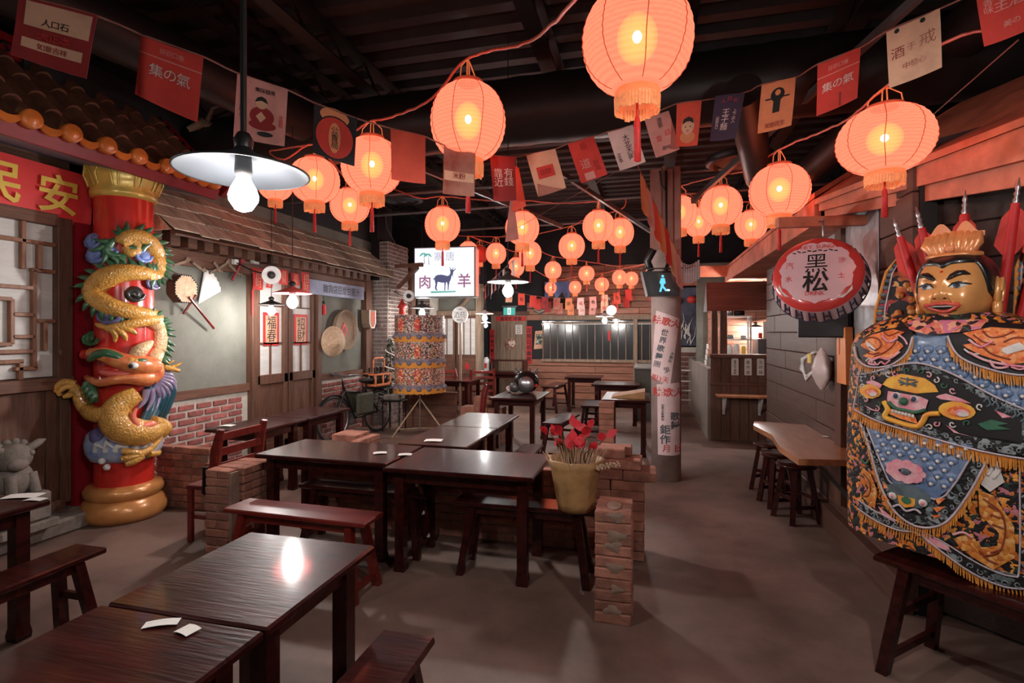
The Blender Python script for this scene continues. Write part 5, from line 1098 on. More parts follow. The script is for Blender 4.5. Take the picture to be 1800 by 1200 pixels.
b = MB(); b.box(p0.x - .015, p0.x, p0.y, p1.y, 2.22, 2.44, .004); b.build('board', mat('pale_blue', (160, 168, 196), .6, .2, 4), t, True)
b = MB(); f = fw(V((p0.x + .003, (p0.y + p1.y) / 2, 2.33))); b.glyphs('雜貨店豆漿甘蔗汁', lambda x, y: f(x, y), .1, 0, .13); b.build('lettering', M['ink'], t, True)
def disc(nm, lab, cat, px, py, r, X, prof, m, tilt=0):
    p = onwall(px, py, X); q = Matrix.Rotation(tilt, 3, 'Z') @ Matrix(((0, 0, 1), (1, 0, 0), (0, 1, 0))); b = MB(); b.lathe([(a * r, z * r) for a, z in prof], 36, p, mat=q); return p, b
p, b = disc('', '', '', 603, 580, .33, WL + .03, [(0, .0), (.97, .0), (1, .05), (1, .22), (.95, .22), (.93, .06), (0, .04)], 0); t = thing('winnowing_basket', 'large shallow round winnowing basket on the left wall', 'basket', p); b.build('basket', M['rattan'], t, True)
f = fw(p + V((.022, 0, 0))); b = MB(); b.prism([f(0, .13), f(-.1, 0), f(0, -.13), f(.1, 0)], (.004, 0, 0)); b.build('red_diamond', M['redpaper'], t, True); b = MB(); b.glyphs('春', lambda x, y: f(x, y, .007), 0, 0, .11); b.build('lettering', M['ink'], t, True)
p, b = disc('', '', '', 586, 600, .24, WL + .16, [(1, 0), (.98, .03), (.5, .22), (.36, .3), (.22, .5), (0, .56), (0, .5), (.2, .45), (.34, .26), (.97, .0)], 0, -.25); solo('straw_hat', 'pointed straw farmer hat hung in front of the winnowing basket', 'hat', b, M['straw'])
p = onwall(640, 560); t = thing('wicker_bag', 'narrow wicker shoulder basket with a red print on the corner post', 'basket', p); b = MB(); f = fw(p)
b.prism([f(-.1, .15), f(.1, .15), f(.1, -.08), f(.05, -.16), f(-.05, -.16), f(-.1, -.08)], (.16, 0, 0)); b.build('body', M['rattan'], t, True); b = MB(); b.tube([f(-.1, .15, .165), f(-.1, -.08, .165), f(-.05, -.16, .165), f(.05, -.16, .165), f(.1, -.08, .165), f(.1, .15, .165)], .012, 6); b.build('rim', M['paper'], t, True)
b = MB(); b.glyphs('酒', lambda x, y: f(x, y, .168), 0, .03, .17); b.glyphs('店', lambda x, y: f(x, y, .168), 0, -.1, .1); b.build('lettering', M['redprint'], t, True)
p = onwall(566, 545); t = thing('firecracker_charm', 'red firecracker charm on a string right of the double door', 'ornament', p); b = MB(); b.tube([p + V((.03, 0, .08)), p + V((.03, 0, -.07))], .035, 10); b.build('cracker', M['redpaper'], t, True); b = MB(); b.tube([p + V((.03, 0, .4)), p + V((.03, 0, .08))], .004, 5); b.ball(p + V((.03, 0, .12)), .025, 8, 6); b.build('string', M['leafgreen'], t, True)
b = MB(); p = onwall(444, 540, WL + .1); b.tube([p + V((0, 0, .22)), p + V((0, 0, -.1))], .012, 6); solo('red_cord_tassel', 'thin red tassel hanging beside the left door post', 'tassel', b, M['tassel'])
# ---- bicycle
bp0 = fl(660, 760); by = bp0.y - .1
t = thing('bicycle', 'old dark bicycle with side bags leaning by the left wall', 'bicycle', (-4.5, 7.6, 0), PI / 2 - .18)
# local: x along the bike, wheels in the x-z plane, front at -x
bm = M['blackmetal']; rb = mat('tyre', (42, 38, 36), .7, .2, 9)
for nm, x in (('front_wheel', -.52), ('rear_wheel', .52)):
    b = MB(); b.tube([(x + .33 * math.cos(a), 0, .34 + .33 * math.sin(a)) for a in [2 * PI * i / 40 for i in range(40)]], .017, 8, closed=True); wh = b.build(nm, rb, t)
    b = MB(); b.tube([(x + .305 * math.cos(a), 0, .34 + .305 * math.sin(a)) for a in [2 * PI * i / 40 for i in range(40)]], .011, 6, closed=True); b.build('rim', M['steel'], wh)
    b = MB()
    for i in range(20): a = 2 * PI * i / 20; b.tube([(x, 0, .34), (x + .3 * math.cos(a), 0, .34 + .3 * math.sin(a))], .002, 4)
    b.tube([(x, -.04, .34), (x, .04, .34)], .02, 8); b.build('spokes', M['grey'], wh)
    b = MB(); b.tube([(x + .37 * math.cos(a), 0, .34 + .37 * math.sin(a)) for a in [.3 + i * .16 for i in range(16)]], .016, 6); b.build('mudguard', bm, t)
b = MB()
for a, c in (((-.3, 0, .82), (-.05, 0, .3)), ((.22, 0, .8), (-.05, 0, .3)), ((-.28, 0, .75), (.2, 0, .68)), ((-.05, 0, .3), (.52, 0, .34)), ((.2, 0, .72), (.52, 0, .34)), ((-.33, 0, .92), (-.3, 0, .75)), ((-.3, .03, .75), (-.52, .03, .34)), ((-.3, -.03, .75), (-.52, -.03, .34))): b.tube([a, c], .016, 8)
b.build('frame', bm, t)
b = MB(); b.tube([(-.33, 0, .9), (-.34, 0, 1.0)], .014, 8); b.tube([(-.2, .28, 1.0), (-.34, .24, 1.02), (-.37, .1, 1.0), (-.37, -.1, 1.0), (-.34, -.24, 1.02), (-.2, -.28, 1.0)], .012, 8); hb_ = b.build('handlebar', M['steel'], t)
for s_ in (-1, 1): b = MB(); b.tube([(-.2, s_ * .28, 1.0), (-.1, s_ * .29, .99)], .018, 8); b.build('grip', bm, hb_)
b = MB(); b.ball((.22, 0, .88), (.15, .08, .045), 14, 8); b.tube([(.22, 0, .72), (.22, 0, .86)], .014, 6); b.build('saddle', rb, t)
b = MB(); b.box(.26, .72, -.1, .1, .735, .755); b.tube([(.7, .08, .74), (.54, .05, .36)], .008, 5); b.tube([(.7, -.08, .74), (.54, -.05, .36)], .008, 5); b.build('carrier', bm, t)
for s_ in (-1, 1): b = MB(); b.box(-.15, .25, s_ * .12 - .03, s_ * .12 + .03, .36, .7, .03); b.build('canvas_bag', mat('olive_canvas_%d' % s_, (74, 74, 60), .85, .25, 12, bump=.3), t)
b = MB(); b.lathe([(.07, -.01), (.09, -.01), (.09, .01), (.07, .01)], 16, (-.05, .06, .3), mat=Matrix(((1, 0, 0), (0, 0, 1), (0, -1, 0)))); b.tube([(-.05, .08, .3), (.05, .09, .2)], .01, 6); b.tube([(-.05, -.08, .3), (-.15, -.09, .4)], .01, 6); b.build('crank', M['steel'], t)
wm_ = wmat(t)
p = wm_ @ V((.5, 0, .77)); t2 = thing('bottle_crate', 'orange carrier crate of dark bottles on the bicycle rack', 'crate', p, t.rotation_euler.z)
om = mat('orange_crate', (226, 130, 84), .45, .2, 8)
b = MB()
for z in (0.01, .18):
    for s_ in (-1, 1): b.box(-.2, .2, s_ * .12 - .008, s_ * .12 + .008, z, z + .03, .003); b.box(s_ * .2 - .008, s_ * .2 + .008, -.12, .12, z, z + .03, .003)
for sx in (-1, 0, 1):
    for s_ in (-1, 1): b.box(sx * .19 - .012, sx * .19 + .012, s_ * .12 - .01, s_ * .12 + .01, 0, .21)
b.box(-.2, .2, -.12, .12, 0, .012); b.build('crate_frame', om, t2)
b = MB(); b.tube([(-.1, 0, .2), (-.1, 0, .42), (-.06, 0, .46), (.14, 0, .46), (.18, 0, .42), (.18, 0, .2)], .014, 8); b.build('handle', om, t2)
bg = mat('dark_bottle_glass', (40, 34, 30), .12, .2, 5, coat=.5); kk = 0
for i, x in enumerate((-.14, -.05, .05, .14)):
    for y in (-.055, .055):
        q = Matrix.Rotation(t.rotation_euler.z, 3, 'Z') @ V((x, y, .012)) + p; b = MB(); b.lathe([(0, 0), (.036, 0), (.038, .02), (.038, .15), (.014, .21), (.013, .27), (.016, .275), (.016, .29), (0, .29)], 16, q); solo('bottle', 'dark glass drink bottle standing in the orange crate', 'bottle', b, bg, 'bottles in the orange crate')
# dark little tree and boxes by the pilaster
p = atd(686, 700, 9.3); t = thing('decorated_tree', 'narrow dark green tree with pale trimmings between pilaster and parasol drum', 'tree', (p.x, p.y, 0))
b = MB(); b.tube([(0, 0, 0), (0, 0, 1.5)], [.02, .008], 6); b.build('trunk', M['oldwood'], t)
b = MB()
for i in range(260):
    z = R.uniform(.5, 1.55); r = (1.6 - z) * .2 + .03; a = R.uniform(0, 6.28); q = V((r * math.cos(a), r * math.sin(a), z)); b.tube([q * .6 + V((0, 0, z * .4)), q + V((0, 0, -.03))], [.012, .003], 4)
b.build('needles', M['leafgreen'], t, kind='stuff')
b = MB(); b.tube([(((1.55 - i * .03) * .0 + (.05 + i * .006)) * math.cos(i * .7), (.05 + i * .006) * math.sin(i * .7), 1.5 - i * .028) for i in range(36)], .012, 5); b.build('garland', M['paper'], t)
p = atd(693, 700, 9.0); t = thing('plant_stand', 'thin black metal stand holding a grey tray left of the parasol', 'stand', (p.x, p.y, 0))
for sx in (-1, 1):
    for sy in (-1, 1): b = MB(); b.tube([(sx * .15, sy * .12, 0), (sx * .15, sy * .12, .5)], .01, 6); b.build('leg', bm, t)
b = MB(); b.box(-.18, .18, -.15, .15, .5, .52, .005); b.build('top', bm, t)
b = MB(); b.box(p.x - .15, p.x + .15, p.y - .12, p.y + .12, .522, .62, .02); solo('grey_tray', 'grey box tray on the thin black stand', 'box', b, M['stone'])
for i, dx in enumerate((-.06, .06)): b = MB(); b.lathe([(0, 0), (.03, 0), (.03, .1), (.012, .14), (.012, .19), (0, .19)], 12, (p.x + dx, p.y, .622)); solo('small_bottle', ['left little bottle on the grey tray', 'right little bottle on the grey tray'][i], 'bottle', b, [bg, M['straw']][i])
# ---- embroidered parasol drum on a tripod
p = atd(738, 740, 8.7); Rr = .4; z0, z1 = .7, 1.93; t = thing('processional_parasol', 'tall drum-shaped embroidered processional parasol with orange fringes on a tripod', 'parasol', (p.x, p.y, 0))
emb = [cells('embroidery_%d' % i, c, 62, st=(1, 1, 1)) for i, c in enumerate((((196, 178, 160), (126, 34, 36), (40, 36, 36), (190, 170, 156), (150, 60, 60), (70, 66, 60), (214, 200, 190), (120, 96, 84)), ((200, 190, 176), (50, 48, 46), (210, 140, 80), (160, 150, 140), (40, 38, 38), (196, 80, 84), (90, 86, 80), (220, 206, 196)), ((206, 170, 150), (214, 120, 70), (60, 56, 56), (220, 200, 190), (196, 90, 80), (100, 92, 90), (230, 190, 150), (150, 120, 110))))]
orf = mat('orange_fringe', (226, 150, 50), .6, .25, 30, (6, 6, .4), bump=.4); lav = mat('lavender_band', (150, 138, 150), .6, .35, 12, col2=(90, 84, 96))
H = (z1 - z0) / 3
for k in range(3):
    zt = z1 - k * H; b = MB(); b.lathe([(Rr, zt - H * .68), (Rr + .004, zt - H * .35), (Rr, zt)], 48, caps=False); b.build('embroidered_tier', emb[k], t)
    b = MB(); b.lathe([(Rr + .004, zt - H * .86), (Rr + .006, zt - H * .68)], 48, caps=False); b.build('cloud_band', lav, t)
    vm_ = mat('violet_cloud_%d' % k, (120, 112, 124), .6, .3, 12); g = MB(); g.ball((0, 0, 0), (.05, .05, .045), 10, 6); me_ = g.mesh('cloud_motif', vm_)
    for i in range(16):
        a = 2 * PI * i / 16; o = bpy.data.objects.new('cloud_motif', me_); C.objects.link(o); o.parent = t; o.location = ((Rr - .008) * math.cos(a), (Rr - .008) * math.sin(a), zt - H * .84)
    b = MB(); n = 110
    for i in range(n):
        a = 2 * PI * i / n; u = V((math.cos(a), math.sin(a), 0)); b.beam(u * (Rr + .012) + V((0, 0, zt - H * .82)), u * (Rr + .016 + R.uniform(-.003, .003)) + V((0, 0, zt - H - R.uniform(.0, .015))), .025, .006, up=u)
    b.build('fringe', orf, t)
g = MB()
for i, a in enumerate((-2.3, -1.95, -1.6, -1.25, -.9)):
    for k, zz in ((0, 1.74), (1, 1.32), (2, .95)):
        u = V((math.cos(a), math.sin(a), 0)) * (Rr + .004); q = u + V((0, 0, zz + .02 * (i % 2)))
        if k == 2 and i in (1, 3) or k == 0 and i in (1, 3) or k == 1 and i == 3: g.ball(q, (.06, .03, .1), 10, 8); g.ball(q + V((0, 0, .09)), .035, 8, 6); g.tube([q + V((-.05, 0, .02)), q + V((.06, 0, .06))], .02, 6)
g.build('embroidered_figure', cells('embroidery_red', ((214, 90, 60), (230, 150, 80), (190, 50, 60), (236, 190, 160)), 40), t)
b = MB(); b.lathe([(0, z1 + .02), (Rr, z1)], 48, caps=False); b.build('top_cloth', M['black'], t)
b = MB(); b.tube([(0, 0, .08), (0, 0, z1)], .012, 8); b.build('pole', M['steel'], t)
for k in range(3):
    a = -2.2 + k * 2.1; b = MB(); b.tube([(0, 0, .58), (.5 * math.cos(a), .5 * math.sin(a), .0)], .011, 6); b.tube([(0, 0, .1), (.4 * math.cos(a), .4 * math.sin(a), .12)], .007, 5); b.build('leg', M['straw'], t)
# ---- goat light box
p = atd(781, 478, 8.4); t = thing('goat_light_box', 'glowing white light box sign with a dark goat, palms and red characters', 'sign', p, .1)
W, H = .96, .76
b = MB(); b.box(-W / 2 - .02, W / 2 + .02, .0, .25, -H / 2 - .02, H / 2 + .02, .006); b.build('box_frame', M['grey'], t)
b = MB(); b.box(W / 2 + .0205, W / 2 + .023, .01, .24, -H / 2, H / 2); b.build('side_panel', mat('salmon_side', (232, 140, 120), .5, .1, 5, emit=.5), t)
b = MB(); b.box(-W / 2, W / 2, -.008, .01, -H / 2, H / 2); b.build('lit_face', glow('light_box_face', (.84, .86, 1), .88), t)
f = lambda x, y: V((x, -.011, y))
def sg(px, py): return f(((px - 870) / 915) * W, -((py - 490) / 740) * H)
mpur = glow('sign_goat_violet', (.10, .10, .2), .7); mred = glow('sign_red_violet', (.36, .14, .24), .7); mgr = glow('sign_green', (.1, .42, .34), .7); mpal = glow('sign_pale', (.56, .55, .64), .6)
goat = [(700, 590), (720, 580), (735, 550), (770, 533), (830, 530), (880, 540), (915, 552), (945, 545), (965, 515), (968, 480), (950, 460), (958, 455), (972, 465), (985, 455), (1005, 455), (1018, 468), (1045, 455), (1025, 475), (1012, 490), (1008, 515), (1003, 545), (1012, 572), (995, 555), (988, 535), (980, 580), (968, 620), (955, 640), (945, 690), (938, 768), (925, 768), (925, 690), (915, 650), (900, 645), (893, 690), (887, 775), (873, 775), (876, 700), (872, 652), (840, 655), (800, 645), (770, 640), (760, 690), (752, 730), (768, 778), (752, 775), (738, 740), (742, 765), (732, 765), (728, 720), (736, 670), (724, 620), (722, 600), (708, 612)]
def tri(nm, pts, m):
    me = MB(); me.add([sg(a, b_) for a, b_ in pts], [list(range(len(pts)))]); return me.build(nm, m, t)
tri('goat_print', goat[::-1], mpur)
for q in (((975, 465), (955, 430), (948, 412), (965, 428), (985, 458)), ((990, 458), (1005, 430), (1022, 415), (1012, 440), (1000, 460)), ((1010, 466), (1035, 450), (1052, 425), (1046, 458), (1015, 474))): tri('goat_horn', q, mpur)
b = MB(); b.add([sg(x, y) for x, y in ((655, 812), (1060, 800), (1040, 786), (680, 792))], [[0, 1, 2, 3]])
for i in range(34): x = 668 + i * 11.4; b.add([sg(x - 6, 800), sg(x + 8, 800), sg(x + (4 if i % 2 else -3), 768 + (i * 7) % 14)], [[0, 1, 2]])
b.build('grass_print', mgr, t)
for cx, cy in ((545, 205), (615, 215)):
    for i in range(6):
        a = .15 + i * .57; b = MB(); q_ = [(cx + 66 * f_ * math.cos(a), cy - 40 * f_ * math.sin(a) + 50 * f_ * f_, 30 * math.sin(PI * (f_ * .85 + .1))) for f_ in [j / 5 for j in range(6)]]
        for (x0, y0, w0), (x1, y1, w1) in zip(q_, q_[1:]): b.add([sg(x0, y0 - w0 * .4), sg(x0, y0 + w0 * .6), sg(x1, y1 + w1 * .6), sg(x1, y1 - w1 * .4)], [[0, 1, 2, 3]])
        b.build('palm_print', mgr, t)
    tri('palm_print', [(cx + 8, cy), (cx + 14, cy), (cx + 28, cy + 160), (cx + 10, cy + 160)], mpal)
b = MB(); b.glyphs('肉', lambda x, y: sg(570, 640) + f(x, y + 0) - f(0, 0), 0, 0, .2, bold=True); b.glyphs('羊', lambda x, y: sg(1180, 625) + f(x, y) - f(0, 0), 0, 0, .21, bold=True); b.build('lettering', mred, t)
b = MB(); b.glyphs('寨', lambda x, y: sg(780, 250) + f(x, y) - f(0, 0), 0, 0, .14); b.glyphs('唐', lambda x, y: sg(960, 250) + f(x, y) - f(0, 0), 0, 0, .14); b.build('pale_lettering', mpal, t)
b = MB(); a, c = atd(696, 468, 8.9), atd(742, 465, 8.2); b.beam(a, c, .05, .06); b.beam(atd(700, 505, 8.8), atd(734, 470, 8.3), .05, .05); solo('sign_bracket', 'dark timber bracket reaching from the pilaster to the goat light box', 'bracket', b, M['oldwood'])
b = MB(); b.tube([atd(678, 380, 8.5), atd(690, 372, 8.4), atd(712, 373, 8.3), atd(735, 376, 8.3)], .006, 5); b.tube([atd(678, 380, 8.5), atd(680, 400, 8.5), atd(700, 438, 8.5)], .006, 5); solo('loose_cable', 'loose pale cable arching over the goat light box', 'cable', b, M['grey'])
# round tobacco sign on a pole, sliding doors behind
p = atd(808, 553, 10.2); t = thing('round_sign', 'round white sign with two black characters on a wooden pole', 'sign', p); q = Matrix(((1, 0, 0), (0, 0, 1), (0, -1, 0)))
b = MB(); b.lathe([(0, 0), (.155, 0), (.16, .01), (.16, .03), (0, .03)], 32, mat=q); b.build('disc', M['white'], t); f = lambda x, y: V((x, -.004, y)); b = MB(); b.glyphs('酒菸', f, 0, 0, .12); b.glyphs('公賣局', f, 0, .1, .04); b.glyphs('雜貨店', f, 0, -.095, .04); b.build('lettering', M['ink'], t)
bb = MB(); bb.beam((0, .05, -1.9 + .0), (0, .05, .0), .04, .04); bb.v = [(x, y, max(z, -p.z + .01)) for x, y, z in bb.v]; bb.build('pole', M['plankdoor'], t)
p = V((-4.4, 11.47, 0)); 
for i, x in enumerate((-4.55, -3.98)):
    b = MB(); b.box(x - .27, x + .27, 11.44, 11.5, 0, 2.05, .005); dd = struct('door_%d' % (i + 2), b, M['oldwood'])
    b = MB()
    for a, c in ((.1, .62), (.72, 1.08)): b.box(x - .21, x + .21, 11.425, 11.45, a, c, .006)
    b.build('door_panel', M['oldwoodX'], dd); b = MB(); b.box(x - .22, x + .22, 11.43, 11.45, 1.16, 1.98); b.build('paper_pane', M['frost'], dd)
    b = MB(); [b.box(x + o_ - .01, x + o_ + .01, 11.42, 11.45, 1.16, 1.98) for o_ in (-.08, .08)]; b.build('muntin', M['oldwood'], dd)
    b = MB(); b.prism([(x, 11.42, 1.0), (x - .06, 11.42, .9), (x, 11.42, .8), (x + .06, 11.42, .9)], (0, .004, 0)); b.build('red_diamond', M['redpaper'], dd)
b = MB(); b.beam((-5, 11.4, 2.1), (-3.6, 11.4, 2.1), .08, .1); b.beam((-4.2, 11.38, 2.15), (-3.75, 11.38, 2.6), .05, .07); b.beam((-4.3, 11.4, 2.62), (-3.55, 11.4, 2.62), .06, .08); b.box(-3.76, -3.64, 11.36, 11.5, 0, 2.75); struct('trim_32', b, M['plankdoor'])
# back door dressing: couplets, exit sign, notices
def couplet(lab, px, py, d, w_, h_, txt, vert=True, m='redpaper', nm='couplet'):
    p = atY(px, py, YB - .056); t = thing(nm, lab, 'banner', p); b = MB(); b.box(-w_ / 2, w_ / 2, 0, .004, -h_ / 2, h_ / 2); b.build('paper', M[m], t); s_ = min(w_ * .8, h_ / len(txt) * .8) if vert else min(h_ * .8, w_ / len(txt) * .8)
    b = MB(); b.glyphs(txt, lambda x, y: V((x, -.004, y)), 0, 0, s_, vert, 1.2, True); b.build('lettering', M['ink'], t); return t
couplet('left red couplet strip of black characters beside the planked back door', 865, 608, 12.9, .13, .86, '三陽春風慶不老'); couplet('right red couplet strip of black characters beside the planked back door', 930, 606, 13.1, .15, .95, '花開日明春來')
couplet('red horizontal banner over the planked back door', 898, 560, 13.1, .8, .12, '富和庭滿春', False)
p = atY(896, 547, YB - .05); t = thing('exit_sign', 'green and white running-man exit sign over the back door', 'sign', p); b = MB(); b.box(-.17, .17, -.05, .05, -.11, .11, .01); b.box(-.2, .2, -.03, .05, .11, .14); b.build('housing', M['grey'], t)
b = MB(); b.box(-.15, .15, -.056, -.05, -.09, .09); b.build('green_panel', glow('exit_green', (.08, .42, .34), .8), t); b = MB(); b.box(-.045, .045, -.06, -.056, -.09, .09); b.build('white_panel', glow('exit_white', (.85, .95, .95), .8), t)
b = MB(); y = -.062; b.lathe([(0, 0), (.014, 0)], 10, (.005, y, .055), mat=q); [b.tube([(a, y, c), (e, y, g_)], .008, 5) for a, c, e, g_ in ((0, .035, -.005, -.01), (-.005, -.01, -.025, -.05), (-.005, -.01, .02, -.035), (.02, -.035, .015, -.065), (0, .03, .025, .01), (0, .03, -.025, .01))]; b.build('running_man', mgr, t)
t = couplet('white notice sheet on the planked back door', 912, 579, 13.1, .18, .24, '公口', True, 'paper', 'notice'); 
p = atY(897, 604, YB - .052); b = MB(); b.lathe([(0, 0), (.14, 0), (.14, -.02), (0, -.02)], 28, p, mat=q); solo('round_paper_cut', 'round pale paper-cut ornament on the planked door', 'ornament', b, cells('paper_cut', ((220, 200, 184), (200, 120, 100), (226, 210, 196), (150, 110, 96)), 26))
p = atY(947, 597, YB - .034); t = thing('poster', 'pale tilted poster with a green face print right of the back door', 'poster', p); b = MB(); b.prism([(-.13, 0, -.24), (.1, 0, -.22), (.14, 0, .24), (-.09, 0, .22)], (0, .004, 0)); b.build('sheet', FM['cream'], t); b = MB(); b.prism([(-.08, -.004, -.12), (.08, -.004, -.12), (.1, -.004, .14), (-.06, -.004, .14)], (0, .003, 0)); b.build('print', cells('print_green', ((60, 84, 70), (190, 190, 170), (120, 140, 124), (40, 50, 46)), 22), t)
p = atd(855, 640, 12.6); t = thing('fire_extinguisher', 'small white fire extinguisher by the back door', 'extinguisher', (p.x, p.y, .72)); b = MB(); b.lathe([(0, 0), (.065, 0), (.07, .02), (.07, .3), (.03, .36), (0, .36)], 20); b.build('cylinder', M['white'], t); b = MB(); b.beam((0, 0, .36), (0, 0, .43), .04, .05); b.tube([(.02, -.02, .41), (.1, -.02, .36), (.09, -.03, .1)], .012, 6); b.build('valve', M['blackmetal'], t)
b = MB(); b.box(-.03, .03, -.073, -.066, .1, .22); b.build('sticker', M['redprint'], t)
b = MB(); b.box(p.x - .06, p.x + .06, p.y - .02, p.y + .1, 0, .718); solo('extinguisher_stand', 'dark post stand under the fire extinguisher', 'stand', b, M['oldwood'])
p = atY(948, 545, YB - .1); t = thing('boat_ornament', 'dark model boat ornament hung over the right couplet', 'ornament', p); b = MB(); b.prism([(-.18, -.04, .08), (-.12, -.04, -.05), (0, -.04, -.1), (.12, -.04, -.06), (.2, -.04, .07), (.08, -.04, .02), (-.08, -.04, .02)], (0, .1, 0)); b.build('hull', M['blackmetal'], t); b = MB(); b.tube([(-.13, -.05, .02), (0, -.05, -.05), (.14, -.05, .0)], .02, 6); b.lathe([(.03, 0), (.05, 0)], 12, (.06, -.05, .09), mat=q); b.build('trim', M['straw'], t)
p = atY(978, 516, YB - .056); t = thing('blue_poster', 'blue framed picture behind the tiny lanterns on the cedar wall', 'poster', p); b = MB(); b.box(-.3, .32, 0, .02, -.35, .3); b.build('sheet', mat('sky_blue_print', (120, 150, 216), .5, .3, 2), t); b = MB(); b.prism([(-.3, -.003, -.35), (-.1, -.003, .1), (0, -.003, -.15), (.15, -.003, .05), (.3, -.003, -.35)], (0, .002, 0)); b.build('print', M['leafgreen'], t)
b = MB(); p = atd(1070, 590, 12.9); b.box(p.x - .02, p.x + .04, YB - .16, YB - .14, p.z - .12, p.z + .12); solo('red_paper_strip', 'red paper strip stuck on the window post', 'paper', b, M['redpaper'])
# round metal ornament on the far table
p = fl(925, 690, .73); t = thing('metal_bell_ornament', 'pile of round grey metal bells and scrap on the square table', 'ornament', (p.x, p.y, .73))
b = MB(); b.ball((0, 0, .17), (.2, .15, .17), 20, 12); b.build('drum_body', M['blackmetal'], t); b = MB(); b.lathe([(0, 0), (.11, .01), (.125, .04), (.12, .06), (0, .06)], 24, (.03, -.1, .14), mat=Matrix(((1, 0, 0), (0, 0, -1), (0, 1, 0)))); b.build('bell_front', M['steel'], t); b = MB(); b.lathe([(0, 0), (.07, .01), (.08, .03), (0, .04)], 20, (-.16, -.08, .09), mat=Matrix(((1, 0, 0), (0, 0, -1), (0, 1, 0)))); b.build('bell_side', M['grey'], t)
b = MB()
for i in range(12): a = i * .5; b.tube([(.1 * math.cos(a), .05, .25 + .05 * math.sin(i)), (.2 * math.cos(a), .02, .34 + .04 * math.sin(i * 2))], .012, 5)
b.build('metal_scraps', M['grey'], t); b = MB(); b.ball((.17, -.08, .12), .03, 8, 6); b.tube([(.14, -.05, .2), (.18, -.06, .1)], .012, 5); b.build('red_tag', M['redprint'], t)
b = MB(); p = V((-2.1, 8.0, .73)); b.ball((p.x, p.y, .78), (.05, .05, .05), 14, 10); solo('patterned_ball', 'small red and white ball beside the metal bells', 'ball', b, cells('ball_print', ((220, 210, 206), (206, 90, 84), (230, 220, 214)), 40))
b = MB(); p = V((-3.1, 12.0, .73)); b.box(p.x - .4, p.x + .35, p.y - .2, p.y + .2, .73, .76); b.box(p.x - .4, p.x - .36, p.y - .2, p.y + .2, .76, 1.0); b.box(p.x + .31, p.x + .35, p.y - .2, p.y + .2, .76, 1.0); b.box(p.x - .4, p.x + .35, p.y - .2, p.y + .2, 1.0, 1.03); solo('box_shelf', 'dark open box shelf on the table against the planked door', 'shelf', b, M['dark'])
# napkins and menus
for i, (px, py, w_, h_, rz, lab) in enumerate(((668, 796, .1, .07, .5, 'white napkin on the reddish table beside the bluish one'), (762, 774, .15, .1, .2, 'open white menu card on the nearer glossy table'), (284, 1096, .1, .04, .5, 'white napkin slip on the closest table'), (330, 1108, .06, .05, -.2, 'grey napkin beside the white slip on the closest table'), (40, 872, .18, .09, .4, 'white menu sheet on the table at the left edge'), (62, 878, .1, .05, .2, 'small white card beside the menu sheet at the left edge'), (400, 748, .12, .1, .2, 'white paper on the nearer left wall table'), (1250 + 208, 768, .1, .08, -.4, 'pale slips on the honey-coloured counter'), (712, 799, .1, .07, .3, 'bluish sheet on the left part of the bluish table'))):
    zt = .757 if px == 1458 else .732; p = fl(px, py, zt); b = MB(); c_, s_ = math.cos(rz), math.sin(rz)
    b.sheet(lambda u, v: (p.x + (u - .5) * w_ * c_ - (v - .5) * h_ * s_, p.y + (u - .5) * w_ * s_ + (v - .5) * h_ * c_, zt + .002 + .004 * abs(math.sin(u * 3))), 4, 1, (0, 0, -.0015)); solo('paper_slip', lab, 'paper', b, M['paper'])
# ================================================================ DEITY PUPPET (local: x to the picture's right, -y to the viewer, z up)
PX0, PD = 1672, 2.62
pc = atd(PX0, 700, PD); prz = -math.radians(42)
pup = thing('deity_puppet', 'large golden-faced deity puppet in embroidered black, orange and blue robes at the right', 'puppet', (pc.x, pc.y, .552), prz)
Zb = .552; KZ = (PD - .2) / FPX; KX = KZ / 1.2
def zz_(py): return EYE - (py - 585) * KZ - Zb          # picture row -> local height
ZS, ZH = zz_(584), zz_(985)
def WD(z):                                             # half width and depth of the robed body at height z
    f = max(0, min(1, (z - ZH) / (ZS - ZH))); w_ = .43 - .02 * f + .02 * math.sin(f * PI); d = .27 - .02 * f
    if z > ZS - .06:
        g = min(1, (z - (ZS - .06)) / .13); k = math.sqrt(max(.02, 1 - g * g * .94)); w_ *= .35 + .65 * k; d *= .6 + .4 * k
    return w_, d
def BF(u, z, off=0.):                                  # front of the body: u -1..1
    w_, d = WD(z); a = u * PI / 2; s_ = math.sin(a); c_ = max(math.cos(a), 0) ** .6
    n = V((s_ / w_, -c_ / d, 0)).normalized(); return V((w_ * s_, -d * c_, z)) + n * off
def BP(px, py, off=.0):                                # picture point -> body front
    z = zz_(py); w_, d = WD(z); x = (px - PX0 + 14) * KX; s_ = max(-.999, min(.999, x / w_)); return BF(math.asin(s_) * 2 / PI, z, off)
robe = cells('black_gold_embroidery', ((24, 20, 22), (30, 24, 26), (28, 22, 24), (30, 26, 30), (224, 128, 46), (28, 22, 24), (214, 112, 40), (240, 160, 70), (40, 60, 50), (200, 120, 130), (30, 26, 28)), 52, warp=.6)
dorange = cells('orange_dragon_stitch', ((236, 124, 62), (246, 142, 76), (226, 104, 50), (246, 160, 100), (238, 128, 70)), 60, warp=.2)
dgold = cells('gold_dragon_stitch', ((222, 140, 60), (236, 162, 80), (200, 112, 44), (240, 180, 110), (214, 128, 52)), 60, warp=.2)
cblack = mat('black_satin', (30, 25, 27), .5, .2, 8); cedge = mat('white_piping', (206, 190, 198), .5, .2, 20); cfr = mat('golden_fringe', (232, 150, 62), .55, .3, 40, (5, 5, .3), bump=.3)
cbord = cells('border_scroll', ((30, 26, 28), (24, 22, 24), (150, 156, 160), (30, 28, 30), (100, 110, 112), (26, 24, 26)), 42, warp=.8)
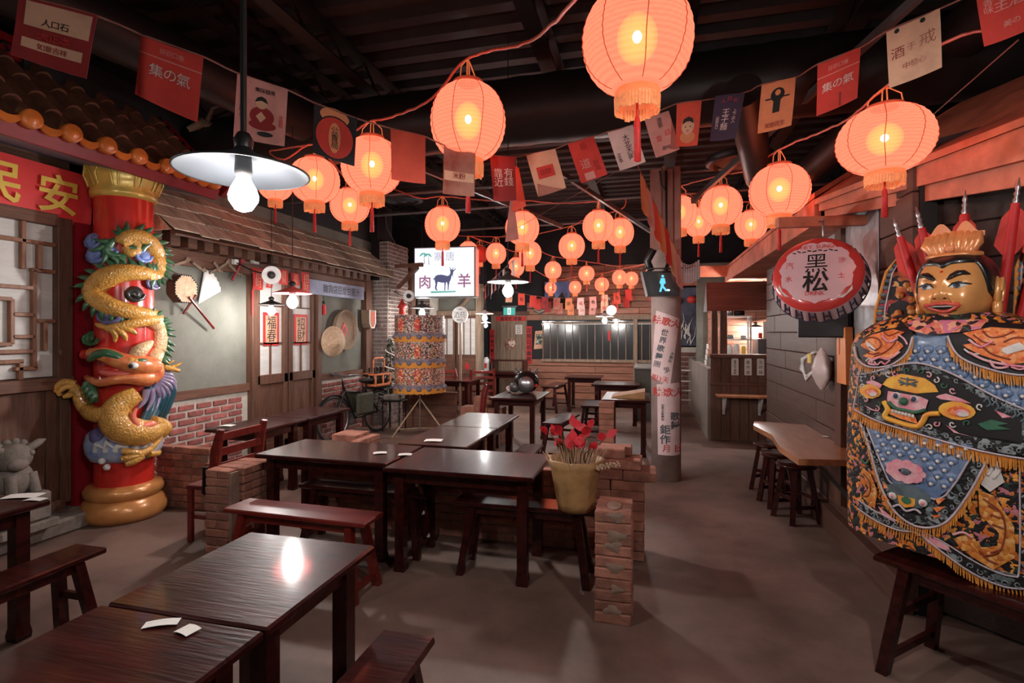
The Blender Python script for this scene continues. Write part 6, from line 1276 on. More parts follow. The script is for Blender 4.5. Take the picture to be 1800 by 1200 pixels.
cblue = mat('blue_scale', (74, 100, 140), .35, .45, 18, col2=(150, 166, 190), coat=.2); cpink = mat('pink_stitch', (214, 110, 130), .5, .3, 20, col2=(240, 196, 200)); cgreen = mat('green_stitch', (60, 110, 84), .5, .3, 20); cyel = mat('yellow_stitch', (236, 186, 70), .5, .25, 16, col2=(236, 140, 60)); cwhite = mat('white_stitch', (226, 216, 210), .5, .15, 20); cblueg = mat('slate_stitch', (96, 112, 120), .5, .4, 16)
b = MB(); nz_ = 22
b.sheet(lambda u, v: (lambda z: BF((u * 2 - 1), z) if True else 0)(ZH + (ZS + .09 - ZH) * v), 32, nz_)
b.sheet(lambda u, v: (lambda z: V((WD(z)[0] * math.sin((1 - 2 * u) * PI / 2), WD(z)[1] * max(math.cos((1 - 2 * u) * PI / 2), 0) ** .6, z)))(ZH + (ZS + .09 - ZH) * v), 24, nz_)
b.build('robe', robe, pup)
def patch(nm, pts, m, off, par=None, steps=3):         # outline on the body, filled as a fan of strips that follow the curve
    q = []
    for i in range(len(pts)):
        a, c = pts[i], pts[(i + 1) % len(pts)]
        for k in range(steps): q.append((a[0] + (c[0] - a[0]) * k / steps, a[1] + (c[1] - a[1]) * k / steps))
    ys = [y for _, y in q]; y0, y1 = min(ys), max(ys); n = max(4, int((y1 - y0) / 5)); b = MB()
    def span(y):
        xs = []
        for i in range(len(q)):
            (xa, ya), (xb, yb) = q[i], q[(i + 1) % len(q)]
            if (ya <= y < yb) or (yb <= y < ya): xs.append(xa + (xb - xa) * (y - ya) / (yb - ya))
        return (min(xs), max(xs)) if len(xs) > 1 else None
    rows_ = []
    for i in range(n + 1):
        y = y0 + (y1 - y0) * (i + (.02 if i == 0 else -.02 if i == n else 0)) / n; s_ = span(y)
        if s_: rows_.append([BP(s_[0] + (s_[1] - s_[0]) * k / 12, y, off) for k in range(13)])
    for r0, r1 in zip(rows_, rows_[1:]): b.add(r0 + r1, [[k, 13 + k, 14 + k, k + 1] for k in range(12)], True)
    return b.build(nm, m, par or pup)
def line(nm, pts, w_, m, off, par=None, closed=False):
    q = smooth([(a, c, 0) for a, c in pts], 4); b = MB(); b.tube([BP(a, c, off) for a, c, _ in q], w_ * KZ, 6, closed); return b.build(nm, m, par or pup)
def fringe(pts, ln, off, par=None, nm='fringe'):
    q = smooth([(a, c, 0) for a, c in pts], 8); P = [BP(a, c, off) for a, c, _ in q]; b = MB(); L = 0
    for i in range(len(P) - 1):
        n = max(1, int((P[i + 1] - P[i]).length / .0065))
        for k in range(n):
            p = P[i].lerp(P[i + 1], k / n); out = V((p.x, p.y, 0)).normalized() * .006; e = p + V((R.uniform(-.004, .004), R.uniform(-.004, .0), -ln * R.uniform(.85, 1.05))) + out
            t_ = (P[i + 1] - P[i]).normalized(); t_.z = 0; s_ = t_.normalized() * .0034 if t_.length > .1 else V((.0034, 0, 0)); o_ = V((0, -.004, 0)) if True else 0
            b.add([p - s_, p + s_, e + s_ * .6, e - s_ * .6, p + o_], [[3, 2, 1, 0], [0, 4, 3], [4, 1, 2], [3, 4, 2]])
    return b.build(nm, cfr, par or pup)
# side robe panels with gold dragons
for nm, pts in (('left', [(1512, 800), (1545, 820), (1580, 900), (1610, 930), (1570, 955), (1522, 935)]), ('right', [(1790, 800), (1768, 850), (1720, 920), (1690, 948), (1760, 985), (1800, 985), (1812, 900)])): patch('dragon_panel', pts, robe, .012)
for pts, m in (([(1738, 850), (1760, 855), (1788, 900), (1790, 950), (1760, 978), (1720, 960), (1735, 945), (1765, 940), (1768, 915), (1740, 890)], dgold), ([(1700, 940), (1730, 925), (1742, 950), (1715, 958)], dgold), ([(1522, 850), (1545, 860), (1560, 890), (1555, 925), (1525, 910), (1540, 890)], dgold), ([(1745, 815), (1765, 800), (1775, 830), (1755, 850), (1742, 840)], cwhite), ([(1645, 945), (1690, 952), (1698, 966), (1660, 962)], cpink), ([(1562, 918), (1590, 930), (1600, 940), (1575, 936)], cpink)): patch('dragon_motif', pts, m, .02)
hem = [(1515, 936), (1560, 948), (1605, 952), (1640, 948), (1680, 968), (1730, 992), (1775, 1002), (1812, 996)]
patch('hem_border', [(1515, 918), (1560, 930), (1620, 938), (1680, 950), (1740, 974), (1790, 984), (1812, 980), (1812, 1000), (1775, 1006), (1730, 994), (1680, 970), (1640, 950), (1605, 954), (1560, 950), (1515, 938)], cbord, .016)
line('piping', hem, 1.6, cedge, .02); line('piping', [(1515, 918), (1560, 930), (1620, 938), (1680, 950), (1740, 974), (1785, 982), (1795, 960), (1795, 800)], 1.4, cedge, .02); fringe(hem, .045, .012)
# chest of blue scales
patch('chest_cloth', [(1535, 645), (1610, 610), (1640, 570), (1735, 570), (1775, 600), (1812, 650), (1812, 740), (1700, 700), (1630, 680), (1535, 690)], cblue, .014)
def scales(x0, x1, y0, y1, inside, off, nm):
    b = MB(); b.ball((0, 0, 0), (.024, .012, .021), 8, 5); me = b.mesh('scale', cblue); g = MB(); g.ball((0, -.012, -.011), .0085, 6, 4); mg_ = g.mesh('scale_stud', cwhite); r = 0; y = y0
    while y < y1:
        x = x0 + (11 if r % 2 else 0)
        while x < x1:
            if inside(x, y):
                o = bpy.data.objects.new('scale', me); C.objects.link(o); o.parent = pup; o.location = BP(x, y, off); q = bpy.data.objects.new('scale_stud', mg_); C.objects.link(q); q.parent = o
            x += 22
        y += 14; r += 1
scales(1535, 1810, 600, 740, lambda x, y: y > 610 and (y < 668 + .3 * abs(x - 1630) - 4) and (abs(x - 1640) < 60 + (y - 610) * 1.4), .014, 'chest_scales')
# shoulder capes
cl = [(1512, 606), (1540, 588), (1590, 574), (1625, 572), (1632, 592), (1622, 622), (1590, 645), (1548, 650), (1518, 636)]
crr = [(1690, 590), (1700, 572), (1745, 566), (1800, 570), (1830, 590), (1830, 645), (1790, 652), (1740, 640), (1706, 622)]
for pts, fr in ((cl, [(1511, 612), (1520, 637), (1548, 651), (1590, 646), (1622, 622), (1632, 592)]), (crr, [(1690, 590), (1706, 622), (1740, 641), (1790, 653), (1835, 646)])):
    o = patch('shoulder_cape', pts, cblack, .035); line('piping', fr, 1.8, cedge, .042, o); fringe(fr, .05, .034, o)
for pts in ([(1526, 612), (1545, 590), (1595, 578), (1618, 582), (1600, 596), (1618, 608), (1596, 630), (1560, 636), (1530, 632), (1552, 620)], [(1712, 585), (1750, 575), (1800, 578), (1828, 600), (1828, 628), (1780, 636), (1740, 622), (1712, 606), (1735, 600)]): patch('dragon_motif', pts, dorange, .043)
for pts in ([(1540, 600), (1552, 606), (1566, 618), (1560, 622), (1545, 614)], [(1764, 612), (1790, 600), (1800, 610), (1775, 620)]): patch('dragon_motif', pts, cwhite, .048)
for i, pts in enumerate(([(1552, 640), (1570, 632), (1590, 634), (1610, 620)], [(1556, 634), (1548, 644), (1562, 646)], [(1724, 618), (1745, 630), (1770, 636), (1800, 640)], [(1752, 630), (1760, 642), (1776, 640), (1768, 632)], [(1575, 590), (1590, 602), (1606, 594)], [(1722, 596), (1740, 608), (1756, 598)])): line('scroll', pts, 2.2, cpink, .046)
# collar
patch('collar', [(1618, 562), (1740, 562), (1736, 578), (1700, 586), (1660, 588), (1626, 580)], cells('pink_collar', ((236, 140, 110), (226, 110, 100), (60, 40, 44), (240, 170, 140), (216, 120, 150)), 40), .05)
# belt panel with the guardian mask
bt = [(1524, 668), (1560, 660), (1610, 644), (1650, 640), (1700, 656), (1760, 690), (1815, 716), (1815, 786), (1740, 780), (1640, 764), (1570, 752), (1524, 738)]
bo = patch('belt_panel', bt, cbord, .04)
patch('belt_field', [(1534, 676), (1570, 668), (1620, 652), (1655, 650), (1700, 668), (1750, 698), (1795, 720), (1795, 764), (1740, 762), (1640, 748), (1575, 738), (1534, 724)], cblack, .045)
line('piping', bt[:7], 1.8, cedge, .045); line('piping', [(1515, 738), (1570, 754), (1640, 766), (1740, 782), (1815, 788)], 1.8, cedge, .045); fringe([(1512, 740), (1570, 756), (1640, 768), (1740, 784), (1818, 790)], .05, .038)
def E_(cx, cy, rx, ry, n=14): return [(cx + rx * math.cos(2 * PI * i / n), cy + ry * math.sin(2 * PI * i / n)) for i in range(n)]
patch('mask_forehead', [(1578, 684), (1590, 668), (1615, 660), (1650, 662), (1672, 676), (1680, 692), (1640, 694), (1600, 690)], cyel, .052)
for cx, cy, rx, ry in ((1553, 698, 24, 14), (1706, 718, 28, 16)):
    patch('mask_ear', E_(cx, cy, rx, ry), cyel, .052); patch('mask_ear', E_(cx + 4, cy + 1, rx * .62, ry * .6), dorange, .056); patch('mask_ear', E_(cx + 8, cy + 3, rx * .4, ry * .4), cpink, .059); patch('mask_ear', E_(cx + 10, cy + 5, rx * .3, ry * .26), cwhite, .062)
for pts in ([(1536, 682), (1560, 676), (1580, 682), (1575, 690), (1558, 684)], [(1672, 696), (1690, 690), (1712, 696), (1728, 704), (1705, 702), (1685, 702)]): patch('mask_brow', pts, cpink, .055)
patch('mask_face', [(1590, 694), (1640, 696), (1662, 704), (1656, 726), (1630, 734), (1600, 728), (1588, 712)], cpink, .053)
patch('mask_mouth', [(1594, 726), (1640, 734), (1645, 748), (1620, 744), (1594, 738)], dorange, .055)
for i in range(7): b = MB(); b.ball(BP(1601 + i * 6, 730 + i * .9, .058), (.007, .005, .009), 7, 5); b.build('mask_tooth', cwhite, pup)
for cx, cy in ((1607, 701), (1639, 704)):
    b = MB(); b.ball(BP(cx, cy, .055), (.018, .01, .017), 10, 6); b.build('mask_eye', cwhite, pup); b = MB(); b.ball(BP(cx, cy, .064), (.011, .006, .012), 10, 6); b.build('mask_pupil', mat('violet_stitch', (70, 66, 100), .5, .2, 9) if cx < 1610 else bpy.data.materials['violet_stitch'], pup)
b = MB(); b.ball(BP(1621, 710, .06), (.02, .016, .019), 12, 8); b.build('mask_nose', cgreen, pup)
line('mask_lip', [(1592, 714), (1605, 724), (1622, 726), (1640, 728), (1658, 722)], 3.4, cgreen, .056)
for pts in ([(1582, 714), (1590, 728), (1584, 742), (1600, 748), (1640, 754), (1652, 744), (1660, 730), (1680, 726)],): line('mask_jaw', pts, 5, cyel, .052)
for pts in ([(1614, 668), (1640, 670)], [(1612, 676), (1642, 678)], [(1627, 666), (1626, 682)], [(1610, 672), (1620, 676), (1614, 681)], [(1644, 672), (1634, 677), (1642, 682)]): line('mask_mark', pts, 1.4, cblueg, .056)
for i, (x, y, m) in enumerate(((1602, 660, cpink), (1590, 662, cwhite), (1625, 654, cgreen), (1650, 655, cgreen), (1662, 660, cpink), (1674, 668, cwhite), (1686, 676, cgreen), (1700, 684, cpink), (1560, 672, cpink), (1538, 690, cwhite), (1544, 716, cpink), (1570, 722, cgreen), (1675, 744, cpink), (1700, 742, cwhite), (1740, 708, cwhite), (1722, 738, cgreen), (1664, 752, cwhite), (1568, 730, cpink))): line('scroll', [(x + 6 * (1 - k / 9) * math.cos(k * .8 + i), y + 6 * (1 - k / 9) * math.sin(k * .8 + i)) for k in range(8)], 1.2, m, .052)
for pts, m in (([(1735, 738), (1755, 728), (1785, 730), (1760, 738), (1785, 742), (1750, 746)], cgreen), ([(1690, 744), (1710, 756), (1730, 760), (1704, 758)], cpink), ([(1540, 726), (1560, 732), (1575, 736), (1556, 734)], cpink), ([(1760, 712), (1785, 722), (1770, 724)], cpink), ([(1535, 706), (1545, 712), (1542, 722)], cgreen)): patch('flame_motif', pts, m, .051)
for i in range(7): line('border_curl', [(1745 + i * 11, 700 + i * 5), (1750 + i * 11, 694 + i * 5), (1754 + i * 11, 702 + i * 5), (1749 + i * 11, 708 + i * 5)], 1.6, cblueg, .046)
# apron
ap = [(1526, 762), (1545, 800), (1570, 870), (1596, 912), (1630, 932), (1664, 930), (1695, 908), (1728, 850), (1752, 792), (1640, 780)]
patch('apron', ap, cbord, .03); ins = [(1542, 770), (1560, 806), (1582, 850), (1600, 868), (1672, 878), (1700, 850), (1722, 806), (1730, 790), (1640, 776)]
patch('apron_field', ins, cblue, .034); scales(1545, 1730, 778, 852, lambda x, y: (1548 + (y - 770) * .42) < x < (1728 - (y - 780) * .5) and not (1590 < x < 1660 and 815 < y < 865), .032, 'apron_scales')
line('piping', ap[:9], 2, cedge, .037); line('piping', ins[:8], 1.6, cedge, .037); fringe(ap[:9], .045, .03)
for i in range(9): a = i * .7; patch('lotus_petal', E_(1622 + 24 * math.cos(a), 838 + 13 * math.sin(a), 13, 9), cpink, .05 + .001 * (i % 3))
b = MB(); b.ball(BP(1624, 838, .055), (.02, .01, .016), 10, 6); b.build('lotus_heart', cblueg, pup)
patch('tiger_mask', [(1586, 872), (1604, 862), (1628, 860), (1656, 866), (1668, 880), (1650, 900), (1620, 904), (1596, 894)], cblueg, .042)
patch('tiger_mask', [(1608, 884), (1640, 884), (1640, 898), (1622, 904), (1610, 898)], cyel, .047); patch('tiger_mask', E_(1625, 890, 9, 7), cgreen, .05)
for cx in (1600, 1654): b = MB(); b.ball(BP(cx, 888, .05), (.018, .01, .018), 10, 6); b.build('tiger_eye', cwhite, pup); b = MB(); b.ball(BP(cx, 888, .058), (.009, .006, .01), 8, 6); b.build('tiger_pupil', cpink, pup)
for i, pts in enumerate(([(1578, 866), (1590, 876), (1580, 880)], [(1580, 890), (1594, 900), (1584, 902)], [(1672, 876), (1690, 872), (1678, 886)], [(1668, 892), (1690, 886), (1676, 900)], [(1668, 906), (1684, 902), (1672, 912)])): patch('flame_motif', pts, dorange, .042)
line('tiger_lip', [(1600, 908), (1612, 902), (1624, 910), (1640, 903), (1650, 908)], 2, cedge, .045)
b = MB()
for s_ in (1,):
    p = BP(1517, 700, -.02); b.sheet(lambda u, v: BP(1500 + u * 34 + 4 * math.sin(v * 3), 640 + v * 100, .0 + .03 * u), 6, 10)
b.build('sleeve', robe, pup); line('piping', [(1516, 645), (1512, 690), (1500, 738)], 1.6, cedge, .02); fringe([(1500, 738), (1516, 733), (1526, 728)], .06, .02)
# curls along the black borders, and stitched outlines on the dragons
def curls(pts, off, sz=4.5, gap=11., m=None):
    q = smooth([(a, c) for a, c in pts], 6); acc = gap; k = 0
    for i in range(1, len(q)):
        dx, dy = q[i][0] - q[i - 1][0], q[i][1] - q[i - 1][1]; acc += math.hypot(dx, dy)
        if acc < gap: continue
        acc = 0; k += 1; x, y = q[i]; s_ = 1 if k % 2 else -1; b = MB()
        b.tube([BP(x + sz * (1 - j / 11) * math.cos(j * .75 * s_ + k), y + sz * (1 - j / 11) * math.sin(j * .75 * s_ + k), off) for j in range(9)], [1.5 * KX * (1 - j / 14) for j in range(9)], 5); b.build('border_curl', m or cgrey, pup)
cgrey = mat('grey_scroll_stitch', (150, 156, 160), .5, .25, 20)
curls([(1530, 730), (1575, 744), (1640, 756), (1740, 771), (1808, 776)], .048); curls([(1520, 928), (1560, 940), (1605, 945), (1640, 944)], .022); curls([(1690, 962), (1735, 984), (1775, 996), (1805, 990)], .022, 5.5, 14)
curls([(1534, 768), (1552, 806), (1574, 856), (1594, 892)], .04); curls([(1744, 790), (1730, 826), (1710, 868), (1690, 896)], .04); curls([(1803, 800), (1803, 880), (1803, 960)], .024, 5, 13)
curls([(1700, 664), (1750, 690), (1808, 718)], .05); curls([(1528, 664), (1560, 662), (1600, 648)], .05, 3.5, 9)
ob = mat('rust_outline_stitch', (150, 62, 34), .5, .2, 20)
for pts in ([(1534, 604), (1546, 594), (1566, 596), (1574, 608), (1562, 618), (1548, 612)], [(1560, 630), (1580, 622), (1596, 610), (1604, 598)], [(1576, 582), (1588, 590), (1600, 586), (1608, 582)], [(1540, 622), (1556, 626), (1570, 622)], [(1740, 582), (1752, 592), (1768, 590), (1780, 582)], [(1722, 598), (1740, 606), (1756, 620), (1780, 628)], [(1770, 600), (1786, 592), (1806, 598), (1812, 614), (1796, 624)], [(1728, 588), (1744, 600), (1760, 604)]): line('stitched_outline', pts, 1.3, ob, .047)
for pts in ([(1745, 862), (1770, 880), (1776, 910), (1768, 945), (1745, 958)], [(1752, 872), (1764, 876)], [(1756, 886), (1770, 890)], [(1758, 902), (1774, 906)], [(1756, 950), (1772, 940)], [(1530, 862), (1546, 878), (1544, 900), (1530, 908)], [(1740, 950), (1752, 962), (1766, 966)]): line('stitched_outline', pts, 1.3, ob, .026)
for pts, m in (([(1560, 640), (1566, 646), (1574, 640), (1582, 644), (1592, 636)], cpink), ([(1542, 640), (1550, 634), (1556, 642)], cwhite), ([(1716, 612), (1726, 620), (1738, 620)], cwhite), ([(1780, 640), (1792, 644), (1806, 638), (1818, 642)], cpink), ([(1606, 588), (1618, 596), (1624, 606)], cpink), ([(1700, 582), (1712, 576), (1722, 582)], cgreen)): line('scroll', pts, 1.6, m, .046)
for pts, m in (([(1752, 822), (1758, 808), (1752, 796), (1760, 786)], cwhite), ([(1760, 826), (1768, 812), (1764, 800), (1772, 790)], cwhite), ([(1742, 834), (1746, 818), (1740, 806)], cpink), ([(1700, 934), (1716, 926), (1730, 932)], cpink), ([(1524, 835), (1534, 842), (1542, 836)], cgreen)): line('flame_stitch', pts, 2.2, m, .024)
# ---- head
hc = V(((1690 - PX0) * KX, -.05, zz_(503))); HA, HB, HC = .138, .165, .168
hrot = Matrix.Rotation(math.radians(-4), 3, 'Z')
def gs(a, b_, s1, s2=None): return math.exp(-(a / s1) ** 2 - (b_ / (s2 or s1)) ** 2)
def face(az, el):                                      # angles on the head -> point
    ca, sa, ce, se = math.cos(az), math.sin(az), math.cos(el), math.sin(el); p = 2.5
    r = (abs(ce * sa) ** p + abs(ce * ca) ** p + abs(se) ** p) ** (-1 / p)
    q = V((ce * sa * HA, -ce * ca * HB, se * HC)) * r
    if el < 0: q.x *= 1 - .12 * se * se
    bump = .034 * gs(az, el + .16, .13, .16) + .018 * gs(az, el - .08, .09, .2) + .014 * (gs(az - .17, el + .22, .1) + gs(az + .17, el + .22, .1)) + .02 * (gs(az - .55, el + .35, .3) + gs(az + .55, el + .35, .3)) + .026 * gs(az, el + 1.0, .3, .16) - .014 * (gs(az - .42, el - .05, .2, .13) + gs(az + .42, el - .05, .2, .13)) + .01 * (gs(az - .42, el - .3, .28, .09) + gs(az + .42, el - .3, .28, .09)) - .012 * gs(az, el + .6, .36, .14) + .008 * (gs(az - .42, el - .02, .16, .07) + gs(az + .42, el - .02, .16, .07))
    d = V((ce * sa, -ce * ca, se)); return hc + hrot @ (q + d * bump * .8), hrot @ d
fgold = mat('gold_leaf_face', (238, 166, 100), .3, .2, 5, metal=.12, coat=.5)
b = MB(); NA, NE = 72, 54
b.sheet(lambda u, v: face((u * 2 - 1) * PI, (v * .985 - .4925) * PI)[0], NA, NE); head = b.build('head', fgold, pup)
def fpatch(nm, pts, m, off, par=head, bulge=0.):
    c = (sum(a for a, _ in pts) / len(pts), sum(e for _, e in pts) / len(pts)); b = MB(); n = len(pts); rings = 4; vs = []
    for r in range(rings + 1):
        f = r / rings
        for a, e in pts:
            p, d = face(c[0] + (a - c[0]) * f, c[1] + (e - c[1]) * f); vs.append(p + d * (off + bulge * (1 - f * f)))
    b.add(vs, [[r * n + k, r * n + (k + 1) % n, (r + 1) * n + (k + 1) % n, (r + 1) * n + k] for r in range(rings) for k in range(n)], True); o = b.build(nm, m, par); return o
hair = mat('black_hair_paint', (30, 27, 28), .35, .2, 6, coat=.3); lips = mat('lip_red', (206, 84, 70), .35, .15, 8); iris = mat('iris_grey', (74, 84, 100), .2, .3, 30, coat=.8)
for s_ in (-1, 1):
    fpatch('eye_white', [(s_ * (.42 - .2), .0), (s_ * .3, .075), (s_ * .44, .1), (s_ * .58, .07), (s_ * .66, .04), (s_ * .56, -.01), (s_ * .42, -.045), (s_ * .3, -.03)], M['white'], .003, bulge=.007)
    ex = .4 if s_ > 0 else -.46
    fpatch('iris', [(ex + .085 * math.cos(k * PI / 7), .027 + .062 * math.sin(k * PI / 7)) for k in range(14)], iris, .01, bulge=.003); fpatch('pupil', [(ex + .04 * math.cos(k * PI / 6), .03 + .032 * math.sin(k * PI / 6)) for k in range(12)], M['ink'], .014)
    b = MB(); b.tube([face(s_ * a, e)[0] + face(s_ * a, e)[1] * .008 for a, e in ((.2, .0), (.3, .085), (.44, .112), (.58, .082), (.74, .05))], [.002, .005, .006, .005, .002], 6); b.build('eyelid', hair, head)
    b = MB(); b.tube([face(s_ * a, e)[0] + face(s_ * a, e)[1] * .004 for a, e in ((.17, .2), (.28, .27), (.42, .33), (.58, .34), (.72, .29))], [.006, .014, .017, .015, .004], 8, flat=.6); b.build('eyebrow', hair, head)
    b = MB(); b.tube([face(s_ * a, e)[0] + face(s_ * a, e)[1] * .002 for a, e in ((.16, -.16), (.26, -.28), (.38, -.46), (.42, -.6))], [.004, .006, .006, .003], 6); b.build('smile_crease', fgold, head)
    b = MB(); q = hc + hrot @ V((s_ * (HA + .008), .01, -.02)); m3 = hrot @ Matrix.Rotation(s_ * .35, 3, 'Z'); b.ball(q, (.018, .045, .07), 14, 10, m3); b.ball(q + m3 @ V((0, -.01, -.075)), (.02, .026, .045), 12, 8, m3); b.tube([q + m3 @ V((s_ * .014, .02, -.05)), q + m3 @ V((s_ * .022, .04, .0)), q + m3 @ V((s_ * .02, .02, .06)), q + m3 @ V((s_ * .016, -.02, .055)), q + m3 @ V((s_ * .012, -.03, .0))], .009, 6); b.build('ear', fgold, head)
    fpatch('nostril', [(s_ * .13 + .045 * math.cos(k * PI / 4), -.275 + .02 * math.sin(k * PI / 4)) for k in range(8)], M['ink'], .004)
fpatch('mouth', [(-.42, -.44), (-.25, -.46), (0, -.47), (.25, -.46), (.42, -.44), (.3, -.57), (.14, -.635), (-.14, -.635), (-.3, -.57)], M['ink'], .004)
fpatch('teeth', [(-.36, -.455), (-.2, -.475), (0, -.485), (.2, -.475), (.36, -.455), (.3, -.5), (.12, -.53), (-.12, -.53), (-.3, -.5)], cwhite, .007)
for pts in (((-.47, -.42), (-.3, -.43), (-.1, -.425), (0, -.44), (.1, -.425), (.3, -.43), (.47, -.42)), ((-.47, -.42), (-.33, -.57), (-.15, -.665), (0, -.68), (.15, -.665), (.33, -.57), (.47, -.42))):
    q = smooth([(a, e) for a, e in pts], 4); b = MB(); b.tube([face(a, e)[0] + face(a, e)[1] * .004 for a, e in q], .0085, 7); b.build('lip', lips, head)
fpatch('forehead_mark', [(.05 * math.cos(k * PI / 6), .42 + .03 * math.sin(k * PI / 6)) for k in range(12)], M['vermilion'], .003)
b = MB()
def hl(az): a = abs(az); return .62 - .1 * gs(a, 0, .14) if a < .95 else (.62 - (a - .95) * 2.6 if a < 1.25 else max(-.45, -.16 - (a - 1.25) * .5))
b.sheet(lambda u, v: (lambda az: (lambda q: q[0] + q[1] * (.012 if v > .02 else .001))(face(az, hl(az) + (1.53 - hl(az)) * v)))((u * 2 - 1) * PI), 96, 20); b.build('hair', hair, head)
# crown : scalloped gold fan
cg = mat('crown_gold', (236, 150, 92), .35, .25, 9, metal=.2, coat=.3, bump=.3)
tp = hc + V((0, -.03, HC - .005)); CK = .74; tv = lambda x, y, z: tp + V((x, y, z)) * CK
b = MB()
for k in range(9):
    a = (k - 4) * .24; b.tube([tv(.1 * math.sin(a), -.05, -.02), tv(.16 * math.sin(a), -.055 - .02 * math.cos(a), .06), tv(.165 * math.sin(a), -.03, .13 + .01 * math.cos(a * 3))], [.014, .025, .011], 10)
b.ball(tv(0, .0, .06), (.095, .045, .065), 18, 12); crown = b.build('crown', cg, pup)
b = MB()
for s_ in (-1, 1): b.sheet(lambda u, v: tv(s_ * (.005 + u * .15), -.02 - .02 * math.sin(u * 3), .1 + v * (.09 * math.sin(min(1, u * 1.3) * PI) * .8 + .03)), 10, 6, (0, .008, 0))
b.ball(tv(.0, -.09, .03), (.02, .015, .02), 10, 6); b.build('crown_flaps', mat('apricot_cloth', (242, 150, 100), .5, .15, 6), crown)
b = MB(); b.tube([tv(.14 * math.sin(a), -.13 * math.cos(a) * .8, -.012) for a in [-1.4 + i * .2 for i in range(15)]], .012, 8); b.build('crown_band', cg, crown)
# ---- back flags: embroidered wings and red-wrapped spears
bfm = cells('back_flag_embroidery', ((26, 20, 24), (30, 24, 28), (214, 120, 60), (26, 22, 26), (190, 60, 90), (226, 180, 110), (40, 40, 44), (180, 70, 60)), 30, warp=.5)
def LP_(px, py, y): k = (PD + y * .95) / FPX; return V(((px - PX0) * k - .05, y, EYE - (py - 585) * k - Zb))
wings = [[(1600, 430), (1628, 470), (1640, 520), (1628, 590), (1548, 590), (1552, 540), (1570, 470)], [(1636, 425), (1660, 470), (1660, 500), (1622, 540), (1612, 500)], [(1762, 430), (1778, 480), (1790, 560), (1762, 590), (1748, 560), (1750, 480)], [(1800, 450), (1840, 500), (1850, 590), (1775, 590), (1790, 520)]]
for i, q in enumerate(wings):
    y = .2 + .02 * i; b = MB(); b.prism([LP_(a, c, y) for a, c in q], (0, .006, 0)); wg = b.build('back_flag', bfm, pup)
    b = MB(); b.tube([LP_(a, c, y - .004) for a, c in q], .009, 6, closed=True); b.build('orange_edging', cfr, wg)
    e = [q[0], q[-1], q[-2], q[-3]]; b = MB(); cx = sum(a for a, _ in q) / len(q); cy = sum(c for _, c in q) / len(q); ins_ = [(a + (cx - a) * .2, c + (cy - c) * .12) for a, c in e]; sq = smooth([(a, c) for a, c in ins_], 5)
    for j in range(0, len(sq) - 1): b.ball(LP_(sq[j][0], sq[j][1], y - .006), (.02, .006, .012), 7, 5)
    b.build('scroll_border', cblueg, wg); b = MB(); b.tube([LP_(a + (cx - a) * .22, c, y - .008) for a, c in ins_], .004, 5); b.build('piping', cedge, wg)
    b = MB()
    for j in range(12): b.ball(LP_(cx + R.uniform(-12, 16), cy + R.uniform(-20, 55), y - .008), (.022, .006, .02), 7, 5)
    b.build('flower_stitch', dgold if i != 1 else cpink, wg)
for i, (tx, ty, bx, by_) in enumerate(((1588, 366, 1640, 560), (1624, 355, 1662, 540), (1695, 340, 1693, 430), (1764, 335, 1740, 560), (1808, 350, 1760, 590))):
    y = .13; A, B_ = LP_(tx, ty, y), LP_(bx, by_, y); d = (B_ - A).normalized(); L = (B_ - A).length
    b = MB(); b.tube([A + d * .12, A + d * L * .5, B_], [.018, .022, .02], 8); sp = b.build('spear_shaft', M['redpaper'], pup)
    b = MB(); b.tube([A, A + d * .03, A + d * .05, A + d * .062, A + d * .075, A + d * .09, A + d * .105, A + d * .13], [.002, .007, .012, .007, .014, .008, .015, .009], 10); b.build('silver_tip', M['steel'], sp)
    b = MB(); s_ = V((1, 0, 0)); top = A + d * .12
    for k in (-1, 1): b.prism([top, top + d * .06 + s_ * k * .045, top + d * .19 + s_ * k * .06, top + d * .26 + s_ * k * .01, top + d * .12], (0, .012, 0))
    b.build('red_cloth', mat('red_spear_cloth', (204, 58, 48), .6, .3, 10, bump=.3) if i == 0 else bpy.data.materials['red_spear_cloth'], sp)
b = MB(); b.tube([(0, 0, 0), (0, 0, .4)], .02, 8); b.tube([(.36, -.18, 0.0), (.36, -.18, .12)], .008, 8); b.build('stand_pole', M['steel'], pup)
# ================================================================ PILLAR, SIGNS, RIGHT WALL
pl = V((.19, 6.28, 0)); PR = .163
t = thing('concrete_pillar', 'round concrete pillar wrapped with peeling pink show posters', 'pillar', pl)
b = MB(); b.lathe([(0, 0), (PR, 0), (PR, 3.45), (0, 3.45)], 40); b.build('shaft', mat('stained_concrete', (172, 150, 144), .75, .3, 3, bump=.15), t)
vd = V((-pl.x, -pl.y, 0)).normalized(); va = math.atan2(vd.y, vd.x); dpl = (pl - vd * -PR).length; kpl = 5.88 / FPX
def PC(px, py, off=.004): a = va + math.asin(max(-.995, min(.995, (px - 1171.5) * kpl / PR))); return V(((PR + off) * math.cos(a), (PR + off) * math.sin(a), EYE - (py - 585) * kpl))
def wrap(nm, q, m, off):                              # quad of picture points wrapped round the shaft
    b = MB(); (a0, b0), (a1, b1), (a2, b2), (a3, b3) = q
    def f(u, v): return PC((a0 * (1 - u) + a1 * u) * (1 - v) + (a3 * (1 - u) + a2 * u) * v, (b0 * (1 - u) + b1 * u) * (1 - v) + (b3 * (1 - u) + b2 * u) * v, off)
    b.sheet(f, 12, 10); o = b.build(nm, m, t); return o
pm = mat('pink_white_poster', (232, 204, 204), .65, .15, 3); 
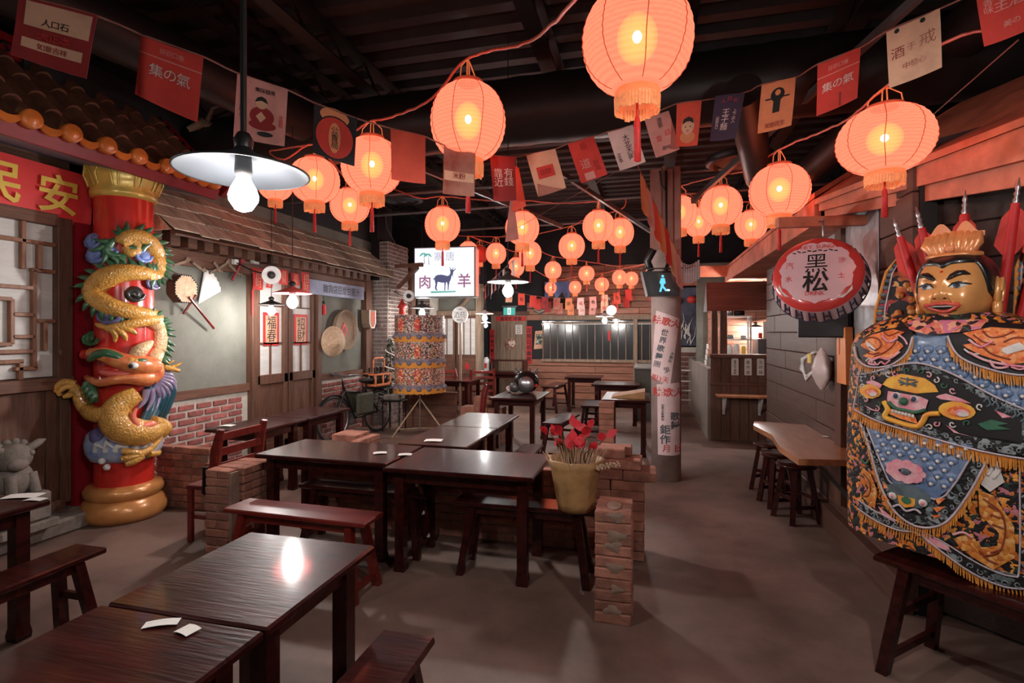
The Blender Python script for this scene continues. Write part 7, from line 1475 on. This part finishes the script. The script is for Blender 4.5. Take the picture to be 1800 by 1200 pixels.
wrap('poster_sheet', ((1155, 545), (1194, 560), (1178, 680), (1146, 662)), pm, .004); wrap('poster_sheet', ((1157, 678), (1194, 676), (1194, 800), (1158, 800)), pm, .005); wrap('poster_sheet', ((1156, 676), (1193, 672), (1193, 702), (1158, 704)), pm, .007)
ink2 = mat('slate_print', (74, 86, 92), .6, .15, 8)
def pt(txt, x, y, s_, m, vert=True, rot=0., gap=1.1):
    c_, n_ = math.cos(rot), math.sin(rot); b = MB(); b.glyphs(txt, lambda a, c: PC(x + a * c_ - c * n_, y - (a * n_ + c * c_), .0085), 0, 0, s_, vert, gap, True); b.build('lettering', m, t)
pt('院歌大', 1172, 565, 14, M['redprint'], False, -.25); pt('世界歌舞團', 1163, 612, 11.5, ink2, True, -.22, 1.25); pt('今', 1172, 650, 11, ink2, True, -.5); pt('大歌院', 1180, 628, 6, ink2, True, -.25); pt('限3天', 1162, 666, 11, M['redprint'], False, -.2); pt('院歌大', 1175, 689, 15, M['redprint'], False); pt('歌舞', 1186, 739, 14, ink2); pt('鉅作', 1170, 763, 16, ink2); pt('世界大歌舞團', 1166, 725, 4.5, ink2); pt('月日', 1181, 788, 13, M['redprint'], False, 0, 1.5)
for i, (x0, x1) in enumerate(((1143, 1162), (1164, 1170), (1173, 1183), (1185, 1196))):
    b = MB(); p = atd((x0 + x1) / 2, 330, 5.75); wd = (x1 - x0) * 5.75 / FPX / 2
    b.box(p.x - wd, p.x + wd, p.y - .012, p.y + .012, 2.55, 3.42 + .03 * (i % 2), .004); solo('upright_board', '%s pinkish upright board from the left at the pillar top' % O[i], 'board', b, mat('pink_board', (178, 128, 116), .7, .25, 4) if i == 0 else bpy.data.materials['pink_board'], 'upright boards at the pillar top')
b = MB(); b.tube([atd(1171, 300, 5.7), atd(1172, 460, 5.72)], .012, 6); b.tube([atd(1160, 300, 5.7), atd(1163, 325, 5.7), atd(1171, 335, 5.7)], .008, 6); solo('black_cable', 'black cable running down the pillar top boards', 'cable', b, M['blackmetal'])
p = atd(1163, 498, 5.55); t = thing('pedestrian_signal', 'black pedestrian signal showing a blue walking man on the pillar', 'signal', p, .15)
b = MB(); b.prism([(-.2, 0, .13), (.19, 0, .13), (.18, 0, -.13), (-.14, 0, -.13)], (0, .16, 0)); b.build('housing', M['blackmetal'], t); b = MB(); b.prism([(-.15, -.004, .11), (.17, -.004, .11), (.17, -.004, -.11), (-.11, -.004, -.11)], (0, .004, 0)); b.build('screen', M['glass'], t)
b = MB(); b.prism([(-.21, -.1, .14), (.2, -.1, .14), (.2, .1, .16), (-.21, .1, .16)], (0, 0, .012)); b.build('visor', M['socket'], t)
b = MB(); wb_ = glow('walk_blue', (.12, .5, .75), 1.1); y = -.008
b.add([(a, y, c) for a, c in ((-.008, .055), (.03, .055), (.04, .0), (.022, -.01), (.02, .01), (.022, -.03), (.06, -.075), (.04, -.085), (.008, -.045), (-.006, -.09), (-.026, -.085), (-.008, -.02), (-.02, .01), (-.028, -.005))], [list(range(13, -1, -1))]); b.lathe([(0, 0), (.014, 0)], 12, (.01, y, .075), mat=Matrix(((1, 0, 0), (0, 0, 1), (0, -1, 0)))); b.build('walking_man', wb_, t)
b = MB(); b.add([(a, y, c) for a, c in ((.045, -.075), (.075, -.08), (.085, -.068), (.06, -.06))], [[3, 2, 1, 0]]); b.build('bright_shoe', glow('walk_bright', (.6, .95, 1), 3), t)
b = MB(); b.tube([(-.1, .06, .14), (-.14, .04, .24), (-.08, .02, .36)], .04, 8); b.tube([(.05, .06, .14), (.1, .05, .28)], .02, 8); b.tube([(.0, .15, 0), (.08, .75, 0)], .03, 8); b.build('mount', M['blackmetal'], t)
# ---- bottle cap sign
p = atd(1436, 482, 3.7); t = thing('bottle_cap_sign', 'big red and pink bottle-cap sign with black characters hung from the eave', 'sign', p, -.38)
r = .28; q = Matrix(((1, 0, 0), (0, 0, -1), (0, 1, 0))); tiltm = Matrix.Rotation(-.34, 3, 'X')
b = MB(); b.lathe([(0, .045), (r * .7, .042), (r * .93, .03), (r, .0)], 64, mat=tiltm @ q, caps=False)
cap_red = mat('cap_red', (214, 70, 66), .25, .1, 4, coat=.6); cap_pink = mat('cap_pink', (232, 196, 202), .25, .08, 4, coat=.6)
b.build('cap_face', cap_red, t)
b = MB(); b.lathe([(0, .052), (r * .6, .0495), (r * .8, .043)], 64, mat=tiltm @ q, caps=False, wav=lambda a, i: 1 + (.035 * math.sin(a * 11) + .02 * math.sin(a * 23) if i == 2 else 0)); b.build('cap_disc', cap_pink, t)
b = MB(); b.lathe([(r, .0), (r * 1.03, -.04), (r * 1.07, -.13)], 126, mat=tiltm @ q, caps=False, wav=lambda a, i: 1 + (.03 * math.cos(a * 21) * i / 2)); sk = b.build('crimped_skirt', cap_pink, t)
b = MB(); f = lambda rr, a, h: tiltm @ q @ V((rr * math.cos(a), rr * math.sin(a), h))
for k in range(21):
    a = 2 * PI * (k + .5) / 21; w_ = .06
    b.tube([f(r * 1.012, a - w_, -.012), f(r * 1.075, a - w_ * 1.2, -.12)], .006, 5); b.tube([f(r * 1.012, a + w_, -.012), f(r * 1.075, a + w_ * 1.2, -.12)], .006, 5); b.tube([f(r * 1.05, a - w_, -.06), f(r * 1.05, a + w_, -.06)], .005, 5)
    for j in range(4): b.tube([f(r * 1.09 * (1 + .0), a - .15 + j * .075, -.13), f(r * 1.09, a - .075 + j * .075, -.13)], .005, 5)
b.build('blue_outline', mat('skirt_navy', (50, 50, 74), .4, .2, 6), sk)
f = lambda x, y: tiltm @ V((x, -.058, y)); b = MB(); b.glyphs('黑', f, 0, .058, .14, bold=True); b.glyphs('松', f, .0, -.078, .15, bold=True); b.build('lettering', M['ink'], t)
b = MB(); b.glyphs('汽', f, -.165, .05, .05); b.glyphs('水', f, -.165, -.05, .045); b.glyphs('沙', f, .15, .07, .042); b.glyphs('士', f, .15, -.04, .042); b.glyphs('HEY SUNG', f, 0, .185, .042); b.glyphs('DRINK', f, 0, -.165, .042); b.build('red_lettering', M['redprint'], t)
b = MB()
for i in range(9): a = 1.1 + i * .12; b.tube([f(.25 * math.cos(a) * 1.1, .142 + .012 * math.sin((i - 4) * .4 + 1.6)), f(.25 * math.cos(a + .08) * 1.1, .147 + .012 * (i % 2))], .004, 5)
b.build('pine_twig', M['ink'], t)
b = MB(); [b.add([f(r * k0 * math.cos(a), r * k0 * math.sin(a)) + tiltm @ V((0, .012, 0)) for k0, a in ((.86, x0), (.92, x0 + .1), (.92, x0 + .4), (.86, x0 + .5), (.88, x0 + .25))], [[0, 1, 2, 3, 4]]) for x0 in (3.5, 5.3)]; b.build('white_stroke', M['white'], t)
b = MB(); top = tiltm @ V((.03, -.02, r)); b.tube([top, top + V((0, 0, .12)), (.03, .0, 2.43 - p.z)], .006, 6); b.build('hook', M['steel'], t)
# ---- right wall dressing
p = atd(1451, 566, 4.15); t = thing('television', 'black wall-mounted television screen under the bottle-cap sign', 'television', (p.x, p.y, p.z - .12), .95); b = MB(); b.box(-.05, .03, -.19, .19, 0, .24, .01); b.build('case', M['blackmetal'], t); b = MB(); b.box(-.056, -.05, -.175, .175, .02, .225); b.build('screen', M['glass'], t)
b = MB(); b.beam((.03, 0, .15), (.1, -.16, .12), .04, .05); b.build('wall_mount', M['grey'], t)
p = atX(1450, 625, RX - .05); t = thing('plastic_bag', 'white plastic bag hung on a nail of the right plank wall', 'bag', (RX - .02, p.y, p.z), scale=(1.0, 1.35, .68))
b = MB(); b.lathe([(.02, -.42), (.06, -.36), (.11, -.25), (.12, -.15), (.09, -.05), (.05, .04), (.015, .1)], 20, (-.06, -.02, 0), mat=Matrix(((.55, 0, 0), (0, 1, 0), (0, 0, 1))), wav=lambda a, i: 1 + .12 * math.sin(a * 5 + i * 1.3)); b.build('bag', mat('white_plastic', (222, 204, 200), .4, .12, 8, bump=.3, alpha=.95), t)
b = MB()
for s_ in (0, 1): b.tube([(-.1, .0, .05), (-.12, .2 + .04 * s_, -.06), (-.12, .27 - .05 * s_, -.2), (-.12, .14, -.28 - .05 * s_), (-.1, .04, -.2)], .016, 6)
b.build('handle', M['white'], t); b = MB(); b.box(-.13, -.12, .04, .1, -.1, .02); b.build('yellow_label', M['yellow'], t)
b = MB(); p = atX(1492, 628, RX - .03); b.prism([(RX - .03, p.y - .1, p.z - .2), (RX - .03, p.y + .1, p.z - .2), (RX - .03, p.y + .1, p.z + .19), (RX - .03, p.y - .08, p.z + .23)], (-.05, 0, 0)); b.box(RX - .085, RX - .08, p.y + .04, p.y + .09, p.z + .02, p.z + .14); solo('orange_folder', 'orange folder box hung on the wall beside the puppet', 'folder', b, mat('orange_folder_plastic', (240, 146, 76), .45, .1, 5))
p = atd(1373, 632, 7.1); t = thing('red_flyer', 'red and white flyer pinned to the white birch post', 'flyer', (p.x, p.y, p.z)); b = MB(); b.prism([(-.06, 0, .1), (.13, -.03, .14), (.1, -.03, -.2), (-.02, 0, -.1)], (0, .004, 0)); b.build('red_sheet', M['redpaper'], t); b = MB(); b.prism([(-.09, .012, .06), (-.02, .012, .02), (.08, .006, -.22), (-.09, .012, -.12)], (0, .003, 0)); b.build('pale_sheet', M['paper'], t)
for i, px in enumerate((1292, 1315, 1337)):
    p = atY(px, 643, HY - .03); t = thing('arrow_price_sign', ['left white arrow-topped menu strip on the bar front', 'middle white arrow-topped menu strip on the bar front', 'right white arrow-topped menu strip on the bar front'][i], 'sign', p, 0, 'white menu strips on the bar front')
    b = MB(); b.prism([(-.05, 0, -.14), (.05, 0, -.14), (.05, 0, .1), (0, 0, .15), (-.05, 0, .1)], (0, .006, 0)); b.build('strip', M['paper'], t); b = MB(); b.glyphs(('臺式牛燴飯', '魯肉飯', '五妳麵')[i], lambda x, y: V((x, -.003, y)), 0, -.02, .042 if i == 0 else .05, True, 1.05 if i == 0 else 1.5); b.build('lettering', M['ink'], t)
# kitchen inside the opening
p = atd(1298, 590, 9.4); t = thing('white_kitchen_shelf', 'white metal shelf unit inside the bar opening', 'shelf', (p.x, p.y, .9))
for x in (-.2, .2):
    for y in (0, .25): b = MB(); b.box(x - .015, x + .015, y - .015, y + .015, -.9, 1.05); b.build('upright', M['white'], t)
for z in (.35, .62, 1.03): b = MB(); b.box(-.22, .22, -.02, .27, z, z + .025); b.build('shelf_board', M['white'], t)
for i, (x, z, r_, h_, m) in enumerate(((-.13, .376, .05, .16, 'white'), (-.02, .376, .05, .18, 'white'), (.1, .376, .035, .14, 'yellow'), (-.12, .646, .06, .07, 'grey'), (.1, .646, .05, .06, 'steel'), (-.12, 1.056, .05, .13, 'grey'), (.03, 1.056, .09, .1, 'blackmetal'))):
    b = MB(); b.lathe([(0, 0), (r_, 0), (r_, h_ * .8), (r_ * .6, h_), (0, h_)], 16, (p.x + x, p.y + .1, .9 + z)); solo(('jar', 'jar', 'bottle', 'bowl', 'bowl', 'tin', 'pot')[i], ['left white jar on the lower kitchen shelf', 'right white jar on the lower kitchen shelf', 'yellow bottle on the lower kitchen shelf', 'grey bowl on the middle kitchen shelf', 'steel bowl on the middle kitchen shelf', 'grey tin on top of the kitchen shelf', 'wide black pot on top of the kitchen shelf'][i], ('jar', 'jar', 'bottle', 'bowl', 'bowl', 'tin', 'pot')[i], b, M[m])
p = atd(1347, 590, 9.2); b = MB(); b.box(p.x - .14, p.x + .2, p.y, p.y + .5, .0, 1.55, .01); solo('kitchen_cabinet', 'dark kitchen cabinet at the right of the bar opening', 'cabinet', b, M['grey'])
b = MB(); b.box(p.x - .03, p.x + .12, p.y + .1, p.y + .12, 1.552, 1.85); solo('paper_sheet', 'white upright sheet on the kitchen cabinet', 'paper', b, M['paper'])
b = MB(); b.lathe([(0, 0), (.03, 0), (.035, .1), (0, .1)], 14, (p.x - .08, p.y + .08, 1.552)); solo('red_cup', 'little red cup beside the white sheet on the kitchen cabinet', 'cup', b, M['redprint'])
p = atd(1208, 700, 11.5); t = thing('folding_chair', 'white folded metal chair frame in front of the white brick wall', 'chair', (p.x, p.y, 0)); b = MB()
for x in (-.16, .18): b.tube([(x, 0, 0), (x, .05, .8), (x * .9, .06, .86)], .02, 8)
b.build('frame', M['white'], t); 
for z in (.2, .4, .6, .84): b = MB(); b.tube([(-.16, .0 + .05 * z, z), (.18, .05 * z, z)], .014, 6); b.build('rung', M['white'], t)
p = atd(1234, 640, 10.8); b = MB(); b.box(p.x - .1, p.x + .13, p.y, p.y + .3, 1.1, 1.32, .01); solo('grey_bin', 'pale grey bin standing on the aisle partition', 'bin', b, M['grey'])
b = MB(); p = atd(1244, 620, 8.9)
for i in range(4): b.box(p.x - .05 + .01 * i, p.x - .02 + .01 * i, p.y - .02, p.y, p.z - .2 + i * .09, p.z - .12 + i * .09)
solo('card_cluster', 'small cluster of pale cards on the bar corner post', 'card', b, M['paper'])
p = atd(707, 540, 9.2); b = MB(); b.lathe([(.0, .16), (.05, .06), (.09, 0), (.05, -.02), (.06, -.12), (0, -.13)], 14, p); solo('red_paper_figure', 'small red pointed paper figure hung left of the parasol lamp', 'ornament', b, M['redprint'])
b = MB(); q_ = V((-4.52, 9.62, p.z + .1)); b.tube([p + V((0, 0, .15)), q_], .006, 5); solo('hanging_wire', 'short wire holding the red paper figure to the post', 'wire', b, M['grey'])
